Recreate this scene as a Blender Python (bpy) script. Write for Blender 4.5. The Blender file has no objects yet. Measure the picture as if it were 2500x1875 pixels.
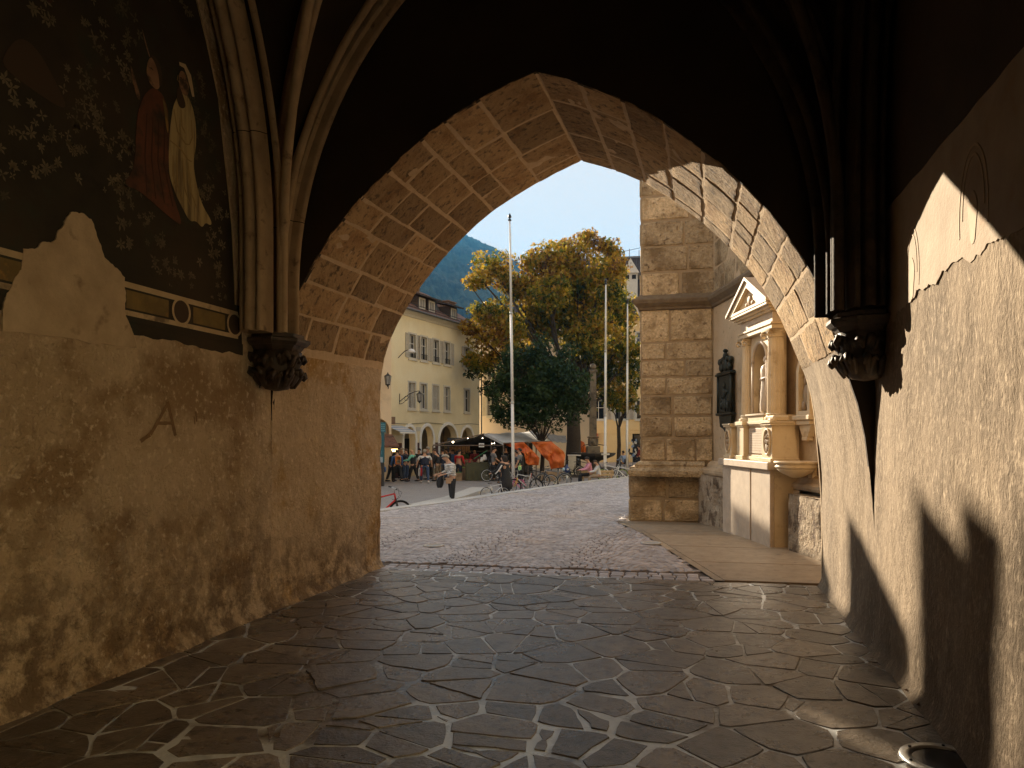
import bpy, bmesh, math, random
from mathutils import Vector, Matrix, noise, geometry
from math import sin, cos, pi, radians as R, sqrt, hypot, atan2, tan

random.seed(7)
SC = bpy.context.scene
COL = SC.collection

# ---------------------------------------------------------------- camera
YAW = R(13.9); CA, SA = cos(YAW), sin(YAW); EYE = 1.6
cam_d = bpy.data.cameras.new("camera"); cam = bpy.data.objects.new("camera", cam_d); COL.objects.link(cam)
cam.location = (0, 0, EYE); cam.rotation_euler = (R(90), 0, YAW)
cam_d.sensor_width = 36; cam_d.lens = 36 * 1819.7 / 2500
cam_d.shift_y = (1067 - 937.5) / 2500; cam_d.clip_start = .05; cam_d.clip_end = 9000
SC.camera = cam
# ---------------------------------------------------------------- sky and sun
SUN_AZ = math.atan2(2.59, 3.95); SUN_EL = math.atan(.3557)
w = bpy.data.worlds.new("World"); SC.world = w; w.use_nodes = True
nt = w.node_tree; bg = nt.nodes['Background']
sky = nt.nodes.new('ShaderNodeTexSky'); sky.sky_type = 'NISHITA'; sky.sun_disc = False
sky.sun_elevation = SUN_EL; sky.sun_rotation = -SUN_AZ; sky.altitude = 300; sky.air_density = 1.0; sky.dust_density = .3; sky.ozone_density = 1.5
# soft shoulder on the sky: the glow round the low sun is held back, the rest of the dome stays as it is
def vm(op, a, b_):
    n = nt.nodes.new('ShaderNodeVectorMath'); n.operation = op; nt.links.new(a, n.inputs[0])
    if isinstance(b_, tuple): n.inputs[1].default_value = b_
    else: nt.links.new(b_, n.inputs[1])
    return n.outputs[0]
k1 = vm('MULTIPLY', sky.outputs[0], (11., 8.6, 7.2)); k2 = vm('ADD', vm('MULTIPLY', k1, (.83, .91, .98)), (1, 1, 1))
nt.links.new(vm('DIVIDE', k1, k2), bg.inputs[0]); bg.inputs[1].default_value = .14
sd = bpy.data.lights.new("sun", 'SUN'); sun = bpy.data.objects.new("sun", sd); COL.objects.link(sun)
sd.energy = 2.75; sd.angle = R(.3); sd.color = (1, .83, .61)
sdir = Vector((-sin(SUN_AZ) * cos(SUN_EL), cos(SUN_AZ) * cos(SUN_EL), sin(SUN_EL)))
sun.rotation_euler = sdir.to_track_quat('Z', 'Y').to_euler()
SC.view_settings.view_transform = 'Standard'; SC.view_settings.look = 'None'
SC.view_settings.exposure = 2.55; SC.view_settings.gamma = 1
cy = SC.cycles
cy.use_denoising = True; cy.max_bounces = 9; cy.diffuse_bounces = 6; cy.glossy_bounces = 3; cy.transmission_bounces = 4
cy.transparent_max_bounces = 8; cy.sample_clamp_indirect = 6; cy.caustics_reflective = False; cy.caustics_refractive = False

# ---------------------------------------------------------------- geometry helpers
FP, CX, CY = 1819.7, 1250, 1067
def onD(px, py, d):
    r = (px - CX) / FP * d
    return Vector((r * CA - d * SA, r * SA + d * CA, EYE + (CY - py) / FP * d))
def G(px, d, z=-.8):
    p = onD(px, 0, d); p.z = z; return p
def onZ(px, py, z):
    d = (z - EYE) / ((CY - py) / FP); return onD(px, py, d)
def onX(px, py, X):
    u = (px - CX) / FP; Y = X * (CA + u * SA) / (u * CA - SA); d = Y * CA - X * SA
    return Vector((X, Y, EYE + (CY - py) / FP * d))
def onY(px, py, Y):
    u = (px - CX) / FP; X = Y * (u * CA - SA) / (CA + u * SA); d = Y * CA - X * SA
    return Vector((X, Y, EYE + (CY - py) / FP * d))
def onPlane(px, py, P, T):
    u = (px - CX) / FP; v = (CY - py) / FP; dx, dy = u * CA - SA, u * SA + CA
    k = (-T[0] * P[1] + T[1] * P[0]) / (-T[0] * dy + T[1] * dx)
    return (k * dx - P[0]) * T[0] + (k * dy - P[1]) * T[1], EYE + v * k

def nz(x, y, z=0., s=1.): return noise.noise(Vector((x * s, y * s, z * s)))
def fb(x, y, z=0., s=1., o=4): return noise.fractal(Vector((x * s, y * s, z * s)), .9, 2., o)

class MB:
    """collects shapes and links them as one mesh object"""
    def __init__(s): s.v = []; s.f = []; s.m = []; s.t = []; s.M = Matrix(); s.mi = 0; s.tone = 0.
    def add(s, vs, fs):
        b = len(s.v); M = s.M
        s.v += [tuple(M @ Vector(p)) for p in vs]
        for f in fs: s.f.append(tuple(b + i for i in f)); s.m.append(s.mi); s.t.append(s.tone)
    def box(s, x0, x1, y0, y1, z0, z1):
        s.add([(x0,y0,z0),(x1,y0,z0),(x1,y1,z0),(x0,y1,z0),(x0,y0,z1),(x1,y0,z1),(x1,y1,z1),(x0,y1,z1)],
              [(0,3,2,1),(4,5,6,7),(0,1,5,4),(1,2,6,5),(2,3,7,6),(3,0,4,7)])
    def bev(s, x0, x1, y0, y1, z0, z1, b=.01):
        """box whose edges are chamfered"""
        vs = []; xs = (x0, x1); ys = (y0, y1); zs = (z0, z1); idx = {}
        for i in (0, 1):
            for j in (0, 1):
                for k in (0, 1):
                    X, Y, Z = xs[i], ys[j], zs[k]; a = b if i == 0 else -b; c = b if j == 0 else -b; d = b if k == 0 else -b
                    idx[i, j, k] = (len(vs), len(vs) + 1, len(vs) + 2)
                    vs += [(X, Y + c, Z + d), (X + a, Y, Z + d), (X + a, Y + c, Z)]
        fs = []
        for i in (0, 1): q = [idx[i, j, k][0] for j, k in ((0,0),(1,0),(1,1),(0,1))]; fs.append(q if i else q[::-1])
        for j in (0, 1): q = [idx[i, j, k][1] for i, k in ((0,0),(1,0),(1,1),(0,1))]; fs.append(q if not j else q[::-1])
        for k in (0, 1): q = [idx[i, j, k][2] for i, j in ((0,0),(1,0),(1,1),(0,1))]; fs.append(q if k else q[::-1])
        for i in (0, 1):
            for j in (0, 1): a, c = idx[i,j,0], idx[i,j,1]; fs.append((a[0], a[1], c[1], c[0]))
        for i in (0, 1):
            for k in (0, 1): a, c = idx[i,0,k], idx[i,1,k]; fs.append((a[0], a[2], c[2], c[0]))
        for j in (0, 1):
            for k in (0, 1): a, c = idx[0,j,k], idx[1,j,k]; fs.append((a[1], a[2], c[2], c[1]))
        for q in idx.values(): fs.append(q)
        s.add(vs, fs)
    def tube(s, pts, r, n=8, cap=True, sq=1.):
        pts = [Vector(p) for p in pts]; rs = r if isinstance(r, (list, tuple)) else [r] * len(pts)
        rings = []; up = None
        for i, p in enumerate(pts):
            t = (pts[min(i + 1, len(pts) - 1)] - pts[max(i - 1, 0)])
            if t.length < 1e-9: t = Vector((0, 0, 1))
            t.normalize()
            if up is None: up = Vector((0, 0, 1)) if abs(t.z) < .9 else Vector((1, 0, 0))
            a = t.cross(up)
            if a.length < 1e-6: a = t.orthogonal()
            a.normalize(); b = a.cross(t); up = b
            rings.append([p + (a * cos(2*pi*k/n) + b * sin(2*pi*k/n) * sq) * rs[i] for k in range(n)])
        vs = [q for rg in rings for q in rg]; fs = []
        for i in range(len(pts) - 1):
            for k in range(n): fs.append((i*n+k, i*n+(k+1) % n, (i+1)*n+(k+1) % n, (i+1)*n+k))
        if cap: fs.append(tuple(range(n))[::-1]); fs.append(tuple((len(pts)-1)*n+k for k in range(n)))
        s.add(vs, fs)
    def lathe(s, prof, n=16, c=(0,0,0), a0=0., a1=2*pi, mod=None):
        full = abs(a1 - a0 - 2*pi) < 1e-6; m = n if full else n + 1; vs = []; fs = []
        for (r, z) in prof:
            for k in range(m):
                a = a0 + (a1 - a0) * k / n; rr = r * (mod(a, z) if mod else 1)
                vs.append((c[0] + rr*cos(a), c[1] + rr*sin(a), c[2] + z))
        for i in range(len(prof) - 1):
            for k in range(n): k2 = (k + 1) % m; fs.append((i*m+k, i*m+k2, (i+1)*m+k2, (i+1)*m+k))
        if full:
            fs.append(tuple(range(m))[::-1]); fs.append(tuple((len(prof)-1)*m+k for k in range(m)))
        s.add(vs, fs)
    def ball(s, c, r, n=10, m=6):
        rx, ry, rz = r if isinstance(r, (list, tuple)) else (r, r, r); vs = [(c[0], c[1], c[2]-rz)]; fs = []
        for i in range(1, m):
            p = -pi/2 + pi*i/m
            for k in range(n): a = 2*pi*k/n; vs.append((c[0]+rx*cos(p)*cos(a), c[1]+ry*cos(p)*sin(a), c[2]+rz*sin(p)))
        vs.append((c[0], c[1], c[2]+rz)); L = len(vs) - 1
        for k in range(n): fs.append((0, 1+(k+1) % n, 1+k)); fs.append((L, 1+(m-2)*n+k, 1+(m-2)*n+(k+1) % n))
        for i in range(m - 2):
            for k in range(n): fs.append((1+i*n+k, 1+i*n+(k+1) % n, 1+(i+1)*n+(k+1) % n, 1+(i+1)*n+k))
        s.add(vs, fs)
    def grid(s, fn, nu, nv):
        vs = [fn(i/nu, j/nv) for j in range(nv+1) for i in range(nu+1)]
        s.add(vs, [(j*(nu+1)+i, j*(nu+1)+i+1, (j+1)*(nu+1)+i+1, (j+1)*(nu+1)+i) for j in range(nv) for i in range(nu)])
    def prism(s, poly, fr, depth):
        """2-D polygon (a,b), fr(a,b,c)->point, extruded c from 0 to depth"""
        n = len(poly); s.add([fr(a, b, 0) for a, b in poly] + [fr(a, b, depth) for a, b in poly],
              [tuple(range(n)), tuple(range(2*n-1, n-1, -1))] + [(i, n+i, n+(i+1) % n, (i+1) % n) for i in range(n)])
    def panel(s, outer, holes, fr, depth):
        """wall panel with real openings and reveals"""
        loops = [outer] + holes; pts = [p for l in loops for p in l]
        tris = geometry.tessellate_polygon([[Vector((a, b, 0)) for a, b in l] for l in loops])
        s.add([fr(a, b, 0) for a, b in pts] + [fr(a, b, depth) for a, b in pts],
              [tuple(t) for t in tris] + [tuple(len(pts) + i for i in t)[::-1] for t in tris])
        for l in loops:
            n = len(l); s.add([fr(a, b, 0) for a, b in l] + [fr(a, b, depth) for a, b in l], [(i, (i+1) % n, n+(i+1) % n, n+i) for i in range(n)])
    def build(s, name, mats, parent=None, smooth=False, loc=None):
        me = bpy.data.meshes.new(name); me.from_pydata(s.v, [], s.f)
        mats = mats if isinstance(mats, (list, tuple)) else [mats]
        for m in mats: me.materials.append(m)
        me.polygons.foreach_set('material_index', s.m)
        if any(s.t):
            at = me.attributes.new('tone', 'FLOAT', 'FACE'); at.data.foreach_set('value', s.t)
        if smooth: me.polygons.foreach_set('use_smooth', [True] * len(s.f))
        me.update(); o = bpy.data.objects.new(name, me); COL.objects.link(o)
        if parent: o.parent = parent
        if loc: o.location = loc
        return o
def fixn(o):
    bm = bmesh.new(); bm.from_mesh(o.data); bmesh.ops.remove_doubles(bm, verts=bm.verts, dist=1e-5); bmesh.ops.recalc_face_normals(bm, faces=bm.faces); bm.to_mesh(o.data); bm.free(); return o
def sharp(o, ang=35):
    o.data.set_sharp_from_angle(angle=R(ang)); return o
def tag(o, label=None, cat=None, group=None, kind=None):
    for k, v in (('label', label), ('category', cat), ('group', group), ('kind', kind)):
        if v: o[k] = v
    return o
def thing(name, label, cat, loc=(0,0,0), rz=0., group=None, sc=1.):
    o = bpy.data.objects.new(name, None); COL.objects.link(o); o.location = loc; o.rotation_euler = (0, 0, rz); o.scale = (sc,)*3; o.empty_display_size = .2
    return tag(o, label, cat, group)
def kids(o): return [c for c in bpy.data.objects if c.parent == o]
def copy_tree(o, parent=None):
    c = o.copy(); COL.objects.link(c)
    if parent: c.parent = parent
    for ch in kids(o): copy_tree(ch, c)
    return c

# ---------------------------------------------------------------- materials
def mat(name, c1, c2=None, rough=.8, scale=3., bump=0., bscale=40., c3=None, s3=.6, t3=(.55, .65), spec=.5, stretch=(1,1,1), metal=0., tone=0., detail=8, bd=.02, fn=None, c4=None, s4=9., t4=(.6, .7), bump2=0., b2scale=6., trans=None, emit=None, coord='pos', rvar=0.):
    m = bpy.data.materials.new(name); m.use_nodes = True; N = m.node_tree.nodes; L = m.node_tree.links
    b = N['Principled BSDF']; b.inputs['Roughness'].default_value = rough; b.inputs['Specular IOR Level'].default_value = spec; b.inputs['Metallic'].default_value = metal
    geo = N.new('ShaderNodeNewGeometry') if coord == 'pos' else N.new('ShaderNodeTexCoord')
    P = geo.outputs['Position' if coord == 'pos' else 'Object']
    mp = N.new('ShaderNodeMapping'); mp.inputs['Scale'].default_value = stretch; L.new(P, mp.inputs[0]); V = mp.outputs[0]
    def nzn(sc, det=detail, ro=.6):
        t = N.new('ShaderNodeTexNoise'); t.inputs['Scale'].default_value = sc; t.inputs['Detail'].default_value = det; t.inputs['Roughness'].default_value = ro; L.new(V, t.inputs[0]); return t.outputs[0]
    def ramp(src, a, z):
        r = N.new('ShaderNodeMapRange'); r.inputs[1].default_value = a; r.inputs[2].default_value = z; L.new(src, r.inputs[0]); return r.outputs[0]
    def mix(f, a, z):
        x = N.new('ShaderNodeMix'); x.data_type = 'RGBA'
        if isinstance(f, float): x.inputs[0].default_value = f
        else: L.new(f, x.inputs[0])
        for i, q in ((6, a), (7, z)):
            if isinstance(q, tuple): x.inputs[i].default_value = (*q, 1)
            else: L.new(q, x.inputs[i])
        return x.outputs[2]
    col = c1
    n1 = nzn(scale)
    if c2: col = mix(ramp(n1, .32, .68), c1, c2)
    if c3: col = mix(ramp(nzn(s3, 6, .65), *t3), col, c3)
    if c4: col = mix(ramp(nzn(s4, 4, .6), *t4), col, c4)
    if tone:
        a = N.new('ShaderNodeAttribute'); a.attribute_name = 'tone'
        h = N.new('ShaderNodeHueSaturation'); k = N.new('ShaderNodeMath'); k.operation = 'MULTIPLY_ADD'; k.inputs[1].default_value = tone; k.inputs[2].default_value = 1.
        L.new(a.outputs['Fac'], k.inputs[0]); L.new(k.outputs[0], h.inputs['Value'])
        if isinstance(col, tuple): h.inputs['Color'].default_value = (*col, 1)
        else: L.new(col, h.inputs['Color'])
        col = h.outputs[0]
    if fn: col = fn(N, L, geo, P, nzn, ramp, mix, col, b)
    if isinstance(col, tuple): b.inputs['Base Color'].default_value = (*col, 1)
    else: L.new(col, b.inputs['Base Color'])
    if rvar:
        r = N.new('ShaderNodeMapRange'); r.inputs[1].default_value = .3; r.inputs[2].default_value = .7; r.inputs[3].default_value = rough - rvar; r.inputs[4].default_value = rough + rvar
        L.new(nzn(2.3, 6), r.inputs[0]); L.new(r.outputs[0], b.inputs['Roughness'])
    if bump:
        bp = N.new('ShaderNodeBump'); bp.inputs['Strength'].default_value = bump; bp.inputs['Distance'].default_value = bd
        L.new(nzn(bscale, 5, .65), bp.inputs['Height'])
        if bump2:
            b2 = N.new('ShaderNodeBump'); b2.inputs['Strength'].default_value = bump2; b2.inputs['Distance'].default_value = bd * 4
            L.new(nzn(b2scale, 4, .6), b2.inputs['Height']); L.new(b2.outputs[0], bp.inputs['Normal'])
        L.new(bp.outputs[0], b.inputs['Normal'])
    if trans:
        tr = N.new('ShaderNodeBsdfTranslucent'); mx = N.new('ShaderNodeMixShader'); mx.inputs[0].default_value = trans
        if isinstance(col, tuple): tr.inputs[0].default_value = (*col, 1)
        else: L.new(col, tr.inputs[0])
        L.new(b.outputs[0], mx.inputs[1]); L.new(tr.outputs[0], mx.inputs[2]); L.new(mx.outputs[0], N['Material Output'].inputs[0])
    if emit:
        b.inputs['Emission Color'].default_value = (*emit[0], 1); b.inputs['Emission Strength'].default_value = emit[1]
    return m
def damp(zlo, zhi, dark, s=1.6, amp=.9):
    """rising damp: stains whose ragged upper edge lies between zlo and zhi"""
    def fn(N, L, geo, P, nzn, ramp, mix, col, b):
        sp = N.new('ShaderNodeSeparateXYZ'); L.new(P, sp.inputs[0])
        n = nzn(s, 10, .68); k = N.new('ShaderNodeMath'); k.operation = 'MULTIPLY_ADD'; k.inputs[1].default_value = amp * 2; k.inputs[2].default_value = -amp
        L.new(n, k.inputs[0]); a = N.new('ShaderNodeMath'); a.operation = 'ADD'; L.new(sp.outputs[2], a.inputs[0]); L.new(k.outputs[0], a.inputs[1])
        n2 = nzn(5.5, 8, .7); r2 = N.new('ShaderNodeMapRange'); r2.inputs[1].default_value = .42; r2.inputs[2].default_value = .56; L.new(n2, r2.inputs[0])
        r = N.new('ShaderNodeMapRange'); r.inputs[1].default_value = zhi; r.inputs[2].default_value = zlo; L.new(a.outputs[0], r.inputs[0])
        m_ = N.new('ShaderNodeMath'); m_.operation = 'MULTIPLY'; L.new(r.outputs[0], m_.inputs[0]); L.new(r2.outputs[0], m_.inputs[1])
        q = N.new('ShaderNodeMath'); q.operation = 'MULTIPLY'; q.inputs[1].default_value = .85; L.new(m_.outputs[0], q.inputs[0])
        return mix(q.outputs[0], col, dark)
    return fn

M = {}
M['plaster_l'] = mat('old_ochre_plaster', (.56, .415, .255), (.76, .60, .41), .85, 1.9, .9, 48, c3=(.40, .27, .145), s3=1.4, t3=(.49, .60), c4=(.88, .74, .54), s4=20, t4=(.55, .72), fn=damp(.15, 1.4, (.15, .095, .048)), bd=.028, bump2=.9, b2scale=7)
M['plaster_r'] = mat('rough_render', (.33, .25, .165), (.23, .17, .11), .9, 2.0, .9, 62, stretch=(1, 1, .6), c3=(.165, .12, .075), s3=.9, t3=(.48, .64), c4=(.44, .345, .24), s4=34, t4=(.5, .70), fn=damp(-.1, 1.1, (.17, .125, .08)), bd=.012, bump2=.45, b2scale=9)
M['plaster_jamb'] = mat('jamb_plaster', (.56, .415, .25), (.74, .575, .38), .85, 1.9, .9, 48, c3=(.50, .30, .10), s3=1.0, t3=(.5, .6), c4=(.86, .70, .48), s4=20, t4=(.55, .72), fn=damp(.0, .95, (.15, .095, .048)), bd=.026, bump2=.8, b2scale=7)
M['plaster_white'] = mat('pale_fresco_ground', (.47, .38, .28), (.35, .27, .19), .85, 3, .5, 35, c4=(.40, .28, .18), s4=6, t4=(.6, .75), bd=.01)
M['plaster_patch'] = mat('bare_plaster_patch', (.48, .36, .23), (.66, .52, .35), .88, 4.5, .9, 45, bd=.012, c4=(.33, .23, .14), s4=5, t4=(.6, .7))
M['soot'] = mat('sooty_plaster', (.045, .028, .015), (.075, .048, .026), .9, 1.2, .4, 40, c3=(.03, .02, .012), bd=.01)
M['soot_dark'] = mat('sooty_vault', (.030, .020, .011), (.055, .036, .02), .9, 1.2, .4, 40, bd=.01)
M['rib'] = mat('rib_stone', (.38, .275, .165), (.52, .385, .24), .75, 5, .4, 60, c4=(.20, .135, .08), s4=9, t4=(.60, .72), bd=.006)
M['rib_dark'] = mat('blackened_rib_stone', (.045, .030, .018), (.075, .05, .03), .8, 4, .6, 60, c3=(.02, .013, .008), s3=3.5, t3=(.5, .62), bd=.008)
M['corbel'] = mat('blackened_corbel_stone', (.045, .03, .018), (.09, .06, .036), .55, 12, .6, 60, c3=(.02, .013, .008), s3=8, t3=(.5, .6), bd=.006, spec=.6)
M['arch_stone'] = mat('arch_sandstone', (.42, .28, .14), (.52, .355, .185), .85, 5, .9, 55, c3=(.34, .20, .085), s3=2.2, t3=(.5, .66), c4=(.17, .115, .06), s4=15, t4=(.54, .66), tone=.62, bd=.022, bump2=.7, b2scale=14)
M['arch_mortar'] = mat('arch_mortar', (.58, .43, .27), (.70, .54, .36), .9, 12, .8, 50, bd=.012)
M['stone_ext'] = mat('rubbly_ashlar', (.44, .325, .185), (.70, .55, .35), .9, 26, 1., 30, c3=(.30, .21, .11), s3=1.6, t3=(.48, .62), c4=(.24, .165, .09), s4=12, t4=(.58, .68), tone=.5, bd=.03, bump2=.6, b2scale=12)
M['mortar_ext'] = mat('ashlar_mortar', (.30, .22, .13), (.38, .29, .18), .92, 8, .8, 50, bd=.012)
M['wall_ext'] = mat('weathered_church_plaster', (.46, .34, .21), (.57, .44, .29), .9, 1.8, .7, 60, c3=(.34, .24, .14), s3=1., t3=(.52, .68), c4=(.30, .22, .13), s4=12, t4=(.6, .72), bd=.012, fn=damp(.2, 1.1, (.2, .15, .1)))
M['cornice'] = mat('dark_weathered_cornice', (.13, .09, .055), (.2, .15, .09), .85, 8, .7, 40, bd=.012)
M['marble'] = mat('yellowed_marble', (.62, .49, .31), (.72, .60, .42), .5, 4, .35, 60, c4=(.42, .29, .15), s4=5, t4=(.58, .75), bd=.006)
M['marble_white'] = mat('pale_limestone', (.60, .50, .39), (.48, .39, .30), .55, 6, .4, 40, c4=(.45, .37, .29), s4=14, t4=(.6, .7), bd=.006)
M['marble_dark'] = mat('weathered_relief_stone', (.32, .23, .14), (.42, .31, .20), .6, 8, .5, 40, bd=.008)
M['bronze'] = mat('blackened_bronze', (.02, .022, .018), (.04, .045, .035), .5, 9, .4, 50, metal=.6, bd=.006)
def stonefn(N, L, geo, P, nzn, ramp, mix, col, b):
    # worn, lime-filmed spots on the flags
    f = ramp(nzn(2.1, 10, .75), .655, .72)
    return mix(f, col, (.36, .37, .37))
M['flag'] = mat('worn_flagstone', (.115, .092, .070), (.215, .178, .138), .30, 6, .7, 60, c4=(.06, .047, .036), s4=9, t4=(.52, .66), tone=.75, bd=.008, bump2=.3, b2scale=14, rvar=.08, fn=stonefn, spec=.7)
M['flag_joint'] = mat('lime_joint', (.60, .63, .64), (.76, .80, .81), .28, 6, .3, 50, c3=(.09, .068, .05), s3=.55, t3=(.47, .56), bd=.012, rvar=.1)
M['sett'] = mat('porphyry_sett', (.29, .265, .27), (.44, .41, .42), .45, 3, .4, 60, tone=.55, bd=.008, c3=(.36, .29, .24), s3=.5, t3=(.55, .7), rvar=.1)
M['sett_joint'] = mat('sett_joint', (.10, .075, .06), (.16, .125, .1), .9, 8, .6, 60, bd=.01)
M['granite'] = mat('pale_granite', (.42, .40, .37), (.52, .50, .47), .55, 8, .3, 80, tone=.2, bd=.004)
M['paving'] = mat('sandy_paving_slab', (.24, .185, .125), (.33, .26, .18), .65, 5, .5, 60, tone=.5, bd=.006, c4=(.18, .14, .1), s4=8, t4=(.58, .7))
M['plaza'] = mat('plaza_setts', (.25, .23, .225), (.33, .305, .30), .5, 1.2, .8, 9, c4=(.20, .18, .17), s4=22, t4=(.5, .6), bd=.03, stretch=(1, 1, 1))
M['ground'] = mat('far_ground', (.08, .08, .05), (.12, .11, .08), .9, .05)
M['steel'] = mat('brushed_steel', (.5, .5, .48), None, .35, 5, .1, 50, metal=.9)
M['black'] = mat('black_paint', (.012, .012, .013), (.02, .02, .02), .4, 20, .05, 80)
M['rubber'] = mat('tyre_rubber', (.012, .012, .012), None, .8)
M['white'] = mat('white_paint', (.74, .72, .68), (.64, .62, .58), .5, 6, .1, 40)
M['trim'] = mat('cream_trim', (.62, .58, .50), (.54, .50, .42), .7, 6, .15, 60)
def c(name, a, b=None, rough=.8, **k):
    M[name] = mat(name, a, b, rough, k.pop('scale', 6), **k); return M[name]
# ================================================================ GROUND
XL, XR, Y0, Y1 = -3.80, 1.30, 6.12, 8.56      # passage walls; inner and outer face of the arch wall
YB = -2.2
def zt(x, y): return -.045 * max(0, min(y, 16.5) - 12.5)
g = MB(); g.box(-3000, 3000, -3000, 3000, -1.4, -.95); tag(g.build('ground', M['ground']), kind='structure')
g = MB(); g.box(-70, 60, 8.0, 160, -.94, -.8); tag(g.build('plaza_pavement', M['plaza']), kind='structure')
# --- flagstones of the passage: a weighted Voronoi of individual stones
def voronoi(seeds, wts, bounds, near=26):
    out = []
    for i, (x, y) in enumerate(seeds):
        poly = list(bounds)
        nb = sorted(range(len(seeds)), key=lambda j: (seeds[j][0]-x)**2 + (seeds[j][1]-y)**2)[1:near]
        for j in nb:
            a, b = seeds[j]; dx, dy = a - x, b - y; dd = dx*dx + dy*dy; t = .5 + (wts[i] - wts[j]) / (2*dd); t = max(.22, min(.78, t))
            px, py = x + dx*t, y + dy*t; res = []
            for k in range(len(poly)):
                p, q = poly[k], poly[(k+1) % len(poly)]; sp = (p[0]-px)*dx + (p[1]-py)*dy; sq = (q[0]-px)*dx + (q[1]-py)*dy
                if sp <= 0: res.append(p)
                if sp * sq < 0: u = sp/(sp-sq); res.append((p[0]+(q[0]-p[0])*u, p[1]+(q[1]-p[1])*u))
            poly = res
            if len(poly) < 3: break
        if len(poly) >= 3: out.append((poly, (x, y)))
    return out
rnd = random.Random(11)
seeds = []; tries = 0
while len(seeds) < 470 and tries < 30000:
    tries += 1; x, y = rnd.uniform(XL - .2, XR + .2), rnd.uniform(-2.4, 8.62)
    if all(((x-a)/1.22)**2 + ((y-b)/.9)**2 > .265**2 * (.22 + 1.6*rnd.random()) for a, b in seeds): seeds.append((x, y))
wts = [rnd.uniform(-.03, .03) for _ in seeds]
cells = voronoi(seeds, wts, [(XL - .05, -2.4), (XR + .05, -2.4), (XR + .05, 8.60), (XL - .05, 8.38)])
def cut(poly, px, py, nx, ny):
    A_, B_ = [], []
    for k in range(len(poly)):
        p, q = poly[k], poly[(k+1) % len(poly)]; sp = (p[0]-px)*nx + (p[1]-py)*ny; sq = (q[0]-px)*nx + (q[1]-py)*ny
        (A_ if sp <= 0 else B_).append(p)
        if sp*sq < 0: u = sp/(sp-sq); m_ = (p[0]+(q[0]-p[0])*u, p[1]+(q[1]-p[1])*u); A_.append(m_); B_.append(m_)
    return [x for x in (A_, B_) if len(x) > 2]
c2_ = []
for poly, sd__ in cells:
    if rnd.random() < .34:
        t_ = rnd.choice([0, .3, pi/2, 1.2, rnd.uniform(0, pi)]); parts_ = cut(poly, sd__[0] + rnd.uniform(-.07, .07), sd__[1] + rnd.uniform(-.07, .07), cos(t_), sin(t_))
        c2_ += [(pp_, (sum(q[0] for q in pp_)/len(pp_), sum(q[1] for q in pp_)/len(pp_))) for pp_ in parts_]
    else: c2_.append((poly, sd__))
cells = c2_
g = MB()
for poly, (sx, sy) in cells:
    cx = sum(p[0] for p in poly)/len(poly); cy_ = sum(p[1] for p in poly)/len(poly)
    P_ = []; n = len(poly)
    for k in range(n):
        p, q = poly[k], poly[(k+1) % n]; L = hypot(q[0]-p[0], q[1]-p[1]); m = max(1, int(L/.09))
        for i in range(m): P_.append((p[0]+(q[0]-p[0])*i/m, p[1]+(q[1]-p[1])*i/m, i == 0))
    gap = rnd.choice([.003, .005, .007, .010, .015]) * (2.1 if sy < 4.9 and -2.5 < sx < .1 else .75); P2 = []
    for (a, b, corner) in P_:
        d = hypot(a-cx, b-cy_) or 1; k = gap * (1 + .9*nz(a*7, b*7, 3)) + (.022 if corner else 0) * rnd.random() + .004*rnd.random()
        P2.append((a-(a-cx)/d*k, b-(b-cy_)/d*k))
    tx, ty, h = rnd.uniform(-.008, .008), rnd.uniform(-.008, .008), rnd.uniform(-.002, .003)
    zz = lambda a, b: h + (a-cx)*tx + (b-cy_)*ty + .0025*nz(a*5, b*5, sx)
    m = len(P2); vs = [(a, b, -.03) for a, b in P2] + [(a, b, zz(a, b) - .005) for a, b in P2] + [(cx+(a-cx)*.982, cy_+(b-cy_)*.982, zz(a, b)) for a, b in P2] + [(cx+(a-cx)*.5, cy_+(b-cy_)*.5, zz(a, b)) for a, b in P2] + [(cx, cy_, h)]
    fs = [(j*m+i, j*m+(i+1) % m, (j+1)*m+(i+1) % m, (j+1)*m+i) for j in range(3) for i in range(m)] + [(3*m+i, 3*m+(i+1) % m, 4*m) for i in range(m)]
    g.tone = rnd.uniform(-.55, .6) or .01; g.add(vs, fs)
fl = sharp(g.build('passage_flagstones', M['flag'], smooth=True), 20); tag(fl, kind='structure')
g = MB(); g.grid(lambda u, v: (XL-.3+5.7*u, -2.5+11.05*v, -.0050 + .0022*fb(u*20, v*40, 1, 1., 3) + (.002 if YB + 6 < 0 else 0)), 90, 170); tag(g.build('passage_joint_bed', M['flag_joint'], smooth=True), kind='structure')
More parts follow.
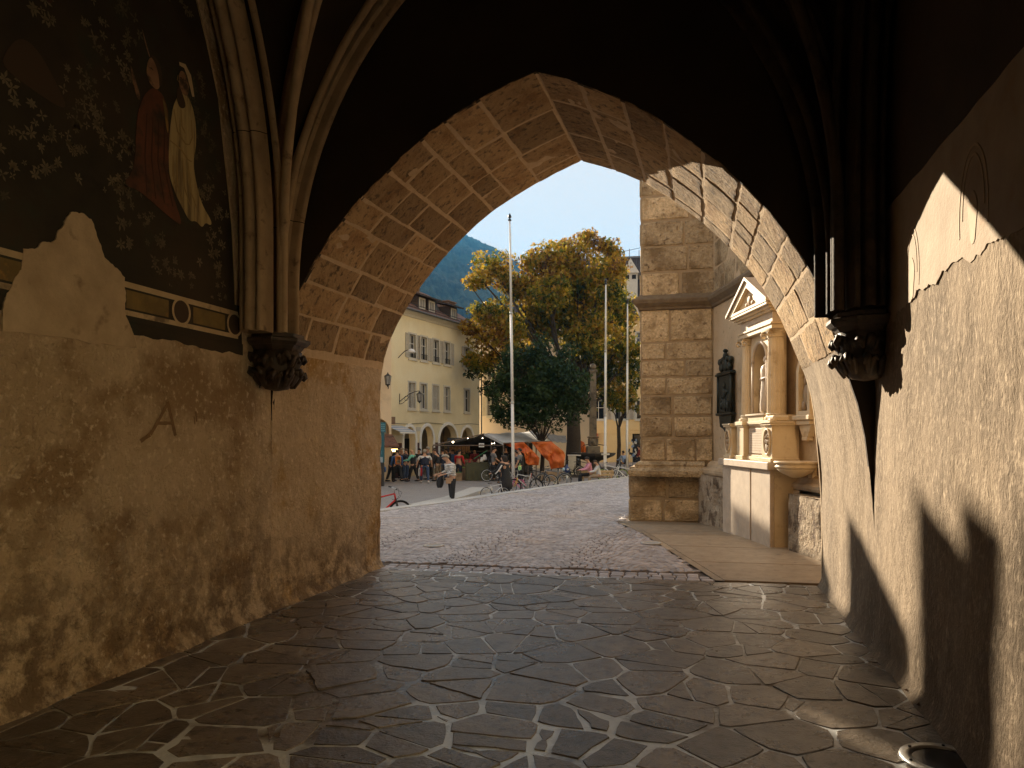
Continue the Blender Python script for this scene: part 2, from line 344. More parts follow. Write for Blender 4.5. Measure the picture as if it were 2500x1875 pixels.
# --- terrace of small setts in arcs
lip = [(-7.8, 14.6), (-7.75, 16.2), (-7.55, 17.4), (-7.1, 18.8), (-6.69, 20.3), (-6.22, 22.47), (-5.53, 25.32), (-4.68, 28.90), (-3.86, 31.44), (-2.9, 33.4)]
def lipx(y):
    for (a, b), (c_, d) in zip(lip, lip[1:]):
        if b <= y <= d: return a + (c_-a)*(y-b)/(d-b)
    return lip[0][0] if y < lip[0][1] else lip[-1][0]
def slabx(y): return .28 + (y - 8.7) * (-1.16-.29)/(14.19-8.88) if y < 15.6 else 1.0
g = MB(); g.grid(lambda u, v: ((lipx(8.3+25*v)-.02) + (2.6 - lipx(8.3+25*v))*u, 8.3+25*v, zt(0, 8.3+25*v) - .022), 8, 60); tag(g.build('terrace_bed', M['sett_joint']), kind='structure')
g = MB(); rnd = random.Random(3)
def sett(x, y, w_, d_, rot=0.):
    h = zt(x, y) + rnd.uniform(-.004, .003); b = .012; cr, sr = cos(rot), sin(rot)
    def q(a, e, z): return (x + a*cr - e*sr, y + a*sr + e*cr, z)
    j = lambda: rnd.uniform(-.005, .005)
    o = [(-w_/2+j(), -d_/2+j()), (w_/2+j(), -d_/2+j()), (w_/2+j(), d_/2+j()), (-w_/2+j(), d_/2+j())]
    vs = [q(a, e, h-.03) for a, e in o] + [q(a, e, h-.008) for a, e in o] + [q(a*.8, e*.8, h) for a, e in o]
    g.tone = rnd.uniform(-.5, .7) or .01
    g.add(vs, [(i, (i+1) % 4, 4+(i+1) % 4, 4+i) for i in range(4)] + [(4+i, 4+(i+1) % 4, 8+(i+1) % 4, 8+i) for i in range(4)] + [(8, 9, 10, 11)])
for r in range(3):            # straight border courses
    x = XL + .03
    while x < .36:
        w_ = rnd.uniform(.12, .17); yy = 8.47 + .19*(x - XL)/4.0 + r*.135
        if x + w_ < slabx(yy) - .05: sett(x + w_/2, yy, w_-.02, .108, .045)
        x += w_
WA = 1.5
for r in range(-8, 235):
    i = 0; x = -8.1
    while x < 2.2:
        ph = ((x + 8.1) % WA)/WA*2 - 1; arc = .42*(1 - ph*ph); yy = 8.95 + r*.105 + arc - .14
        slope = -.42*2*ph*2/WA; w_ = rnd.uniform(.085, .108)
        if yy > 8.93 + .19*(x - XL)/4.0 and yy < 33.2 and x > lipx(yy) + .40 and x < slabx(yy) - .11 and not (x > -1.5 and yy > 15.4): sett(x, yy, w_ - .012, .092, atan2(slope, 1.))
        x += w_ * cos(atan2(slope, 1.)) 
tag(g.build('terrace_setts', M['sett']), kind='structure')
# --- kerb along the terrace edge, retaining face, step
g = MB(); acc = 0; ys = [8.6 + .9*i for i in range(28)]
for a, b in zip(ys, ys[1:]):
    xa, xb = lipx(a), lipx(b); za, zb = zt(0, a), zt(0, b); g.tone = rnd.uniform(-.6, .6)
    gp = .008
    g.add([(xa, a+gp, za+.01), (xa+.37, a+gp, za+.01), (xb+.37, b-gp, zb+.01), (xb, b-gp, zb+.01), (xa-.03, a+gp, za-.02), (xb-.03, b-gp, zb-.02), (xa-.03, a+gp, -.9), (xb-.03, b-gp, -.9), (xa+.37, a+gp, za-.06), (xb+.37, b-gp, zb-.06)],
          [(0,1,2,3), (4,0,3,5), (6,4,5,7), (1,8,9,2), (0,4,6,8,1), (3,2,9,7,5)])
g.tone = .3; g.box(-3.3, 2.5, 33.25, 33.6, -.9, -.172)
tag(g.build('terrace_kerb', M['granite']), kind='structure')
g = MB(); pts = [onZ(a, b, -.79) for a, b in ((1000, 1240), (1085, 1221), (1150, 1196.5), (1202, 1197.5), (1170, 1206), (1125, 1222), (1060, 1245))]
g.tone = .2; g.prism([(p.x, p.y) for p in pts], lambda a, b, q: (a, b, -.66 - q), .14)
tag(g.build('plaza_landing', M['granite']), kind='structure')
# --- smooth slabs along the church wall, thin border course
g = MB(); rnd = random.Random(5)
yy = 8.62
while yy < 15.5:
    L = rnd.uniform(.75, 1.5); y2 = min(yy + L, 15.52)
    g.tone = rnd.uniform(-.5, .5); a, b = yy + .011, y2 - .011; z1, z2 = zt(0, a)+.006, zt(0, b)+.006
    g.add([(slabx(a)+.01, a, z1), (2.6, a+.12, z1), (2.6, b+.12, z2), (slabx(b)+.01, b, z2), (slabx(a)+.01, a, z1-.05), (2.6, a+.12, z1-.05), (2.6, b+.12, z2-.05), (slabx(b)+.01, b, z2-.05)],
          [(0,1,2,3), (4,0,3,7), (5,1,0,4), (6,2,1,5), (7,3,2,6)])
    yy = y2
yy = 8.6
while yy < 14.9:
    y2 = min(yy + rnd.uniform(.6, 1.), 14.95); g.tone = rnd.uniform(-.3, .9); a, b = yy+.004, y2-.004
    g.add([(slabx(a)-.10, a, zt(0,a)+.004), (slabx(a)+.003, a, zt(0,a)+.004), (slabx(b)+.003, b, zt(0,b)+.004), (slabx(b)-.10, b, zt(0,b)+.004)], [(0,1,2,3)]); yy = y2
tag(g.build('church_side_pavement', M['paving']), kind='structure')
def floor_light(px, py, r, label):
    p = onZ(px, py, 0.); z = zt(0, p.y) + .004
    o = thing('ground_light', label, 'ground light', (p.x, p.y, z), 0, 'lights set into the paving')
    a = MB(); a.lathe([(r*.72, .002), (r*.74, .012), (r, .012), (r*1.02, .0)], 28); a.build('rim', M['granite' if r < .2 else 'steel'], o, True)
    if r > .2:
        for k in range(6): s_ = MB(); s_.lathe([(.001, 0), (.008, 0), (.008, .006), (.001, .007)], 8, (r*.87*cos(k*pi/3+.3), r*.87*sin(k*pi/3+.3), .012)); s_.build('screw', M['black'], o)
    a = MB(); a.lathe([(.001, .004), (r*.735, .004), (r*.735, 0)], 24); a.build('lens', M['lens' if r > .2 else 'pale_lens'], o)
c('lens', (.02, .02, .022), rough=.12); c('pale_lens', (.5, .55, .58), rough=.15)
floor_light(2309, 1861, .205, 'round steel ground light let into the flagstones at the foot of the right wall')
floor_light(1058, 1333, .155, 'small pale disc light in the setts, nearer the left side of the arch')
floor_light(1590, 1327, .155, 'small pale disc light in the setts beside the sandy slabs on the right')
c('leaf_litter', (.20, .09, .03), (.12, .06, .03))
for i, (px, py, s_) in enumerate([(2226, 1690, .05), (2243, 1702, .045), (2262, 1728, .06), (2274, 1735, .045)]):
    p = onZ(px, py, .01); g = MB(); rr = random.Random(i)
    n = 9; rim = [(cos(2*pi*k/n)*s_*(.6+.5*(k % 2)), sin(2*pi*k/n)*s_*(.5+.3*(k % 2)), .012+.02*rr.random()) for k in range(n)]
    g.add([(0, 0, .006)] + rim, [(0, 1+k, 1+(k+1) % n) for k in range(n)])
    tag(g.build('dead_leaf', M['leaf_litter'], None, loc=(p.x, p.y, .004)), ['dry brown leaf at the foot of the right wall, farthest into the passage', 'curled brown leaf second from the arch by the right wall', 'larger brown leaf third from the arch by the right wall', 'small brown leaf nearest the viewer by the right wall'][i], 'leaf', 'dead leaves by the right wall')

# ================================================================ PASSAGE WALLS
def wxl(y, z):
    f = max(0, min(1, (2.35 - z)/.25)) 
    e = .055*max(0, 1 - z/.14)**2 * (1 + .6*nz(y*3, 9))           # dirt fillet at the foot
    return XL + f*(.022*fb(y, z, 2, 1.1, 4) + .006*nz(y*6, z*6, 4)) + e
def wxr(y, z):
    e = .04*max(0, 1 - z/.12)**2 * (1 + .8*nz(y*3, 19)); f = max(0, min(1, (2.55 - z)/.2))
    return XR - f*(.024*fb(y, z, 7, 1.0, 4) + .004*nz(y*7, z*4, 4)) - e
lw = thing('passage_wall', 'long ochre plaster wall of the passage with dark fresco above, on the left', 'wall', (XL, 3, 0))
rw = thing('passage_wall', 'rough rendered passage wall caught by the low sun, on the right', 'wall', (XR, 3, 0))
def rel(o, parent): o.matrix_parent_inverse = Matrix.Translation(parent.location).inverted(); return o
g = MB(); g.grid(lambda u, v: (wxl(YB + (Y0+.012-YB)*u, -.05 + 7.1*v**1.4), YB + (Y0+.012-YB)*u, -.05 + 7.1*v**1.4), 170, 110); rel(g.build('plaster', M['plaster_l'], lw, True), lw)
g = MB(); g.box(XL-.8, XL-.1, YB, Y0+.1, -.1, 7.2); rel(g.build('core', M['soot'], lw), lw)
g = MB(); g.grid(lambda u, v: (wxr(YB + (Y0-YB)*u, -.05 + 7.1*v**1.3), Y0 - (Y0-YB)*(1-u), -.05 + 7.1*v**1.3), 170, 120)
# unseen opening added behind the viewer; lets fill light onto the left wall
def in_fill_arch(y, z): return -1.9 < y < 3.0 and z < 2.2 + 2.1*sqrt(max(0, 1 - ((y-.55)/2.45)**2))
gf = [i for i, f in enumerate(g.f) if not in_fill_arch(sum(g.v[k][1] for k in f)/4, sum(g.v[k][2] for k in f)/4)]; g.f = [g.f[i] for i in gf]; g.m = [g.m[i] for i in gf]; g.t = [g.t[i] for i in gf]
rel(g.build('render', M['plaster_r'], rw, True), rw)
g = MB(); g.panel([(YB, -.1), (Y0+.1, -.1), (Y0+.1, 7.2), (YB, 7.2)], [[(-1.9, -.05)] + [(.55-2.45*cos(pi*k/16), 2.2+2.1*sin(pi*k/16)) for k in range(17)] + [(3.0, -.05)]], lambda a, b, q: (XR+.04+q, a, b), .45); rel(g.build('core', M['plaster_r'], rw), rw)
c('yard_gravel', (.50, .44, .35), (.42, .37, .29), bump=.4, bscale=30)
g = MB(); g.box(XR+.5, 12.6, -14, 5.7, -.9, -.03); tag(g.build('yard_ground', M['yard_gravel']), kind='structure')  # unseen pale yard ground added to bounce sun into the passage
# shade above the sun patch painted in as a dark zone on the right wall, pale ragged band of fresco ground
def ragged(y0, y1, n, f): return [(y0+(y1-y0)*i/n, f(y0+(y1-y0)*i/n)) for i in range(n+1)]
def flatpoly(poly, X, name, m, parent, th=.006, side=1):
    g = MB(); s_ = side
    g.prism(poly, lambda a, b, q: (X + s_*(th - q), a, b), th); return rel(g.build(name, m, parent), parent)
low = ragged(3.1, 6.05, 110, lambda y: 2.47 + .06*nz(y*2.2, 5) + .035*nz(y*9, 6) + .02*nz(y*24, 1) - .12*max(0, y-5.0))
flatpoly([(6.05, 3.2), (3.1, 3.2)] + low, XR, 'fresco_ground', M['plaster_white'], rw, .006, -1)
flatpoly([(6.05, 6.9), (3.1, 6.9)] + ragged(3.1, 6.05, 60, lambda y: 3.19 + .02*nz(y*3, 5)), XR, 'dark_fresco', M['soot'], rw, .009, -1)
def arcline(cy_, cz, ry, rz, th, a0, a1, n=26):
    o_ = [(cy_ + ry*cos(a0+(a1-a0)*k/n), cz + rz*sin(a0+(a1-a0)*k/n)) for k in range(n+1)]
    i_ = [(cy_ + (ry-th)*cos(a0+(a1-a0)*k/n), cz + (rz-th)*sin(a0+(a1-a0)*k/n)) for k in range(n+1)]
    return o_ + i_[::-1]
c('faded_line', (.42, .31, .20), (.55, .43, .30)); M['faded_line']
for (cy_, cz, ry, rz) in ((5.07, 2.60, .16, .30), (4.02, 2.68, .20, .33)):
    for dd in (0, .045): flatpoly(arcline(cy_, cz, ry-dd, rz-dd, .012, .0 if dd else -.25, pi if dd else pi+.3), XR-.006, 'painted_arch', M['faded_line'], rw, .003, -1)
    flatpoly([(cy_ + .055*cos(a)*(1+.2*sin(3*a)), cz - .02 + .13*sin(a)) for a in [k*pi/9 for k in range(18)]], XR-.006, 'painted_figure_trace', M['faded_line'], rw, .003, -1)

# ---- left wall: fresco, frieze, bare plaster patch, brushed letter
bl = [(2.66, 5.57), (3.0, 5.55), (3.38, 5.52), (3.77, 5.45), (4.37, 5.34), (4.75, 5.19), (5.02, 5.06), (5.4, 4.78), (5.9, 4.25), (6.2, 3.9)]
FX = XL + .004
fpoly = [(y, z) for z, y in bl] + [(3.4, 6.3), (-1.9, 6.3), (-1.9, 2.64)]
def frfn(N, L, geo, P, nzn, ramp, mix, col, b):
    x = mix(ramp(nzn(1.1, 5), .46, .62), col, (.045, .030, .016)); return mix(ramp(nzn(2.2, 6), .56, .68), x, (.028, .032, .020))
M['fresco'] = mat('dark_fresco_paint', (.020, .016, .009), (.034, .026, .014), .85, 4, .3, 60, fn=frfn, bd=.006)
fres = flatpoly(fpoly, XL, 'fresco', M['fresco'], lw, .004)
def sub(o, par): o.parent = par; o.matrix_parent_inverse = Matrix(); return o
c('leaf_paint', (.22, .18, .11), (.12, .095, .06), c3=(.07, .06, .035), s3=2.2, t3=(.5, .62)); 
g = MB(); rr = random.Random(21)
clusters = [(3.45,5.0),(3.62,4.85),(3.75,4.6),(4.25,4.55),(4.35,4.35),(4.1,4.2),(4.3,4.1),(4.05,3.72),(4.15,3.6),(4.3,3.55),(4.4,3.45),(3.95,3.55),(3.8,3.4),(3.6,3.35),(4.25,3.3),(4.4,3.25),(4.0,3.85),(4.6,4.85),(4.9,4.9),(5.1,4.3),(5.12,4.05),(5.2,3.75),(5.22,3.55),(5.3,3.4),(5.35,3.2),(5.32,3.0),(5.4,2.85),(4.6,3.0),(4.3,3.05),(3.5,3.7),(3.65,4.2),(3.9,4.45),(4.8,2.85),(3.4,3.1)]
for (a, b) in clusters:
    for _ in range(rr.randint(7, 12)):
        y, z = a + rr.gauss(0, .09), b + rr.gauss(0, .09); s_ = rr.uniform(.018, .042); n = rr.randint(4, 7); t0 = rr.uniform(0, 6)
        if y > 5.47 - max(0, (z-3.4)*.18): continue
        for k in range(n):
            t = t0 + k*2*pi/n; L_ = s_*rr.uniform(.8, 1.5); wd = s_*.24; m_ = (y + cos(t)*L_*.55, z + sin(t)*L_*.55); e = (y + cos(t)*L_, z + sin(t)*L_)
            g.add([(FX+.002, y, z), (FX+.002, m_[0]-sin(t)*wd, m_[1]+cos(t)*wd), (FX+.002, e[0], e[1]), (FX+.002, m_[0]+sin(t)*wd, m_[1]-cos(t)*wd)], [(0, 1, 2, 3)])
sub(g.build('painted_foliage', M['leaf_paint'], fres), fres)
c('red_robe_paint', (.17, .058, .028), (.09, .035, .018), c3=(.035, .024, .014), s3=4.5, t3=(.46, .62)); c('cream_robe_paint', (.50, .40, .20), (.36, .27, .12), c3=(.16, .115, .055), s3=6, t3=(.48, .64), stretch=(1, 3, .25)); c('skin_paint', (.36, .21, .12), (.20, .11, .065), c3=(.06, .04, .025), s3=9, t3=(.5, .62)); c('hair_paint', (.06, .035, .02)); c('white_paint_line', (.62, .48, .30), (.46, .35, .21), c3=(.2, .15, .09), s3=4, t3=(.55, .68))
c('olive_paint', (.26, .18, .055), (.12, .085, .035), c3=(.32, .19, .05), s3=6, t3=(.55, .65)); c('fold_paint', (.36, .25, .10), (.26, .18, .07)); c('dark_fold', (.06, .022, .012))
def smoothp(pts, it=2):
    for _ in range(it):
        q = []
        for k in range(len(pts)):
            p, r = pts[k], pts[(k+1) % len(pts)]; q += [(p[0]*.75+r[0]*.25, p[1]*.75+r[1]*.25), (p[0]*.25+r[0]*.75, p[1]*.25+r[1]*.75)]
        pts = q
    return pts
def paint(poly, name, m, par, lift, sm=True): return sub(flatpoly(smoothp(poly) if sm else poly, XL + .004 + lift, name, M[m], par, .0015), par)
def stroke(pts, wd):
    L_, R_ = [], []
    for i, (a, b) in enumerate(pts):
        p, q = pts[max(0, i-1)], pts[min(len(pts)-1, i+1)]; d = hypot(q[0]-p[0], q[1]-p[1]) or 1; nx, ny = -(q[1]-p[1])/d, (q[0]-p[0])/d; w_ = wd*(1 - .5*abs(2*i/(len(pts)-1)-1))
        L_.append((a+nx*w_/2, b+ny*w_/2)); R_.append((a-nx*w_/2, b-ny*w_/2))
    return L_ + R_[::-1]
paint([(4.62,4.12),(4.70,4.10),(4.76,3.95),(4.74,3.6),(4.78,3.42),(4.91,3.20),(4.80,3.22),(4.62,3.27),(4.45,3.33),(4.28,3.32),(4.40,3.45),(4.42,3.85),(4.48,4.0),(4.56,4.10)], 'painted_robed_figure', 'red_robe_paint', fres, .003)
paint([(4.55,4.12),(4.64,4.11),(4.66,4.22),(4.62,4.31),(4.56,4.33),(4.52,4.26),(4.51,4.18)], 'painted_head', 'skin_paint', fres, .0045)
paint([(4.56,4.30),(4.50,4.42),(4.46,4.50),(4.52,4.34)], 'painted_hand', 'skin_paint', fres, .0045); paint([(4.46,3.98),(4.42,4.06),(4.35,4.20),(4.38,4.06),(4.43,3.95)], 'painted_hand', 'skin_paint', fres, .0045)
paint([(4.67,4.10),(4.73,4.02),(4.745,3.84),(4.72,3.86),(4.70,3.99)], 'painted_sleeve', 'olive_paint', fres, .0045)
for i in range(4): paint(stroke([(4.52+.06*i, 3.9), (4.50+.065*i, 3.6), (4.52+.09*i, 3.32)], .012), 'painted_fold', 'dark_fold', fres, .0045, False)
cr = [(4.90,4.24),(4.99,4.20),(5.05,4.08),(5.06,3.88),(5.02,3.74),(5.05,3.60),(5.12,3.44),(5.25,3.34),(5.24,3.30),(5.17,3.31),(5.13,3.25),(5.06,3.29),(4.98,3.26),(4.91,3.33),(4.82,3.42),(4.74,3.56),(4.75,3.82),(4.77,3.95),(4.80,4.10)]
paint(cr, 'painted_robed_figure', 'cream_robe_paint', fres, .003)
paint([(4.87,4.22),(4.95,4.20),(4.98,4.30),(4.93,4.38),(4.87,4.38),(4.85,4.30)], 'painted_head', 'skin_paint', fres, .0045)
paint([(4.85,4.26),(4.90,4.20),(4.94,4.12),(4.86,4.08),(4.82,4.16)], 'painted_beard', 'hair_paint', fres, .006)
paint(stroke([(4.86,4.42),(4.92,4.43),(4.97,4.38),(5.0,4.30),(5.02,4.24)], .05), 'painted_turban_band', 'white_paint_line', fres, .006, False)
for pts in ([(4.80,4.05),(4.84,3.9),(4.93,3.84),(5.0,3.86)], [(4.76,3.80),(4.88,3.78),(4.96,3.73),(5.02,3.73)], [(4.83,3.72),(4.84,3.5),(4.93,3.33)], [(4.90,3.72),(4.92,3.5),(5.02,3.32)], [(4.96,3.71),(4.99,3.5),(5.10,3.33)], [(5.0,4.05),(5.01,3.92),(4.96,3.82)], [(4.79,3.7),(4.79,3.55),(4.86,3.4)], [(4.88,4.08),(4.89,3.96),(4.95,3.9)]):
    paint(stroke([( (a[0]*(1-t)+b[0]*t), (a[1]*(1-t)+b[1]*t)) for a, b in zip(pts, pts[1:]) for t in (0, .33, .66)], .014), 'painted_fold', 'fold_paint', fres, .0045, False)
paint([(3.4,3.78),(3.5,3.92),(3.62,3.90),(3.75,3.76),(3.85,3.62),(3.6,3.64),(3.38,3.68)], 'painted_rock', 'hair_paint', fres, .002); paint([(3.38,4.75),(3.5,4.7),(3.65,4.5),(3.75,4.2),(3.6,4.25),(3.38,4.5)], 'painted_hill', 'dark_fold', fres, .002)
paint([(3.55,5.3),(3.66,5.3),(3.62,4.65),(3.55,4.75)], 'painted_trunk', 'leaf_paint', fres, .002)
paint(stroke([(y, z) for z, y in bl], .022), 'painted_border_line', 'white_paint_line', fres, .003, False)
for (ya, za) in ((4.545, 4.235), (4.865, 4.315)):
    paint(stroke([(ya-.004, za), (ya+.016, za+.006), (ya+.034, za)], .010), 'painted_eye', 'hair_paint', fres, .007, False); paint(stroke([(ya-.022, za+.012), (ya-.030, za-.03), (ya-.012, za-.036)], .006), 'painted_nose', 'fold_paint', fres, .0068, False)
paint([(4.545,4.33),(4.60,4.345),(4.66,4.30),(4.675,4.20),(4.645,4.13),(4.64,4.22),(4.60,4.30)], 'painted_hair', 'hair_paint', fres, .0066)
# frieze
fz = flatpoly([(5.66,2.39),(5.64,2.72),(-1.9,2.72),(-1.9,2.39)], XL + .006, 'painted_frieze', M['fresco'], lw, .004)
for za, zb in ((2.625, 2.665), (2.435, 2.47)): sub(flatpoly([(5.6, za), (5.6, zb), (-1.9, zb), (-1.9, za)], XL + .010, 'painted_border_band', M['white_paint_line'], lw, .002), fz)
for ya, yb in ((4.32, 4.74), (5.02, 5.42), (3.6, 4.0), (3.0, 3.5)):
    sub(flatpoly([(ya, 2.485), (ya, 2.61), (yb, 2.61), (yb, 2.485)], XL + .010, 'painted_field', M['olive_paint'], lw, .0015), fz)
for yc in (4.88, 5.55):
    sub(flatpoly(arcline(yc, 2.55, .105, .105, .02, 0, 2*pi - .001, 28), XL + .012, 'painted_ring', M['white_paint_line'], lw, .002), fz)
    sub(flatpoly([(yc+.085*cos(k*pi/10), 2.55+.085*sin(k*pi/10)) for k in range(20)], XL + .012, 'painted_disc', M['dark_fold' if 0 else 'hair_paint'], lw, .0015), fz)
# bare plaster patch that breaks through fresco and frieze
pp = [(3.38,2.2),(3.40,2.42),(3.50,2.57),(3.52,2.68),(3.62,2.74),(3.74,2.80),(3.81,2.95),(3.87,3.015),(3.95,3.03),(4.03,2.99),(4.07,2.89),(4.13,2.78),(4.22,2.74),(4.30,2.70),(4.31,2.6),(4.30,2.45),(4.36,2.36),(4.42,2.22)]
pq = []
for k in range(len(pp)):
    p, q = pp[k], pp[(k+1) % len(pp)]
    for t in range(10): a, b = p[0]+(q[0]-p[0])*t/10, p[1]+(q[1]-p[1])*t/10; pq.append((a + .016*nz(a*11, b*11, 3) + .008*nz(a*40, b*40, 3), b + .016*nz(a*11, b*11, 8) + .008*nz(a*40, b*40, 9)))
flatpoly(pq, XL + .002, 'bare_plaster_patch', M['plaster_patch'], lw, .012)
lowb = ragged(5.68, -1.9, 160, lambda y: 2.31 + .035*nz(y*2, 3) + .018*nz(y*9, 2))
flatpoly([(-1.9, 2.40), (5.68, 2.40)] + lowb, XL + .001, 'painted_dado_shadow_band', M['fresco'], lw, .004)  # dark painted band under the frieze, ragged lower edge
# brushed letter A and a stray mark, laid on the uneven plaster
c('brushed_paint', (.19, .11, .045), (.26, .16, .075), scale=20)
g = MB()
def wallstroke(p, q, wd, n=10):
    d = hypot(q[0]-p[0], q[1]-p[1]); nx, ny = -(q[1]-p[1])/d, (q[0]-p[0])/d; vs = []
    for i in range(n+1):
        t = i/n; y, z = p[0]+(q[0]-p[0])*t, p[1]+(q[1]-p[1])*t; w_ = wd*(1 + .35*nz(y*30, z*30, 2))/2
        for s_ in (-1, 1): yy, zz = y+nx*w_*s_, z+ny*w_*s_; vs.append((wxl(yy, zz)+.0035, yy, zz))
    g.add(vs, [(2*i, 2*i+1, 2*i+3, 2*i+2) for i in range(n)])
wallstroke((4.74, 1.85), (4.56, 1.62), .032); wallstroke((4.56, 1.62), (4.48, 1.57), .03, 4); wallstroke((4.735, 1.86), (4.83, 1.61), .03); wallstroke((4.62, 1.70), (4.80, 1.705), .026)
rel(g.build('brushed_letter', M['brushed_paint'], lw), lw); lw.children[-1]
g = MB(); wallstroke((5.06, 1.80), (5.07, 1.72), .014, 4); wallstroke((5.04, 1.76), (5.05, 1.70), .01, 4); rel(g.build('brush_mark', M['brushed_paint'], lw), lw)

# ================================================================ ARCH WALL
nl = [(XL,-.05),(XL,.6),(XL,1.2),(-3.798,1.6),(-3.79,1.85),(-3.77,2.14),(-3.72,2.4),(-3.64,2.68),(-3.55,2.88),(-3.46,3.02),(-3.35,3.20),(-3.20,3.42),(-3.05,3.58),(-2.89,3.74),(-2.70,3.90),(-2.49,4.08),(-2.26,4.25),(-2.03,4.38),(-1.78,4.50),(-1.55,4.59),(-1.31,4.67)]
nr = [(-1.31,4.67),(-1.05,4.58),(-.80,4.46),(-.53,4.32),(-.27,4.15),(-.04,3.96),(.20,3.75),(.39,3.55),(.54,3.37),(.68,3.17),(.79,3.0),(.88,2.82),(.99,2.5),(1.11,2.10),(1.19,1.85),(1.24,1.60),(1.265,1.38),(1.29,1.1),(XR,.9),(XR,.5),(XR,-.05)]
fl_ = [(XL,-.05),(XL,.6),(XL,1.2),(XL,1.7),(-3.80,2.1),(-3.78,2.38),(-3.74,2.58),(-3.67,2.79),(-3.57,2.99),(-3.46,3.17),(-3.34,3.35),(-3.19,3.53),(-3.01,3.74),(-2.77,3.96),(-2.56,4.14),(-2.34,4.30),(-2.11,4.43),(-1.86,4.56),(-1.58,4.69),(-1.43,4.75),(-1.29,4.80)]
fr_ = [(-1.29,4.80),(-1.02,4.70),(-.80,4.61),(-.60,4.51),(-.28,4.28),(-.01,4.06),(.22,3.84),(.41,3.63),(.58,3.42),(.74,3.17),(.88,2.90),(1.0,2.61),(1.07,2.43),(1.14,2.25),(1.19,2.06),(1.22,1.87),(1.245,1.6),(1.27,1.3),(1.29,1.0),(XR,.5),(XR,-.05)]
def cum(p):
    o = [0]
    for a, b in zip(p, p[1:]): o.append(o[-1] + hypot(a[0]-b[0], a[1]-b[1]))
    return [x/o[-1] for x in o]
def at(p, cu, t):
    t = max(0, min(1, t))
    for i in range(len(cu)-1):
        if t <= cu[i+1]: k = (t-cu[i])/(cu[i+1]-cu[i] or 1); return (p[i][0]+(p[i+1][0]-p[i][0])*k, p[i][1]+(p[i+1][1]-p[i][1])*k)
    return p[-1]
aw = thing('arch_wall', 'thick pointed sandstone arch framing the plaza at the end of the passage', 'archway', (-1.25, Y0, 0))
# smooth profiles, parametrised by arc length in three parts: left leg+arc, right arc+leg
cl, cr_, dl, dr = cum(nl), cum(nr), cum(fl_), cum(fr_)
def soff(side, t, v):
    """point of the intrados; t 0..1 up the left / down the right, v 0 inner .. 1 outer"""
    a, b = (at(nl, cl, t), at(fl_, dl, t)) if side == 0 else (at(nr, cr_, t), at(fr_, dr, t))
    return Vector((a[0]+(b[0]-a[0])*v, Y0+(Y1-Y0)*v, a[1]+(b[1]-a[1])*v))
def sn(side, t, v):
    p = soff(side, t-.01, v); q = soff(side, t+.01, v); d = q-p; nrm = Vector((d.z, 0, -d.x)); return nrm.normalized()
def ts(side, zz):   # parameter where the intrados reaches height zz
    pr, cu = ((nl, cl), (nr, cr_))[side]; best = min(range(401), key=lambda i: abs(at(pr, cu, i/400)[1]-zz)); return best/400
for side in (0, 1):
    g = MB()
    def pf(u, v, side=side):
        p = soff(side, u, v); 
        if side == 0 and p.z < 2.35: rough = wxl(p.y, p.z) - XL + .03*max(0, v-.9)/.1*nz(p.z*4, 3)
        elif p.z < 2.3: rough = (XR - wxr(p.y, p.z)) * min(1, (2.3-p.z)/.5)
        else: rough = 0
        n = sn(side, u, v); return p + n*rough
    g.grid(pf, 90, 44); 
    for i, f in enumerate(g.f):
        z = sum(g.v[k][2] for k in f)/4; y = sum(g.v[k][1] for k in f)/4
        g.m[i] = 1 if z > 2.42 + .05*nz(y*3, 7) else 0
    rel(sharp(g.build('jamb_plaster', [M['plaster_jamb' if side == 0 else 'plaster_r'], M['arch_mortar']], aw, True), 60), aw)
# voussoirs
g = MB(); rnd = random.Random(9)
for side in (0, 1):
    t0, t1 = (ts(0, 2.44), 1.0) if side == 0 else (0.0, ts(1, 2.25))
    t = t0 if side == 0 else t0
    ks = [t0]
    while ks[-1] < t1 - .045: ks.append(ks[-1] + rnd.uniform(.042, .070))
    ks[-1] = t1
    for a, b in zip(ks, ks[1:]):
        v = 0.; cuts = [0.]
        while cuts[-1] < 1: cuts.append(min(1, cuts[-1] + rnd.uniform(.17, .40)))
        if len(cuts) > 2 and cuts[-1]-cuts[-2] < .08: cuts.pop(-2)
        sk = rnd.uniform(-.003, .003)
        for va, vb in zip(cuts, cuts[1:]):
            ga, gv = .0015*rnd.uniform(.6, 2.0), .0046*rnd.uniform(.6, 2.0); nu, nv = 7, 9; g.tone = rnd.uniform(-.55, .5) or .01; seed = rnd.random()*50; base = len(g.v); h = rnd.uniform(.002, .009); vs = []
            for j in range(nv+1):
                for i in range(nu+1):
                    fu, fv = (0, .035, .2, .4, .6, .8, .965, 1)[i], (0, .025, .12, .27, .42, .58, .73, .88, .975, 1)[j]
                    uu = a + ga + (b-a-2*ga)*fu + .0026*nz(fv*4+seed, 1) + sk*(fv-.5); vv = va + gv*(va > 0) + (vb-va-gv*((va > 0)+(vb < 1)))*fv + .006*nz(fu*3, seed)
                    edge = i in (0, nu) or j in (0, nv)
                    p = soff(side, uu, vv); n = sn(side, uu, vv)
                    hh = (-.004 if edge else h + .0045*fb(p.x*4, p.y*4, p.z*4+seed, 1, 3))
                    vs.append(p + n*hh)
            g.add(vs, [(j*(nu+1)+i, j*(nu+1)+i+1, (j+1)*(nu+1)+i+1, (j+1)*(nu+1)+i) for j in range(nv) for i in range(nu)])
rel(sharp(g.build('arch_stones', M['arch_stone'], aw, True), 40), aw)
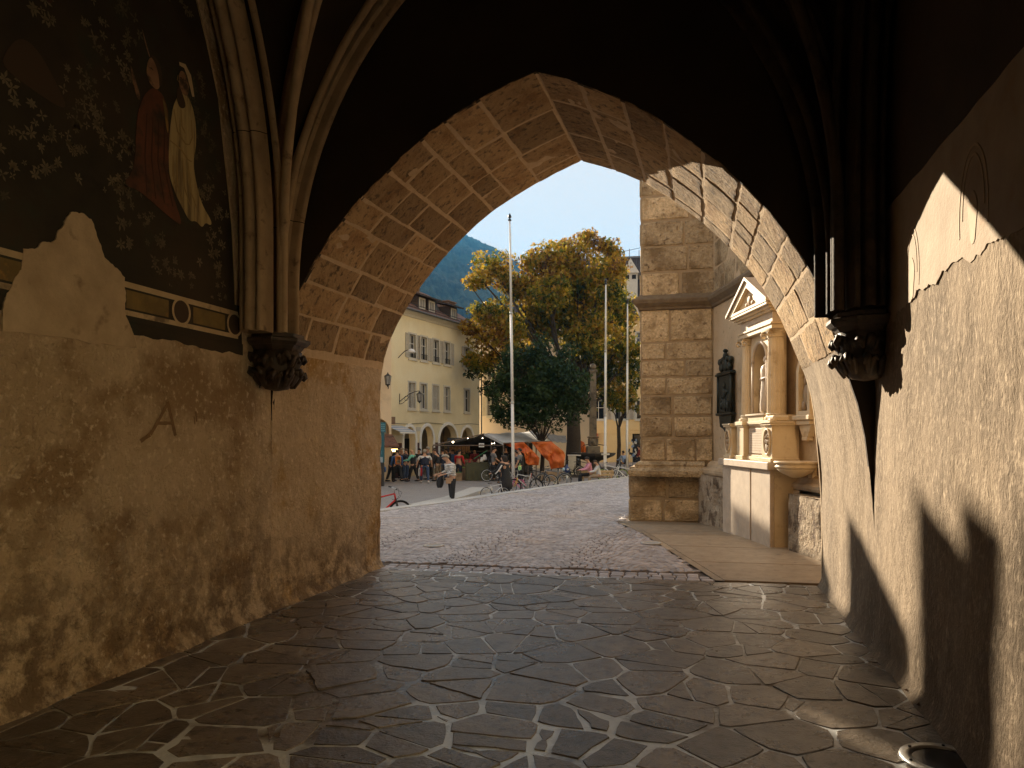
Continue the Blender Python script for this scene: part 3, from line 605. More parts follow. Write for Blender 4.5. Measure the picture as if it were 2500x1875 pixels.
# inner spandrel (sooty), outer face, lining to the crown
def frY(Y, s_): return lambda a, b, q: (a, Y + s_*q, b)
prof = [(a - (.06 if b < 1.55 else 0), b) for a, b in nl] + [(a + (.06 if b < 1.35 else 0), b) for a, b in nr[1:]]
g = MB(); g.prism([(XR+.07, 7.1), (XL-.07, 7.1), (XL-.07, -.05)] + prof + [(XR+.07, -.05)], frY(Y0, 1), .04); 
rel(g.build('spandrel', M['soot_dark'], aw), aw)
profo = [p for p in fl_] + fr_[1:]
g = MB(); g.prism([(2.5, -.3), (2.5, 7.4), (-14, 7.4), (-14, -1.2), (XL, -1.2)] + profo + [(XR, -.3)], frY(Y1-.05, 1), .05)
g.box(-14, 2.3, Y0-.3, Y1-.06, 7.15, 7.4); g.box(-14, XL-.82, YB, Y1-.06, -1, 7.14); g.box(XL-.81, XL-.35, Y0+.12, Y1-.06, -.1, 7.14); g.box(XR+.35, XR+.85, Y0+.12, Y1-.06, -.1, 7.14)
rel(g.build('outer_facing', M['wall_ext'], aw), aw)
# back end of the passage
g = MB(); g.panel([(XL-.8, -.1), (XR+.8, -.1), (XR+.8, 7.2), (XL-.8, 7.2)], [], lambda a, b, q: (a, YB-q, b), .5); tag(g.build('passage_end_wall', M['soot']), 'dark plaster wall closing the passage behind the viewer', 'wall')

# ================================================================ RIB VAULT
vt = thing('rib_vault', 'blackened rib vault over the passage with moulded stone ribs', 'vault', (-1.25, 4, 3))
CXV, CYV = -1.25, 3.98
def off(z, z0, a, b):
    h = (z-z0)/b
    if h <= 0: return 0.
    return a*(1 - sqrt(max(0, 1 - min(h, 1)**2)))
def wall_rib(z, y_s=5.63): return y_s - off(z, 3.3, 4.0, 4.0)
curves = {}
def cur_end(s_, n=22):       # formeret of the end wall, s_=-1 left, 1 right
    xs = -3.55 if s_ < 0 else .97; out = []
    ztop = 6.24
    for i in range(n+1):
        z = 2.5 + (ztop-2.5)*i/n; o_ = off(z, 2.9, 3.6, 3.6); out.append(Vector((xs + (-s_)*o_, 5.99, z)))
    return out
def cur_side(s_, n=22):
    x = -3.66 if s_ < 0 else 1.16; return [Vector((x, wall_rib(2.5 + 4.04*i/n), 2.5 + 4.04*i/n)) for i in range(n+1)]
def cur_diag(s_, n=22):
    st = Vector((-3.66, 5.98, 0)) if s_ < 0 else Vector((1.12, 5.98, 0)); en = Vector((CXV, CYV, 0)); d = (en-st); Ld = d.length; d.normalize(); out = []
    for i in range(n+1):
        z = 2.5 + (5.92-2.5)*sin(i/n*pi/2); o_ = off(z, 3.1, Ld, 2.83); p = st + d*o_; p.z = z; out.append(p)
    out[-1] = Vector((CXV, CYV, 5.92)); return out
def sweep(g, path, prof, side):
    """sweep a 2-D profile (a across, b towards the room) along the path; side = horizontal across-vector"""
    n = len(prof); vs = []
    for i, p in enumerate(path):
        t = (path[min(i+1, len(path)-1)] - path[max(i-1, 0)]).normalized(); nrm = side.cross(t).normalized()
        for a, b in prof: vs.append(p + side*a + nrm*b)
    g.add(vs, [(i*n+k, i*n+(k+1) % n, (i+1)*n+(k+1) % n, (i+1)*n+k) for i in range(len(path)-1) for k in range(n)])
def roll(cx, cy_, r, a0, a1, n=6): return [(cx + r*cos(a0+(a1-a0)*k/n), cy_ + r*sin(a0+(a1-a0)*k/n)) for k in range(n+1)]
P1 = [(-.125, -.12), (-.125, .0), (-.105, .03)] + roll(-.08, .045, .022, pi, 0, 6) + [(-.05, .01)] + roll(-.0, .075, .036, pi*.95, .05, 8) + [(.05, .01)] + roll(.08, .045, .022, pi, 0, 6) + [(.115, .0), (.115, -.12)]
P2 = [(-.06, -.1), (-.06, .0), (-.032, .02), (-.030, .06)] + roll(0, .08, .030, pi*1.05, -.05*pi, 8) + [(.030, .06), (.032, .02), (.06, .0), (.06, -.1)]
def joined(path, k):  # mason's joints: repeat of the path, nothing more
    return path
for s_, mt in ((-1, 'rib'), (1, 'rib_dark')):  # left ribs in the paler stone, right ribs in the darker one
    for nm, path, prof, side in (('wall_rib', cur_side(s_), P1, Vector((1, 0, 0)) * (-s_)), ('end_rib', cur_end(s_), P2, Vector((0, -1, 0)) * 1), ('diagonal_rib', cur_diag(s_), P2, None)):
        if side is None: d = path[-1]-path[0]; d.z = 0; d.normalize(); side = Vector((d.y, -d.x, 0))
        # the profile opens towards the middle of the bay
        t = (path[3]-path[0]).normalized(); nn = side.cross(t); mid = Vector((CXV, CYV, 3)) - path[0]
        if nn.dot(mid) < 0: side = -side
        g = MB(); sweep(g, path, prof, side); o = sharp(g.build(nm, M[mt], vt, True), 45); rel(fixn(o), vt); sharp(o, 45)
        g = MB()
        for zc in (3.55,) if nm != 'wall_rib' else (4.2,):
            i = min(range(len(path)), key=lambda k: abs(path[k].z - zc)); p = path[i]; t = (path[min(i+1, len(path)-1)]-path[i-1]).normalized()
            sc = [(a*1.02, b*1.02) for a, b in prof]; sweep(g, [p - t*.004, p + t*.004], sc, side)
        rel(g.build('rib_joint_collar', M['rib_dark'], vt), vt)
    # small extra shaft beside the diagonal rib
    base = Vector((-3.45, 5.74, 2.5)) if s_ < 0 else Vector((.98, 5.70, 2.5)); dg = cur_diag(s_); pts = [base + (p - dg[0])*Vector((.93, 1.1, 1)) for p in dg]
    g = MB(); g.tube(pts, .042, 8, False); rel(g.build('slender_shaft', M[mt], vt, True), vt)
    ce = cur_end(s_); g = MB(); g.tube([p + Vector((s_*-.015, -.135, 0)) + Vector((-s_*.05*max(0, p.z-4)*.3, -.05*max(0, p.z-3.6), 0)) for p in ce], .034, 8, False); rel(g.build('slender_shaft', M[mt], vt, True), vt)
    cs = cur_side(s_); g = MB(); g.tube([Vector((p.x + -s_*.20, p.y + .09, p.z)) for p in cs], .030, 8, False); rel(g.build('slender_shaft', M[mt], vt, True), vt)
# webs: two bays, four quarters each, ruled between rib curves
g = MB()
def web(A, B, fx, fy):
    n = len(A)-1
    def f(u, v):
        i = u*n; k = min(int(i), n-1); t = i-k; a = A[k].lerp(A[k+1], t); b = B[k].lerp(B[k+1], t); p = a.lerp(b, v); p.z += .12*sin(pi*v)*u + .05
        return (fx(p.x), fy(p.y), p.z)
    g.grid(f, 22, 8)
ident = lambda a: a
def full(cu, zt_): return cu
for bay in (0, 1):
    for my in (0, 1):
        fy0 = (lambda y: y) if not my else (lambda y: 2*CYV - y)
        fy = fy0 if bay == 0 else (lambda y, f=fy0: f(y) - 4.04)
        for s_ in (-1, 1):
            e = [Vector((p.x - .06*(-s_ if 0 else 0), 6.08, p.z)) for p in cur_end(s_)]
            sd_ = [Vector((XL if s_ < 0 else XR, p.y + .12, p.z)) for p in cur_side(s_)]
            d_ = [p + Vector((.10*s_, .08, .06)) for p in cur_diag(s_)]
            # remap so all end at the crown lines
            e[-1].x = CXV; sd_[-1].y = CYV; 
            web(e, d_, ident, fy); web(sd_, d_, ident, fy)
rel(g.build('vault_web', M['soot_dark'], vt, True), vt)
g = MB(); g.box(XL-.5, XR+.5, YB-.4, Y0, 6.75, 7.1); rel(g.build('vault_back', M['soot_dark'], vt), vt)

# ================================================================ CORBELS
def corbel(x, y, sx, label, m, seed):
    """leafy corbel filling the corner; sx=+1 grows towards +x"""
    o = thing('leafy_corbel', label, 'corbel', (x, y, 2.1), 0, 'leafy corbels under the rib springings')
    def oct(r, z, k=1): return [(r*.96*cos(pi/8+i*pi/4+a_), r*sin(pi/8+i*pi/4+a_), z) for i in range(8) for a_ in (0,)]
    a = MB(); 
    for r0, r1, z0, z1 in ((.33, .37, .30, .335), (.37, .37, .335, .365), (.335, .30, .37, .385), (.30, .30, .385, .42), (.26, .31, .24, .30)):
        n = 8; vs = []
        for r, z in ((r0, z0), (r1, z1)):
            for i in range(n): t = pi/8 + i*pi/4; vs.append((r*cos(t), r*sin(t), z))
        a.add(vs, [(i, (i+1) % n, n+(i+1) % n, n+i) for i in range(n)] + [tuple(range(n))[::-1], tuple(range(n, 2*n))])
    a.build('abacus', m, o)
    b = MB(); b.lathe([(.02, -.16), (.12, -.14), (.20, -.06), (.24, .06), (.25, .16), (.27, .25)], 28, mod=lambda t, z: 1 + .10*sin(t*9 + z*30)*.8 + .12*nz(t*3, z*14, seed)); b.build('bell', m, o, True)
    rr = random.Random(seed)
    for i in range(22):
        t = 2*pi*(i % 11)/11 + (.28 if i > 10 else 0) + rr.uniform(-.1, .1); zb = (-.10 if i < 11 else .05) + rr.uniform(-.02, .02); l = MB(); q = rr.uniform(.85, 1.15); sw = rr.uniform(-.25, .25)
        pts = [(.19, zb), (.235, zb+.07), (.27, zb+.125), (.305, zb+.135), (.315, zb+.105), (.295, zb+.08), (.28, zb+.09)]
        l.tube([(r_*cos(t+sw*k/6), r_*sin(t+sw*k/6), z_) for k, (r_, z_) in enumerate(pts)], [.030*q, .046*q, .052*q, .046*q, .036*q, .026*q, .014*q], 7, True, .75)
        for sd_ in (-1, 1): l.tube([(r_*cos(t+sd_*(.05+.045*k)), r_*sin(t+sd_*(.05+.045*k)), z_-.012) for k, (r_, z_) in enumerate(pts[:5])], [.02*q, .034*q, .03*q, .026*q, .012*q], 6, True, .8)
        l.build('curled_leaf', m, o, True)
    return o
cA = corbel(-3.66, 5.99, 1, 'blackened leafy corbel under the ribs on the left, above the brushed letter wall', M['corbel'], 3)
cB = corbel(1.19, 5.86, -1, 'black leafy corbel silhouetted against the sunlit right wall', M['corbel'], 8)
cA.scale = (.80, .80, .86); cA.location.z = 2.15; cB.scale = (.74, .74, .84); cB.location.z = 2.14; 
# ================================================================ CHURCH: buttress, oblique wall
TW = (.2826, -.9592); P0 = (.44, 13.35); RW = atan2(TW[1], TW[0])
def Wp(u, y, z): return Vector((P0[0] + u*TW[0] - y*TW[1], P0[1] + u*TW[1] + y*TW[0], z))
def ashlar(g, fr, x0, x1, rows, seed, wmin=.45, wmax=1.0, proud=.022, gap=.012, rough=.012):
    rr = random.Random(seed)
    for z0, z1 in rows:
        x = x0
        while x < x1 - .01:
            w_ = rr.uniform(wmin, wmax); x2 = x + w_
            if x1 - x2 < wmin*.55: x2 = x1
            g.tone = rr.uniform(-.55, .6) or .01; s_ = rr.random()*40; n, m = 8, 5; vs = []; gp = gap*rr.uniform(.6, 2.2); h = proud*rr.uniform(.5, 1.2)
            for j in range(m+1):
                for i in range(n+1):
                    fu, fv = (0, .03, .15, .32, .5, .68, .85, .97, 1)[i], (0, .05, .35, .65, .95, 1)[j]; edge = i in (0, n) or j in (0, m)
                    a = x + gp + (x2-x-2*gp)*fu + (.012*nz(fv*4+s_, 3) if edge else 0); b = z0 + gp + (z1-z0-2*gp)*fv + (.012*nz(fu*6+s_, 8) if edge else 0)
                    vs.append(fr(a, b, -.008 if edge else h + rough*fb(a*4, b*4, s_, 1, 3)))
            g.add(vs, [(j*(n+1)+i, j*(n+1)+i+1, (j+1)*(n+1)+i+1, (j+1)*(n+1)+i) for j in range(m) for i in range(n)])
            x = x2
bt = thing('church_buttress', 'tall squared-stone church buttress with dark string course, beside the wall monument', 'buttress', (-.4, 16, 0))
YBT = 15.5
def brel(o): return rel(o, bt)
g = MB(); g.box(-1.11, .45, YBT, 18.6, 1.0, 9.3); g.box(-1.34, .40, YBT-.20+.22, 18.6, -.9, .98); brel(g.build('core', M['mortar_ext'], bt))
rows = []; z = 1.10
for h in (.48, .45, .42, .37, .35, .36, .40): rows.append((z, z+h)); z += h
rows[-1] = (rows[-1][0], 4.22)
rup = [(4.45+.52*i, 4.97+.52*i) for i in range(9)]
g = MB(); ashlar(g, lambda a, b, q: (a, YBT-q, b), -1.11, .33, rows, 14); ashlar(g, lambda a, b, q: (a, YBT-q, b), -1.11, .40, rup, 5); ashlar(g, lambda a, b, q: (-1.11-q, a, b), YBT, 18.6, rows+rup, 4)
brel(sharp(g.build('shaft_stones', M['stone_ext'], bt, True), 40))
g = MB(); ashlar(g, lambda a, b, q: (a, YBT+.02-q, b), -1.35, .16, [(-.14, .34), (.34, .82)], 8, .6, 1.0); ashlar(g, lambda a, b, q: (-1.34-q, a, b), YBT+.02, 18.6, [(-.14, .34), (.34, .82)], 2, .6, 1.0)
brel(sharp(g.build('plinth_stones', M['stone_ext'], bt, True), 40))
def mould(g, path, prof):
    """horizontal moulding; path in plan, outward is to the left of the walking direction"""
    n = len(prof); vs = []
    for i, (x, y) in enumerate(path):
        p, q = path[max(0, i-1)], path[min(len(path)-1, i+1)]
        if 0 < i < len(path)-1:
            d1 = Vector((x-p[0], y-p[1])).normalized(); d2 = Vector((q[0]-x, q[1]-y)).normalized(); n1 = Vector((-d1.y, d1.x)); n2 = Vector((-d2.y, d2.x)); mN = (n1+n2).normalized(); mN = mN / max(.4, mN.dot(n1))
        else: d1 = Vector((q[0]-p[0], q[1]-p[1])).normalized(); mN = Vector((-d1.y, d1.x))
        for o_, z in prof: vs.append((x + mN.x*o_, y + mN.y*o_, z))
    g.add(vs, [(i*n+k, i*n+(k+1) % n, (i+1)*n+(k+1) % n, (i+1)*n+k) for i in range(len(path)-1) for k in range(n)] + [tuple(range(n)), tuple((len(path)-1)*n+k for k in range(n))[::-1]])
wA, wB = Wp(-2.03, .49, 0), Wp(5.6, .49, 0)
# path walks with the wall on its right hand: from the near end of the oblique wall to the buttress and round it
cpath = [(wB.x, wB.y), (.33, YBT), (-1.11, YBT), (-1.11, 18.6)][::1]
g = MB(); mould(g, cpath[::-1] if 0 else cpath, [(0, 4.18), (.05, 4.20), (.06, 4.24), (.14, 4.32), (.155, 4.38), (.15, 4.40), (0, 4.52)]); 
M['cornice']; brel(fixn(g.build('string_course', M['cornice'], bt)))
pb = [(-1.11, 18.6), (-1.11, YBT), (.16, YBT)][::-1]
g = MB(); mould(g, pb, [(0, .80), (.22, .80), (.24, .86), (.24, .92), (.20, .95), (.13, .965), (.11, 1.0), (.12, 1.04), (.06, 1.09), (0, 1.11)]); brel(fixn(g.build('plinth_moulding', M['stone_ext'], bt)))
cw = thing('church_wall', 'weathered plastered church wall running obliquely behind the marble monument', 'wall', (1, 12, 0))
def crel(o): return rel(o, cw)
g = MB(); g.grid(lambda u, v: Wp(-2.05 + 7.6*u, .49 - .02*fb(u*9, v*9, 1, 1, 3), -.2 + 8.3*v), 60, 70)
for i, f in enumerate(g.f):
    z = g.v[f[0]][2]
    if z > 4.45: g.m[i] = 1
crel(g.build('wall_plaster', [M['wall_ext'], M['wall_ext']], cw, True))
g = MB(); g.add([Wp(-2.05, .56, -.2), Wp(5.55, .56, -.2), Wp(5.55, 1.5, -.2), Wp(-2.05, 1.5, -.2), Wp(-2.05, .56, 8.05), Wp(5.55, .56, 8.05), Wp(5.55, 1.5, 8.05), Wp(-2.05, 1.5, 8.05)], [(0,1,5,4), (1,2,6,5), (2,3,7,6), (3,0,4,7), (4,5,6,7)]); crel(g.build('core', M['mortar_ext'], cw))
g = MB(); ashlar(g, lambda a, b, q: Wp(a, .49-q, b), -2.0, 4.6, rup[:6], 31, .6, 1.2, .012); crel(sharp(g.build('upper_stones', M['stone_ext'], cw, True), 40))
# plinth of the oblique wall with moulding, broken away beside the monument
c('broken_stone', (.34, .25, .16), (.50, .41, .30), .9, scale=6, bump=1., bscale=20, bd=.05, c3=(.16, .11, .07), s3=4, t3=(.5, .58))
def plinth(u0, u1, yf, ztop, seed):
    g = MB()
    def f(u, v):
        a = u0 + (u1-u0)*u; b = -.15 + (ztop+.15)*v; hole = max(0, 1 - ((a-(u0+u1)/2-.04)/.24)**2 - ((b-.47)/.28)**2)
        return Wp(a, yf + .03*abs(fb(a*4, b*4, seed, 1, 3)) + .09*hole*(1+1.4*fb(a*16, b*16, seed, 1, 3)), b)
    g.grid(f, 26, 30); g.add([Wp(u0, yf, ztop), Wp(u1, yf, ztop), Wp(u1, .5, ztop), Wp(u0, .5, ztop)], [(0,1,2,3)]); g.add([Wp(u0, yf, -.15), Wp(u0, yf, ztop), Wp(u0, .5, ztop), Wp(u0, .5, -.15)], [(0,1,2,3)])
    return crel(g.build('plinth_block', M['broken_stone' if seed in (3, 9) else 'wall_ext'], cw, True))
plinth(-2.1, -.02, .20, .86, 9); plinth(2.07, 2.32, .33, .84, 5); plinth(2.32, 4.6, .17, .80, 3)
def mpath(u0, u1): a, b = Wp(u1, .47, 0), Wp(u0, .47, 0); return [(a.x, a.y), (b.x, b.y)]
for u0, u1 in ((-2.1, -.02), (2.09, 4.6)):
    g = MB(); mould(g, mpath(u0, u1), [(0, .87), (.22, .87), (.24, .91), (.24, .96), (.18, .99), (.10, 1.01), (.085, 1.06), (.05, 1.10), (0, 1.13)] if u0 < 0 else [(0, .85), (.13, .85), (.15, .89), (.15, .93), (.09, .96), (.06, 1.02), (0, 1.06)]); crel(fixn(g.build('plinth_moulding', M['wall_ext'], cw)))
# ================================================================ MARBLE WALL MONUMENT
mo = thing('wall_monument', 'tall marble wall monument with fluted columns, arched niche and pediment on a pale stone base', 'monument', (P0[0], P0[1], 0), RW)
mb = lambda: MB()
g = MB(); g.box(.02, 2.04, .06, .48, -.06, 1.10); g.build('base_core', M['marble_dark'], mo)
g = MB(); g.bev(0, 1.295, 0, .058, -.06, 1.12, .006); g.build('base_panel', M['marble_white'], mo)
g = MB(); g.bev(1.345, 2.09, 0, .058, -.06, 1.12, .006); g.build('base_panel', M['marble_white'], mo)
g = MB(); g.bev(2.042, 2.088, .062, .46, -.06, 1.12, .005); g.build('side_panel', M['marble'], mo)
g = MB(); g.bev(-.06, 2.15, -.06, .48, 1.122, 1.235, .01); g.build('base_slab', M['marble_white'], mo)
g = MB(); g.box(.40, 1.98, .17, .48, 1.235, 1.93)
g.build('predella', M['marble'], mo)
g = MB(); g.bev(.88, 1.46, .135, .169, 1.34, 1.74, .008); pn = g.build('inscription_panel', M['marble_white'], mo)
g = MB()
rr = random.Random(2)
for k in range(9):
    x = .93
    while x < 1.40: w_ = rr.uniform(.02, .07); g.box(x, min(x+w_, 1.41), .1335, .136, 1.69-k*.038, 1.70-k*.038); x += w_ + .018
g.build('carved_lines', M['marble_dark'], pn)
def stack(x0, x1, y0, spec, name, m='marble'):
    g = MB()
    for z0, z1, o_ in spec: g.bev(x0-o_, x1+o_, y0-o_, .478, z0, z1, .004)
    return g.build(name, M[m], mo)
stack(.86, 1.48, .15, [(1.237, 1.29, .04), (1.29, 1.32, .02)], 'predella_base'); stack(.86, 1.48, .15, [(1.77, 1.80, .015), (1.80, 1.845, .045), (1.845, 1.93, .02)], 'predella_moulding')
for cx in (.66, 1.75):
    stack(cx-.155, cx+.155, .07, [(1.238, 1.30, .03), (1.30, 1.76, 0), (1.76, 1.79, .015), (1.79, 1.85, .035)], 'pedestal')
    g = MB(); g.lathe([(.165, 1.852), (.17, 1.87), (.165, 1.895), (.145, 1.905), (.14, 1.925), (.15, 1.94), (.135, 1.955)], 20, (cx, .225, 0)); 
    g.lathe([(.128, 1.955), (.126, 2.4), (.112, 3.08)], 96, (cx, .225, 0), mod=lambda a, z: 1 - .075*max(0, sin(a*20)))
    col_ = g.build('fluted_column', M['marble'], mo, True); sharp(col_, 30)
    g = MB(); g.lathe([(.112, 3.08), (.125, 3.09), (.12, 3.10), (.135, 3.15), (.16, 3.17)], 24, (cx, .225, 0), mod=lambda a, z: 1+.05*sin(a*8)); g.bev(cx-.165, cx+.165, .06, .39, 3.17, 3.20, .004)
    for sx in (-1, 1):
        for sy in (-1,):
            g.tube([(cx+sx*.13, .225+sy*.14+.035*cos(t*.7), 3.125+.035*sin(t*.7)) for t in range(9)], .014, 6)
    g.build('capital', M['marble'], col_, True)
# side blocks with oval reliefs
for x0, seed in ((.06, 3), (1.80, 5)):
    x1 = x0 + .31
    g = MB(); g.bev(x0-.02, x1+.03, -.01, .42, 1.237, 1.29, .006); vs = [(x0, .02, 1.29), (x1+.01, .02, 1.29), (x1+.01, .40, 1.29), (x0, .40, 1.29), (x0, .03, 1.77), (x1-.03, .03, 1.77), (x1-.03, .36, 1.77), (x0, .36, 1.77)]
    g.add(vs, [(0,3,2,1), (4,5,6,7), (0,1,5,4), (1,2,6,5), (2,3,7,6), (3,0,4,7)]); g.bev(x0-.03, x1+.01, -.005, .38, 1.77, 1.80, .006); g.bev(x0-.045, x1+.02, -.02, .39, 1.80, 1.825, .006)
    if seed == 5: g.ball((x0+.13, .15, 1.83), (.12, .11, .075), 10, 6); g.ball((x0+.2, .1, 1.85), (.06, .07, .05), 8, 5); g.bev(x0+.02, x1-.05, .06, .3, 1.83, 1.915, .02)
    sb = g.build('side_block', M['marble'], mo)
    g = MB(); cx = x0+.145; g.tube([(cx+.115*cos(t*2*pi/28), .012, 1.53+.185*sin(t*2*pi/28)) for t in range(29)], .016, 8, False); g.build('oval_frame', M['marble'], sb, True)
    g = MB(); g.add([(cx, .016, 1.53)] + [(cx+.11*cos(t*2*pi/24), .018, 1.53+.18*sin(t*2*pi/24)) for t in range(24)], [(0, 1+(t+1) % 24, 1+t) for t in range(24)])
    for (a, b, s_) in ((-.04, .06, .02), (.0, .08, .022), (.045, .06, .02), (-.035, .0, .03), (.01, -.01, .032), (.05, 0, .026), (-.01, -.09, .05), (.03, -.1, .04)): g.ball((cx+a, .012, 1.53+b), (s_*.8, .018, s_*1.5), 8, 5)
    g.build('oval_relief', M['marble_dark'], sb, True)
# niche
g = MB(); arch = lambda r, n=16: [(1.19+r*cos(pi*k/n), 2.78+r*sin(pi*k/n)) for k in range(n+1)]
hole = arch(.29) + [(.90, 1.95), (1.48, 1.95)]
g.panel([(.80, 1.93), (1.62, 1.93), (1.62, 3.20), (.80, 3.20)], [hole], lambda a, b, q: (a, .20+q, b), .24); g.build('niche_wall', M['marble'], mo)
g = MB(); g.tube([(1.19+.30*cos(pi*k/20), .195, 2.78+.30*sin(pi*k/20)) for k in range(21)], .028, 8); g.tube([(.89, .195, 1.95), (.89, .195, 2.78)], .022, 8); g.tube([(1.49, .195, 1.95), (1.49, .195, 2.78)], .022, 8); g.bev(.80, 1.60, .10, .44, 1.931, 1.972, .008); g.build('niche_arch', M['marble_white'], mo, True)
g = MB(); g.box(.86, 1.52, .442, .478, 1.94, 3.12); g.build('niche_back', M['marble_dark'], mo)
def statue(name, cx, cy_, z0, h, m, veil, seed):
    g = MB(); k = h
    g.lathe([(.10*k, 0), (.125*k, .03*k), (.13*k, .15*k), (.115*k, .35*k), (.10*k, .5*k), (.115*k, .62*k), (.12*k, .72*k), (.10*k, .79*k), (.045*k, .83*k)], 30, (cx, cy_, z0), mod=lambda a, z: 1 + .09*sin(a*7+z*9+seed)*(1 if z < .6*k else .3))
    g.ball((cx, cy_-.01, z0+.90*k), (.058*k, .064*k, .078*k), 12, 8)
    if veil: g.ball((cx, cy_+.012, z0+.905*k), (.075*k, .07*k, .088*k), 12, 8); g.tube([(cx+.07*k, cy_, z0+.9*k), (cx+.09*k, cy_, z0+.78*k), (cx+.11*k, cy_, z0+.6*k)], .022*k, 6)
    g.ball((cx, cy_-.072*k, z0+.895*k), .012*k, 6, 4)
    for s_ in (-1, 1): g.tube([(cx+s_*.11*k, cy_, z0+.74*k), (cx+s_*.135*k, cy_-.03, z0+.6*k), (cx+s_*.03*k, cy_-.12*k, z0+.56*k)], [.035*k, .032*k, .022*k], 8)
    return g.build(name, M[m], mo, True)
statue('veiled_figure', 1.06, .33, 1.975, .62, 'marble_dark', True, 1); statue('standing_figure', 1.33, .27, 1.975, .92, 'marble_white', False, 4)
# entablature, pediment, finial
stack(.54, 1.90, .10, [(3.202, 3.27, .0), (3.27, 3.30, .02)], 'architrave'); 
g = MB(); g.bev(.56, 1.88, .12, .478, 3.302, 3.46, .004); fr1 = g.build('frieze_band', M['marble_white'], mo)
g = MB(); x = .95
for wd in (.05, .07, .03, .08, .06, .05, .07): g.box(x, x+wd, .1175, .121, 3.365, 3.385); x += wd+.025
g.build('carved_lines', M['marble_dark'], fr1)
stack(.54, 1.90, .10, [(3.462, 3.50, .03), (3.50, 3.535, .08), (3.535, 3.575, .13)], 'cornice')
ped = [(.40, 3.577), (2.04, 3.577), (1.22, 4.02)]; inner = [(.62, 3.615), (1.82, 3.615), (1.22, 3.935)]
g = MB(); g.panel(ped, [inner], lambda a, b, q: (a, -.04+q, b), .14); g.build('pediment_frame', M['marble'], mo)
g = MB(); g.prism([(.45, 3.58), (1.99, 3.58), (1.22, 3.99)], lambda a, b, q: (a, .03+q, b), .447); pd = g.build('pediment', M['marble'], mo)
g = MB(); g.ball((1.22, .03, 3.73), (.09, .035, .09), 10, 6); g.ball((1.10, .03, 3.68), (.06, .03, .04), 8, 5); g.ball((1.35, .03, 3.68), (.06, .03, .04), 8, 5); g.build('tympanum_relief', M['marble_dark'], pd, True)
g = MB(); g.add([(.34, -.07, 3.577), (1.22, -.07, 4.05), (1.22, .478, 4.05), (.34, .478, 3.577), (.34, -.07, 3.62), (1.22, -.07, 4.095), (1.22, .478, 4.095), (.34, .478, 3.62)], [(0,1,2,3), (4,5,6,7), (0,1,5,4), (1,2,6,5), (3,0,4,7)])
g.add([(2.10, -.07, 3.577), (1.22, -.07, 4.05), (1.22, .478, 4.05), (2.10, .478, 3.577), (2.10, -.07, 3.62), (1.22, -.07, 4.095), (1.22, .478, 4.095), (2.10, .478, 3.62)], [(0,1,2,3), (4,5,6,7), (0,1,5,4), (1,2,6,5), (3,0,4,7)]); g.build('pediment_cornice', M['marble_white'], mo)
g = MB(); g.lathe([(.11, 4.08), (.12, 4.13), (.06, 4.17), (.035, 4.22), (.05, 4.30), (.065, 4.38), (.03, 4.42), (.03, 4.46), (.001, 4.47)], 14, (1.22, .22, 0)); g.tube([(1.10, .2, 4.12), (1.04, .2, 4.16), (1.06, .2, 4.2)], .02, 6); g.tube([(1.34, .2, 4.12), (1.4, .2, 4.16), (1.38, .2, 4.2)], .02, 6); g.build('finial', M['marble_white'], mo, True)
# fluted basin on the wall
p = Wp(2.47, .22, 1.0); bs = thing('stone_basin', 'small fluted stone basin projecting beside the monument base', 'basin', p, RW)
g = MB(); g.lathe([(.001, .03), (.06, .035), (.12, .06), (.20, .105), (.245, .15), (.25, .165)], 72, mod=lambda a, z: 1 + .035*abs(sin(a*14))*(1 if .05 < z < .16 else 0)); g.build('bowl', M['marble'], bs, True)
g = MB(); g.lathe([(.25, .165), (.275, .17), (.285, .19), (.265, .205), (.265, .225), (.295, .235), (.30, .255), (.285, .265), (.25, .262), (.2, .2), (.001, .18)], 40); g.build('rim', M['marble'], bs, True)
g = MB(); g.bev(-.07, .07, .2, .27, .02, .25, .01); g.build('wall_bracket', M['marble'], bs)
# bronze plaque
p = Wp(-1.14, .44, 1.7); bz = thing('bronze_epitaph', 'narrow black bronze epitaph with carved top, hanging left of the monument', 'plaque', p, RW)
g = MB(); g.bev(-.36, .36, -.03, .04, .36, 1.06, .008); body = g.build('relief_field', M['bronze'], bz)
g = MB()
for (a, b, rx, rz) in ((0, .86, .06, .07), (0, .72, .07, .12), (-.1, .66, .09, .05), (.1, .74, .09, .05), (-.04, .52, .06, .12), (.06, .5, .06, .13), (-.18, .5, .07, .08), (.2, .48, .06, .1)): g.ball((a, -.035, b), (rx, .035, rz), 8, 6)
g.build('figure_relief', M['bronze'], body, True)
g = MB(); g.bev(-.43, .43, -.08, .04, 1.062, 1.10, .01); g.bev(-.40, .40, -.06, .04, 1.102, 1.13, .008); g.build('cornice', M['bronze'], bz)
g = MB(); g.bev(-.42, .42, -.07, .04, .31, .358, .01); g.prism([(-.36, .31), (-.30, .10), (-.12, .06), (0, 0), (.12, .06), (.30, .10), (.36, .31)], lambda a, b, q: (a, -.02+q, b-.005), .06); g.build('apron', M['bronze'], bz)
for sx in (-1, 1): g = MB(); g.tube([(sx*.37, -.03, .36), (sx*.37, -.03, 1.06)], .03, 8); g.build('side_column', M['bronze'], bz, True)
g = MB()
for (a, b, rx, rz) in ((0, 1.26, .15, .13), (0, 1.42, .07, .08), (-.22, 1.22, .1, .09), (.22, 1.22, .1, .09), (-.3, 1.33, .06, .07), (.3, 1.33, .06, .07), (-.13, 1.36, .05, .06), (.13, 1.36, .05, .06), (0, 1.52, .03, .04)): g.ball((a, -.01, b), (rx, .05, rz), 10, 6)
g.build('carved_crest', M['bronze'], bz, True)
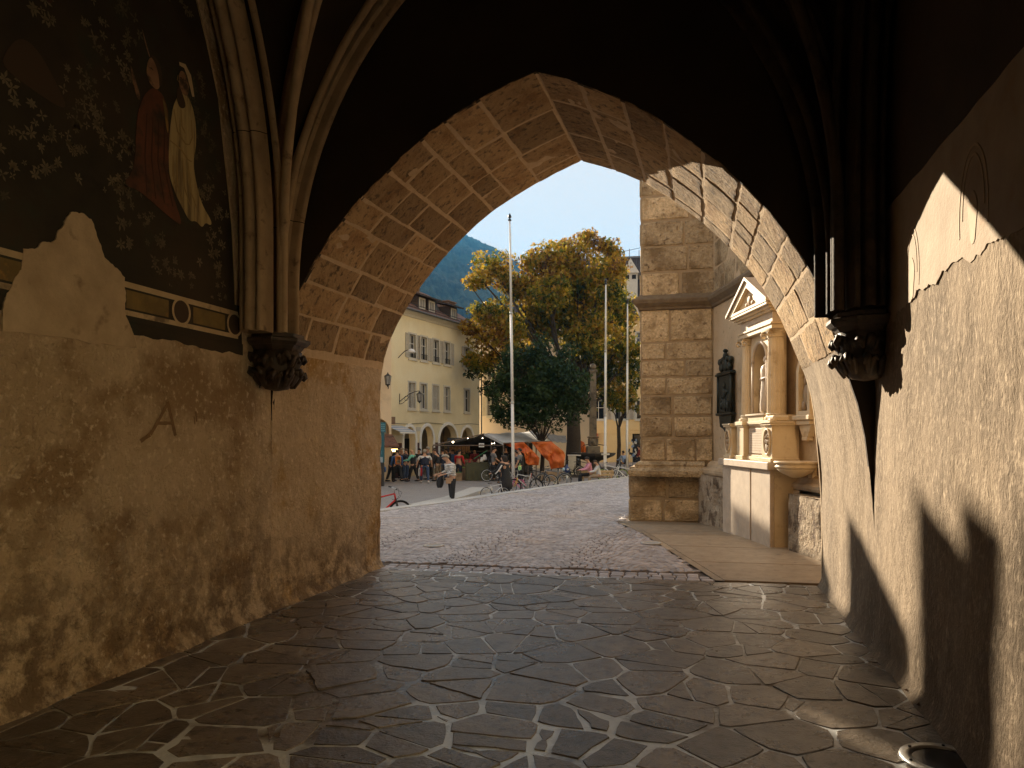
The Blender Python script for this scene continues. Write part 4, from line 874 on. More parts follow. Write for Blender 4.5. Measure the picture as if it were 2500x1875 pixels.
# small pointed relief niche right of the monument
p = Wp(2.34, .47, 1.55); nn = thing('relief_niche', 'small pointed stone relief on a bracket shelf, half hidden by the arch', 'relief', p, RW)
g = MB(); hole = [(-.14, .42), (.14, .42), (.14, .95), (.09, 1.08), (0, 1.17), (-.09, 1.08), (-.14, .95)]; g.panel([(-.22, .36), (.22, .36), (.22, 1.0), (.12, 1.18), (0, 1.28), (-.12, 1.18), (-.22, 1.0)], [hole], lambda a, b, q: (a, -.10+q, b), .12); g.build('niche_frame', M['marble'], nn)
g = MB(); g.bev(-.2, .2, -.02, .02, .38, 1.15, .004); 
for (a, b, rx, rz) in ((0, .85, .05, .07), (0, .65, .08, .15), (-.07, .5, .06, .08), (.08, .52, .05, .09)): g.ball((a, -.04, b), (rx, .04, rz), 8, 6)
g.build('figure_relief', M['marble_dark'], nn, True)
g = MB(); g.bev(-.28, .28, -.14, .02, .29, .358, .01); g.bev(-.24, .24, -.11, .02, .22, .288, .01); g.prism([(-.20, .218), (-.08, .05), (.08, .05), (.20, .218)], lambda a, b, q: (a, -.07+q, b), .09); g.bev(-.09, .09, -.08, .02, 0, .048, .01); g.build('bracket_shelf', M['marble'], nn)

# ================================================================ MOUNTAIN
rid = [(500, 395), (700, 440), (800, 470), (950, 505), (1050, 545), (1130, 574), (1142, 578), (1177, 593), (1202, 603), (1224, 615), (1237, 625), (1271, 647), (1340, 690), (1420, 745), (1520, 800), (1700, 880), (2000, 960)]
def ry(px):
    for a, b in zip(rid, rid[1:]):
        if a[0] <= px <= b[0]: return a[1] + (b[1]-a[1])*(px-a[0])/(b[0]-a[0])
    return 1000
M['mountain'] = mat('forested_slope', (.020, .038, .022), (.034, .055, .028), .95, .006, .0, 1, c3=(.05, .06, .03), s3=.004, t3=(.52, .62), c4=(.008, .016, .008), s4=.02, t4=(.46, .56))
g = MB()
def mf(u, v):
    px = 520 + 1450*u; d = 2100 - 1450*v; zr = EYE + (CY - ry(px))/FP*2100; p = onD(px, 0, d)
    k = (1-v)**1.1; p.z = zr*k + (26*fb(px*.012, v*5, 2, 1, 5))*sin(pi*min(1, v*1.15+.03)) + (9.0*abs(nz(px*.33, v*60, 4)) + 5*abs(nz(px*.9, v*90, 8)) if v < .2 else 6*nz(px*.2, v*40, 4)) - 6*v
    return p
g.grid(mf, 460, 90)
def mback(u, v):
    px = 520 + 1450*u; p = onD(px, 0, 2100+500*v); p.z = (EYE + (CY - ry(px))/FP*2100)*(1-v*1.05); return p
g.grid(mback, 60, 3)
tag(g.build('mountain', M['mountain'], smooth=True), kind='structure')
# ================================================================ HOUSES
c('house_cream', (.86, .77, .54), (.82, .70, .45), .85, scale=.9, bump=.2, bscale=30, c3=(.72, .62, .40), s3=.15, t3=(.45, .6))
c('house_peach', (.76, .62, .44), (.70, .57, .40), .85, scale=.9, bump=.2, bscale=30, c3=(.48, .38, .26), s3=.4, t3=(.55, .7))
c('house_pink', (.76, .64, .52), (.70, .59, .47), .85, scale=.9, bump=.2, bscale=30)
c('house_beige', (.76, .55, .27), (.70, .50, .24), .85, scale=.6, bump=.2, bscale=30)
c('dado', (.075, .022, .016), (.06, .02, .014), .6)
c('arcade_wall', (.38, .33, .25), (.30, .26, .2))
c('roof_tile', (.16, .075, .05), (.23, .11, .07), .8, scale=9, tone=0, c3=(.08, .045, .035), s3=2, t3=(.5, .62), bump=1, bscale=5, bd=.1, stretch=(1, 1, 3))
c('roof_dark', (.045, .035, .032), (.08, .055, .045), .75, scale=7, bump=1, bscale=4, bd=.1, stretch=(1, 1, 3))
c('brick_old', (.17, .10, .065), (.25, .16, .1), .9, scale=8, bump=.6, bscale=14)
c('zinc', (.10, .11, .12), (.16, .17, .18), .45, metal=.3)
c('glass_dark', (.012, .015, .02), None, .08, spec=.8); c('curtain', (.30, .28, .25), (.2, .19, .17), .6)
c('shutter', (.56, .52, .44), (.48, .44, .37), .6)
c('frame_w', (.60, .57, .51), (.52, .49, .43), .5)
c('iron', (.012, .012, .012), None, .5)
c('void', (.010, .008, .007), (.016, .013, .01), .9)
c('shop_glow', (.8, .5, .2), None, .5, emit=((1., .62, .22), 2.2))
def archhole(x0, x1, zs, zb, n=12, r=None):
    cx, rr = (x0+x1)/2, (x1-x0)/2; h = r or rr
    return [(x0, zb)] + [(cx - rr*cos(pi*k/n), zs + h*sin(pi*k/n)) for k in range(n+1)] + [(x1, zb)]
def rect(x0, x1, z0, z1): return [(x0, z0), (x1, z0), (x1, z1), (x0, z1)]
def shutter(par, x0, x1, z0, z1, y, slats=True):
    g = MB(); f = .05; g.box(x0, x0+f, y-.035, y, z0, z1); g.box(x1-f, x1, y-.035, y, z0, z1)
    for zz in (z0, (z0+z1)/2-.02, z1-.05): g.box(x0+f, x1-f, y-.033, y-.002, zz, zz+.05)
    g.box(x0+f, x1-f, y-.010, y-.004, z0+.05, z1-.05) if not slats else None
    n = int((z1-z0)/.062)
    for k in range(n):
        zz = z0+.05+(z1-z0-.1)*k/n; g.add([(x0+f, y-.03, zz), (x1-f, y-.03, zz), (x1-f, y-.006, zz+.045), (x0+f, y-.006, zz+.045)], [(0,1,2,3)])
    return g.build('shutter', M['shutter'], par)
def window(par, cx, w_, z0, z1, sh='', tr=.11, y=0., rail=False, simple=False):
    g = MB(); x0, x1 = cx-w_/2, cx+w_/2
    g.panel(rect(x0-tr, x1+tr, z0-.13, z1+tr), [rect(x0, x1, z0, z1)], lambda a, b, q: (a, y-.025+q, b), .22)
    g.box(x0-tr-.05, x1+tr+.05, y-.09, y+.0, z0-.17, z0-.125)
    wo = g.build('window', M['trim'], par)
    g = MB(); g.box(x0, x1, y+.16, y+.18, z0, z1); g.build('pane', M['glass_dark'], wo)
    g = MB(); yy0, yy1 = y+.11, y+.158; f = .055
    for a, b in ((x0, x0+f), (cx-f/2, cx+f/2), (x1-f, x1)): g.box(a, b, yy0, yy1, z0, z1)
    for zz in (z0, z0+(z1-z0)*.6, z1-f): g.box(x0, x1, yy0-.004, yy1+.003, zz, zz+f)
    g.build('casement', M['frame_w'], wo)
    if not simple:
        g = MB(); g.box(x0+.07, cx-.05, y+.159, y+.1595, z0+.1, z1-.3); g.build('curtain', M['curtain'], wo)
    if 'o' in sh:   # opened flat against the wall
        shutter(wo, x0-tr-w_/2-.02, x0-tr-.0, z0-.02, z1+.02, y-.03); shutter(wo, x1+tr, x1+tr+w_/2+.02, z0-.02, z1+.02, y-.03)
    if 'l' in sh: shutter(wo, x0+.01, cx-.01, z0+.01, z1-.01, y+.08)
    if 'r' in sh: shutter(wo, cx+.01, x1-.01, z0+.01, z1-.01, y+.08)
    if rail:
        g = MB()
        for k in range(7): a = x0+.04+(w_-.08)*k/6; g.box(a-.008, a+.008, y-.05, y-.034, z0, z0+.32)
        g.box(x0, x1, y-.055, y-.03, z0+.3, z0+.33); g.build('window_rail', M['iron'], wo)
    return wo
# ---- long pale house with the arcade
HX, HY = -17.4, 39.0; HR = R(80)
hs = thing('town_house', 'long pale cream house with white shutters, dormers and a low white-rimmed arcade', 'house', (HX, HY, 0), HR)
arches = [(2.62, 3.92, 1.42, .80), (4.62, 6.10, 1.42, .86), (6.95, 9.28, 1.42, .98), (9.95, 11.72, 1.35, .92)]
upw = [(3.62, 0), (4.98, 1), (6.50, 1), (7.98, 1), (10.85, 0)]; low_ = [(3.55, 'r'), (4.92, 'l'), (6.44, 'lr'), (7.95, 'l'), (10.82, '')]
holes = [archhole(a, b, zs, -.88, 14, h) for a, b, zs, h in arches] + [rect(cx-.36, cx+.36, 6.42, 7.84) for cx, _ in upw] + [rect(cx-.37, cx+.37, 3.36, 4.90) for cx, _ in low_]
g = MB(); g.panel(rect(-3, 12.82, -.9, 9.2), holes, lambda a, b, q: (a, q, b), .4); g.box(-3, 12.82, 8.5, 9, -.9, 9.2); g.box(12.80, 12.83, .401, 8.49, -.9, 9.2); hw = g.build('facade', M['house_cream'], hs)
g = MB()
for a, b, zs, h in arches:
    cx, rr = (a+b)/2, (b-a)/2; o_ = .20
    g.panel([(a-o_, zs-.02)] + [(cx-(rr+o_)*cos(pi*k/18), zs+(h+o_)*sin(pi*k/18)) for k in range(19)] + [(b+o_, zs-.02)], [], lambda x, z, q: (x, q, z), .02) if 0 else None
    outer = [(cx-(rr+o_)*cos(pi*k/18), zs+(h+o_)*sin(pi*k/18)) for k in range(19)]; inn = [(cx-rr*cos(pi*k/18), zs+h*sin(pi*k/18)) for k in range(19)]
    vs = [(x, -.05, z) for x, z in outer+inn] + [(x, .0, z) for x, z in outer+inn]
    g.add(vs, [(k, k+1, 19+k+1, 19+k) for k in range(18)] + [(k, 38+k, 38+k+1, k+1) for k in range(18)]); 
    for x0, x1 in ((a-o_, a), (b, b+o_)): g.box(x0, x1, -.05, 0, -.4, zs)
c('rim_white', (.84, .82, .78), (.78, .76, .71)); g.build('arcade_rim', M['rim_white'], hs)
g = MB()
edges = [-3] + [v for a, b, _, _ in arches for v in (a, b)] + [12.82]
for x0, x1 in zip(edges[::2], edges[1::2]):
    if x1-x0 > .3: g.box(x0+.21*(x0 > 0), x1-.21*(x1 < 12), -.012, -.001, -.8, 1.25); 
g.build('dado', M['dado'], hs)
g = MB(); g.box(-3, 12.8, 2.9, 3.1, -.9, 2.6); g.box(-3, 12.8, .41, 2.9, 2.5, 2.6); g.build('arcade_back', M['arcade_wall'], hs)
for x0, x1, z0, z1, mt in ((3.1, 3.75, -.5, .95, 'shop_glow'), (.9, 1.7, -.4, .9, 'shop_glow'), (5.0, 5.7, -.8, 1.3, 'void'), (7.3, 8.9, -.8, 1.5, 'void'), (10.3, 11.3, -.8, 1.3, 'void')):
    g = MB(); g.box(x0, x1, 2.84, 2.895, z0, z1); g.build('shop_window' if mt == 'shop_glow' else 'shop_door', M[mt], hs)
g = MB(); g.box(.6, 2.1, -.03, -.013, -.5, 1.0); g.build('shop_front', M['void'], hs); g = MB(); g.box(.8, 1.9, -.05, -.032, .75, .9); g.build('shop_window', M['shop_glow'], hs)
for i, (cx, r_) in enumerate(upw): window(hs, cx, .72, 6.42, 7.84, 'o', rail=True)
for cx, sh in low_: window(hs, cx, .74, 3.36, 4.90, sh)
g = MB(); mould(g, [(-3.2, 0), (12.84, 0)][::-1], [(0, 8.86), (.05, 8.88), (.10, 9.0), (.26, 9.14), (.32, 9.2), (0, 9.22)]); fixn(g.build('eaves_cornice', M['trim'], hs))
# roof, dormers, guards, gutter, chimneys
g = MB(); g.add([(-3.2, -.45, 9.24), (12.9, -.45, 9.24), (12.9, 4.4, 12.25), (-3.2, 4.4, 12.25), (-3.2, -.45, 9.14), (12.9, -.45, 9.14), (12.9, 9, 9.2), (-3.2, 9, 9.2)], [(0,1,2,3), (4,5,1,0), (1,5,6,2), (3,2,6,7), (0,3,7,4)]); rf = g.build('roof', M['roof_tile'], hs)
g = MB(); g.tube([(-3.2, -.50, 9.2), (12.9, -.50, 9.2)], .07, 8); g.build('gutter', M['zinc'], rf)
for zz, yy in ((9.50, -.12), (9.68, -.05)): g = MB(); g.tube([(-3, yy, zz), (12.8, yy, zz)], .02, 6); g.build('snow_guard', M['iron'], rf)
for cx, w_, yf in ((5.15, .95, .25), (6.35, .95, .25), (9.3, 1.1, .25)):
    g = MB(); zb = 9.24+(yf+.45)*.62; g.box(cx-w_/2, cx+w_/2, yf, 2.6, zb-.3, 10.42)
    dm = g.build('dormer', M['roof_dark'], rf); g = MB(); g.add([(cx-w_/2-.3, yf-.35, 10.38), (cx+w_/2+.3, yf-.35, 10.38), (cx+w_/2+.3, 3.2, 11.2), (cx-w_/2-.3, 3.2, 11.2), (cx-w_/2-.3, yf-.35, 10.48), (cx+w_/2+.3, yf-.35, 10.48), (cx+w_/2+.3, 3.2, 11.32), (cx-w_/2-.3, 3.2, 11.32)], [(3,2,1,0), (4,5,6,7), (0,1,5,4), (1,2,6,5), (3,0,4,7)]); 
    dm2 = g.build('dormer_roof', M['roof_dark'], rf)
    g = MB(); g.panel(rect(cx-.36, cx+.36, 9.62, 10.33), [rect(cx-.27, cx+.27, 9.70, 10.25)], lambda a, b, q: (a, yf-.04+q, b), .05); g.box(cx-.02, cx+.02, yf-.03, yf-.006, 9.7, 10.25); g.build('dormer_window_frame', M['trim'], rf)
    g = MB(); g.box(cx-.27, cx+.27, yf-.012, yf-.004, 9.7, 10.25); g.build('dormer_pane', M['curtain'], rf)
g = MB(); g.add([(7.3, .9, 10.05), (8.7, .9, 10.05), (8.7, 1.3, 10.8), (7.3, 1.3, 10.8)], [(0,1,2,3)]); g.build('skylight', M['zinc'], rf)
for cx, yy, w_, zt_ in ((6.3, 3.0, 1.0, 12.9), (8.4, 2.6, .9, 12.2), (11.6, 1.6, 1.1, 11.2)):
    g = MB(); g.bev(cx-w_/2, cx+w_/2, yy, yy+.7, 9.8, zt_, .02); g.bev(cx-w_/2-.07, cx+w_/2+.07, yy-.07, yy+.77, zt_+.002, zt_+.10, .02); g.build('chimney', M['brick_old'], rf)
g = MB(); g.prism([(-.9, 9.0), (1.72, 9.0), (1.72, 12.33), (-.9, 13.0)], lambda a, b, q: (a, .6+q, b), 5); g.build('fire_wall', M['house_cream'], hs)  # unseen parapet added to shade the foot of the monument
g = MB(); g.tube([(12.9, -.1, 9.1), (12.9, -.1, -.8)], .05, 8); g.build('downpipe', M['zinc'], hs)
g = MB(); g.tube([(1.4+11.2*k/24, -.03, 2.42 - .12*sin(pi*k/6)*.4 + .003*k) for k in range(25)], .014, 5); g.build('facade_cable', M['iron'], hs)
for (x0, x1, z0, z1, mt) in ((.75, 1.65, 2.35, 2.78, 'brick_old'), (4.02, 4.52, 1.95, 2.22, 'trim')): g = MB(); g.box(x0, x1, -.04, -.001, z0, z1); g.build('wall_plate', M[mt], hs)
def lantern(name, label, loc, rz, arm, s_=1.):
    o = thing(name, label, 'lantern', loc, rz, None, s_)
    g = MB(); g.tube([(0, 0, 0), (0, -.02, .55)], .022, 6)
    g.tube([(0, -arm*t/10, .12 + .55*sin(t/10*pi/2)) for t in range(11)], .02, 6); g.tube([(0, -arm*.5*t/10, -.0+.42*(t/10)**2) for t in range(11)], .014, 6)
    g.tube([(0, -arm*.35+.12*cos(t), .3+.12*sin(t)) for t in [k*.6 for k in range(11)]], .012, 5); g.build('bracket', M['iron'], o, True)
    g = MB(); y = -arm; z = .60
    g.tube([(0, y, z+.08), (0, y, z)], .015, 6); g.lathe([(.03, z+.04), (.05, z), (.15, z-.07), (.17, z-.08)], 6, (0, y, 0)); 
    for k in range(6): a = 2*pi*k/6; g.tube([(.155*cos(a), y+.155*sin(a), z-.08), (.10*cos(a), y+.10*sin(a), z-.46)], .010, 4)
    g.lathe([(.11, z-.46), (.11, z-.49), (.05, z-.52), (.02, z-.58)], 6, (0, y, 0)); cg = g.build('lantern_cage', M['iron'], o)
    g = MB(); g.lathe([(.145, z-.085), (.095, z-.455)], 6, (0, y, 0)); g.build('glass', M['lamp_glass'], cg)
    return o
c('lamp_glass', (.35, .35, .33), (.25, .25, .24), .2)
hl = lambda u, z: (HX + u*cos(HR), HY + u*sin(HR), z)
lantern('wall_lantern', 'black iron lantern on a curled bracket over the arcade of the pale house', hl(2.15, 3.55), HR, 1.25, 1.1)
# street lamps hung at the corner of the cream house
def q_a(q, a): return (a*-sin(SUN_AZ) + q*cos(SUN_AZ), a*cos(SUN_AZ) + q*sin(SUN_AZ))
SR = atan2(sin(SUN_AZ), cos(SUN_AZ))
def qbox(g, q0, q1, a0, a1, z0, z1):
    P_ = [q_a(q0, a0), q_a(q1, a0), q_a(q1, a1), q_a(q0, a1)]
    g.add([(x, y, z0) for x, y in P_] + [(x, y, z1) for x, y in P_], [(0,3,2,1), (4,5,6,7), (0,1,5,4), (1,2,6,5), (2,3,7,6), (3,0,4,7)])
# ---- peach corner house (its front looks at the passage; its roofline cuts the sun)
fr0 = q_a(4.9, 40.0); fw = 7.17 - 4.9
ch = thing('corner_house', 'tall peach corner house at the left edge of the arch opening with a round-headed opening', 'house', (fr0[0], fr0[1], 0), SR)
def rl(o): return o
g = MB(); g.panel(rect(0, fw, -.9, 11.25), [archhole(fw-1.30, fw-.12, 2.0, 1.2, 12)], lambda a, b, q: (a, q, b), .5); g.prism([(0, -.9), (fw, -.9), (fw, 11.25), (1.12, 11.78), (.05, 12.45), (0, 12.45)], lambda a, b, q: (a, .52+q, b), 8.4); g.build('facade', M['house_peach'], ch)
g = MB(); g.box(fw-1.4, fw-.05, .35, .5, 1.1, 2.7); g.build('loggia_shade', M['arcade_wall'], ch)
g = MB(); g.prism([(0, 12.455), (.05, 12.455), (1.12, 11.785), (fw, 11.255), (fw, 11.27), (1.12, 11.81), (.05, 12.49), (0, 12.49)], lambda a, b, q: (a, .2+q, b), 9); g.build('roof', M['roof_tile'], ch)
g = MB(); g.add([(fw-.9, -.9, 1.15), (fw+.25, -.9, 1.15), (fw+.05, .0, 1.75), (fw-.9, .0, 1.75), (fw-.9, -.9, 1.05), (fw+.25, -.9, 1.05), (fw+.05, 0, 1.65), (fw-.9, 0, 1.65)], [(0,1,2,3), (7,6,5,4), (4,5,1,0), (5,6,2,1), (7,4,0,3)]); g.build('canopy_roof', M['roof_tile'], ch)
for i in range(4): g = MB(); sk = MB(); sk.box(.2, .9, -.03, .01, 3.5+i*2, 4.9+i*2); sk.build('window', M['glass_dark'], ch) if i < 3 else None
lantern('wall_lantern', 'black iron lantern high at the corner between peach and pale house', q_a(7.0, 39.98) + (4.2,), SR - .2, .9, 1.15)
c('white_dome', (.7, .7, .72), None, .3)
lm = thing('wall_lamp', 'white domed street lamp on a thin arm from the pale house, high left', 'lamp', hl(1.95, 6.25), HR)
g = MB(); g.tube([(0, -.05-.9*t/8, .0+.45*sin(t/8*pi*.6)) for t in range(9)], .022, 6); g.build('arm', M['iron'], lm, True)
g = MB(); g.lathe([(.03, .12), (.16, .07), (.24, -.05), (.22, -.12), (.001, -.14)], 14, (0, -.95, .38)); g.build('shade', M['white_dome'], lm, True)
# ---- unseen house blocks farther left, roofline shaped to cast the low wall shadows
tr_ = thing('stepped_house', 'tall dark-roofed house hidden behind the left wall, stepped roofline', 'house', q_a(3.9, 36) + (0,), SR)
def blk(name, q0, q1, a0, a1, h35, m):
    g = MB(); qbox(g, q0, q1, a0, a1, -.9, h35 + (a0-35)*.3557 - 0.0); o = rel(g.build(name, M[m], tr_), tr_)
    o.matrix_parent_inverse = (Matrix.Translation(tr_.location) @ Matrix.Rotation(SR, 4, 'Z')).inverted(); return o
blk('wing', 3.905, 4.99, 36, 44, 11.52, 'house_beige'); blk('wing', 3.10, 3.83, 36, 44, 12.5, 'house_peach'); blk('wing', 3.10, 3.40, 36.2, 37, 12.78, 'roof_tile'); blk('wing', -9, 3.0, 37, 46, 12.98, 'house_cream'); blk('rear_range', -9, 4.9, 46.5, 50, 11.18, 'house_beige')  # rear block added so no sun streaks pass the gaps onto the floor
# ---- unseen houses added to bounce sunlight: one beside the passage, one right of the square
def add_bounce_house(name, label, x, y0, y1, h, m, z=-.9):
    o = thing(name, label, 'house', (x, y0, 0), R(90)); Lh = y1-y0; n = int(Lh/3); ws = [(Lh*(k+.5)/n, z0) for k in range(n) for z0 in (2.2, 5.6, 8.8) if z0 + 1.8 < h]
    g = MB(); g.panel(rect(0, Lh, z, h), [rect(a-.45, a+.45, z0, z0+1.5) for a, z0 in ws], lambda a, b, q: (a, -q, b), .3); g.box(0, Lh, -1.2, -1.1, z, h); g.box(0, .3, -9, -.31, z, h); g.box(Lh-.3, Lh, -9, -.31, z, h); g.build('facade', M[m], o)
    g = MB(); g.add([(-.3, .5, h), (Lh+.3, .5, h), (Lh+.3, -4.5, h+3.2), (-.3, -4.5, h+3.2), (-.3, -9.5, h), (Lh+.3, -9.5, h)], [(0,1,2,3), (3,2,5,4), (0,3,4), (1,5,2)]); g.build('roof', M['roof_tile'], o)
    return o
c('house_sunny', (.84, .72, .45), (.80, .67, .40), .85, scale=.6, bump=.2, bscale=30)
add_bounce_house('yard_house', 'cream house across the sunny side yard, right of the passage and behind the viewer', 12, -13, 5.5, 13, 'house_sunny')
add_bounce_house('row_house', 'sunlit yellow house row on the right of the square, hidden by the church', 8, 27, 62, 15, 'house_sunny')
# ---- narrow pink house next to the pale one
p = onD(1172, 0, 56.0); pk = thing('narrow_house', 'pinkish white house beyond the pale one, half hidden by the tree', 'house', (p.x, p.y, 0), R(25))
g = MB(); g.panel(rect(0, 9, -.9, 9.6), [rect(.55, 1.15, 3.2, 4.6), archhole(.45, 1.25, 1.45, -.88, 10), rect(2.6, 3.4, 3.2, 4.6), rect(.6, 1.2, 5.9, 7.2), rect(2.7, 3.4, 5.9, 7.2)], lambda a, b, q: (a, q, b), .3); g.box(0, 9, 5, 6, -.9, 9.6); g.box(-.0, .25, .31, 4.9, -.9, 9.6); g.build('facade', M['house_pink'], pk)
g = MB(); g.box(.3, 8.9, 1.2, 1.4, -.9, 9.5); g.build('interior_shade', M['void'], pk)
for cx, z0, z1 in ((.85, 3.2, 4.6), (3.0, 3.2, 4.6), (.9, 5.9, 7.2), (3.05, 5.9, 7.2)): window(pk, cx, .6, z0, z1, 'o', .07)
g = MB(); g.add([(-.2, -.5, 9.6), (9.2, -.5, 9.6), (9.2, 3, 10.8), (-.2, 3, 10.8)], [(0,1,2,3)]); g.add([(-.2, 6.2, 9.6), (9.2, 6.2, 9.6), (9.2, 3, 10.8), (-.2, 3, 10.8)], [(0,1,2,3)]); g.build('roof', M['roof_tile'], pk)
# ---- beige house across the square
pa, pb_ = onD(1238, 0, 72.7), onD(1660, 0, 70); vv = (pb_-pa); BR = atan2(vv.y, vv.x); BW = hypot(vv.x, vv.y)
bh = thing('beige_house', 'large sandy yellow house across the square with a steep dark tiled roof', 'house', (pa.x, pa.y, 0), BR)
fx = lambda px: (onPlane(px, 0, (pa.x, pa.y), (cos(BR), sin(BR))))[0]
wn = []
for i, px in enumerate((1258, 1301, 1349, 1405, 1461, 1516, 1568, 1620)):
    for z0, z1 in ((3.3, 5.1), (7.0, 8.8), (10.2, 11.5)): wn.append((fx(px), z0, z1))
x_sh0, x_sh1, x_d0, x_d1 = fx(1388), fx(1459), fx(1544), fx(1580)
hol = [rect(a-.55, a+.55, z0, z1) for a, z0, z1 in wn] + [rect(x_d0, x_d1, -.8, 1.9), rect(x_sh0, x_sh1, -.8, 1.3)]
g = MB(); g.panel(rect(0, BW, -.9, 12.9), hol, lambda a, b, q: (a, q, b), .35); g.build('facade', M['house_beige'], bh)
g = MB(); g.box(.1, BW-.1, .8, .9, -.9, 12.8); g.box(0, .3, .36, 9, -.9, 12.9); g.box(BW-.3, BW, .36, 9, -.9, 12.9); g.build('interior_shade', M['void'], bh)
for i, (a, z0, z1) in enumerate(wn): window(bh, a, 1.1, z0, z1, 'o' if z0 < 10 else '', .12, simple=True)
g = MB(); 
for z0, z1, o_ in ((1.95, 2.05, .05), (2.25, 2.32, .04), (12.4, 12.9, .12)): g.box(0, BW, -o_, -.001, z0, z1)
g.build('string_course', M['house_beige'], bh)
g = MB(); g.add([(-.5, -.7, 12.8), (BW+.5, -.7, 12.8), (BW+.5, 8.5, 20.6), (4.5, 8.5, 20.6), (-.5, 17, 12.8), (BW+.5, 17, 12.8)], [(0,1,2,3), (3,2,5,4), (0,3,4), (1,5,2)]); br_ = g.build('roof', M['roof_dark'], bh)
g = MB(); n = 70
for k in range(n):
    a = -.5+(BW+1)*k/n; t_ = min(1, (a+.5)/5+.02); g.tube([(a, -.72, 12.84), (a, -.72+9.2*t_, 12.84+7.8*t_)], .07, 5, False)
g.build('roof_ribbing', M['roof_dark'], br_)
g = MB(); g.box(4.4, BW+.6, 8.3, 8.7, 20.55, 20.75); g.build('roof_ridge', M['zinc'], br_)
xd = fx(1539); g = MB(); g.box(xd-.68, xd+.68, 1.9, 4.6, 14.9, 17.6)
dm = g.build('white_dormer', M['trim'], br_); g = MB(); g.prism([(xd-.86, 17.55), (xd+.86, 17.55), (xd, 19.0)], lambda a, b, q: (a, 1.7+q, b), 3.2); g.build('dormer_gable', M['trim'], br_)
for dx in (-.33, .33): g = MB(); g.box(xd+dx-.2, xd+dx+.2, 1.86, 1.899, 17.0, 17.4); g.build('dormer_opening', M['void'], br_)
g = MB(); g.box(x_sh0, x_sh1, -.5, -.05, 1.25, 1.95); c('fascia', (.55, .09, .02), (.5, .07, .015), .5); g.build('shop_fascia', M['fascia'], bh); g = MB(); g.box(x_sh0+.2, x_sh0+.9, -.53, -.501, 1.35, 1.85); c('yellow', (.75, .42, .03), None, .5); g.build('fascia_badge', M['yellow'], bh)
g = MB(); g.box(x_d0+.1, x_d1-.1, .3, .35, -.8, 1.8); g.build('shop_door', M['glass_dark'], bh)
g = MB()
for k in range(3): g.tube([(fx(1535)+k, 8.5, 20.7), (fx(1535)+k, 8.5, 21.6-.2*k)], .03, 4)
g.tube([(fx(1500), 8.5, 21.2), (fx(1600), 8.5, 21.9)], .025, 4); g.build('aerial', M['iron'], br_)

# ================================================================ TREES
def leafmat(name, stops, rough=.55, trans=.42):
    m = bpy.data.materials.new(name); m.use_nodes = True; N = m.node_tree.nodes; L = m.node_tree.links; b = N['Principled BSDF']
    a = N.new('ShaderNodeAttribute'); a.attribute_name = 'tone'; r = N.new('ShaderNodeValToRGB'); L.new(a.outputs['Fac'], r.inputs[0])
    while len(r.color_ramp.elements) < len(stops): r.color_ramp.elements.new(.5)
    for e, (p_, c_) in zip(r.color_ramp.elements, stops): e.position = p_; e.color = (*c_, 1)
    L.new(r.outputs[0], b.inputs['Base Color']); b.inputs['Roughness'].default_value = rough; b.inputs['Specular IOR Level'].default_value = .35
    t = N.new('ShaderNodeBsdfTranslucent'); L.new(r.outputs[0], t.inputs[0]); mx = N.new('ShaderNodeMixShader'); mx.inputs[0].default_value = trans
    L.new(b.outputs[0], mx.inputs[1]); L.new(t.outputs[0], mx.inputs[2]); L.new(mx.outputs[0], N['Material Output'].inputs[0]); return m
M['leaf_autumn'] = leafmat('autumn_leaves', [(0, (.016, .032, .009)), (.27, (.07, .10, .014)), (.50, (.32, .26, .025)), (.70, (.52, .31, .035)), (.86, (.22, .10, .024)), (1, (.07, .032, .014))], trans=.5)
M['leaf_green'] = leafmat('dark_green_leaves', [(0, (.012, .028, .009)), (.5, (.026, .056, .015)), (.85, (.06, .09, .018)), (1, (.12, .11, .02))], trans=.3)
c('bark', (.035, .025, .018), (.06, .045, .032), .9, scale=14, bump=1, bscale=20, bd=.04)
def foliage(g, clumps, n_per, size, tonef, rr, gap=.0):
    for (cx, cy_, cz, rad) in clumps:
        for _ in range(int(n_per * (rad/.8)**2)):
            v = Vector((rr.gauss(0, 1), rr.gauss(0, 1), rr.gauss(0, 1))).normalized(); k = rad*(.35 + .75*rr.random()**.6)*(1+.25*nz(v.x*2+cx, v.y*2, v.z*2+cz))
            p = Vector((cx, cy_, cz)) + Vector((v.x*k, v.y*k, v.z*k*.82)); s_ = size*rr.uniform(.6, 1.3)
            d = Vector((rr.gauss(0, 1), rr.gauss(0, 1), rr.gauss(-.5, .7))).normalized(); w_ = d.orthogonal(); w_.rotate(Matrix.Rotation(rr.uniform(0, 6.28), 3, d)) ; nn_ = d.cross(w_)
            g.tone = max(.001, min(1, tonef(p, rr)))
            for da in (-.75, 0, .75):
                dd = (d*cos(da) + w_*sin(da)); ww = (w_*cos(da) - d*sin(da)); L_ = s_*(1 if da == 0 else .8)
                g.add([p, p + dd*L_*.55 + ww*L_*.2 + nn_*L_*.06, p + dd*L_, p + dd*L_*.55 - ww*L_*.2 + nn_*L_*.06], [(0, 1, 2, 3)])
def limbs(base, targets, r0, rr, split):
    g = MB(); top = base + Vector((0, 0, split))
    g.tube([base + Vector((0, 0, -.1)), base + Vector((0, 0, .35)), base + Vector((.05, 0, split*.55)), top], [r0*1.45, r0*1.05, r0*.9, r0*.8], 12)
    return g, top
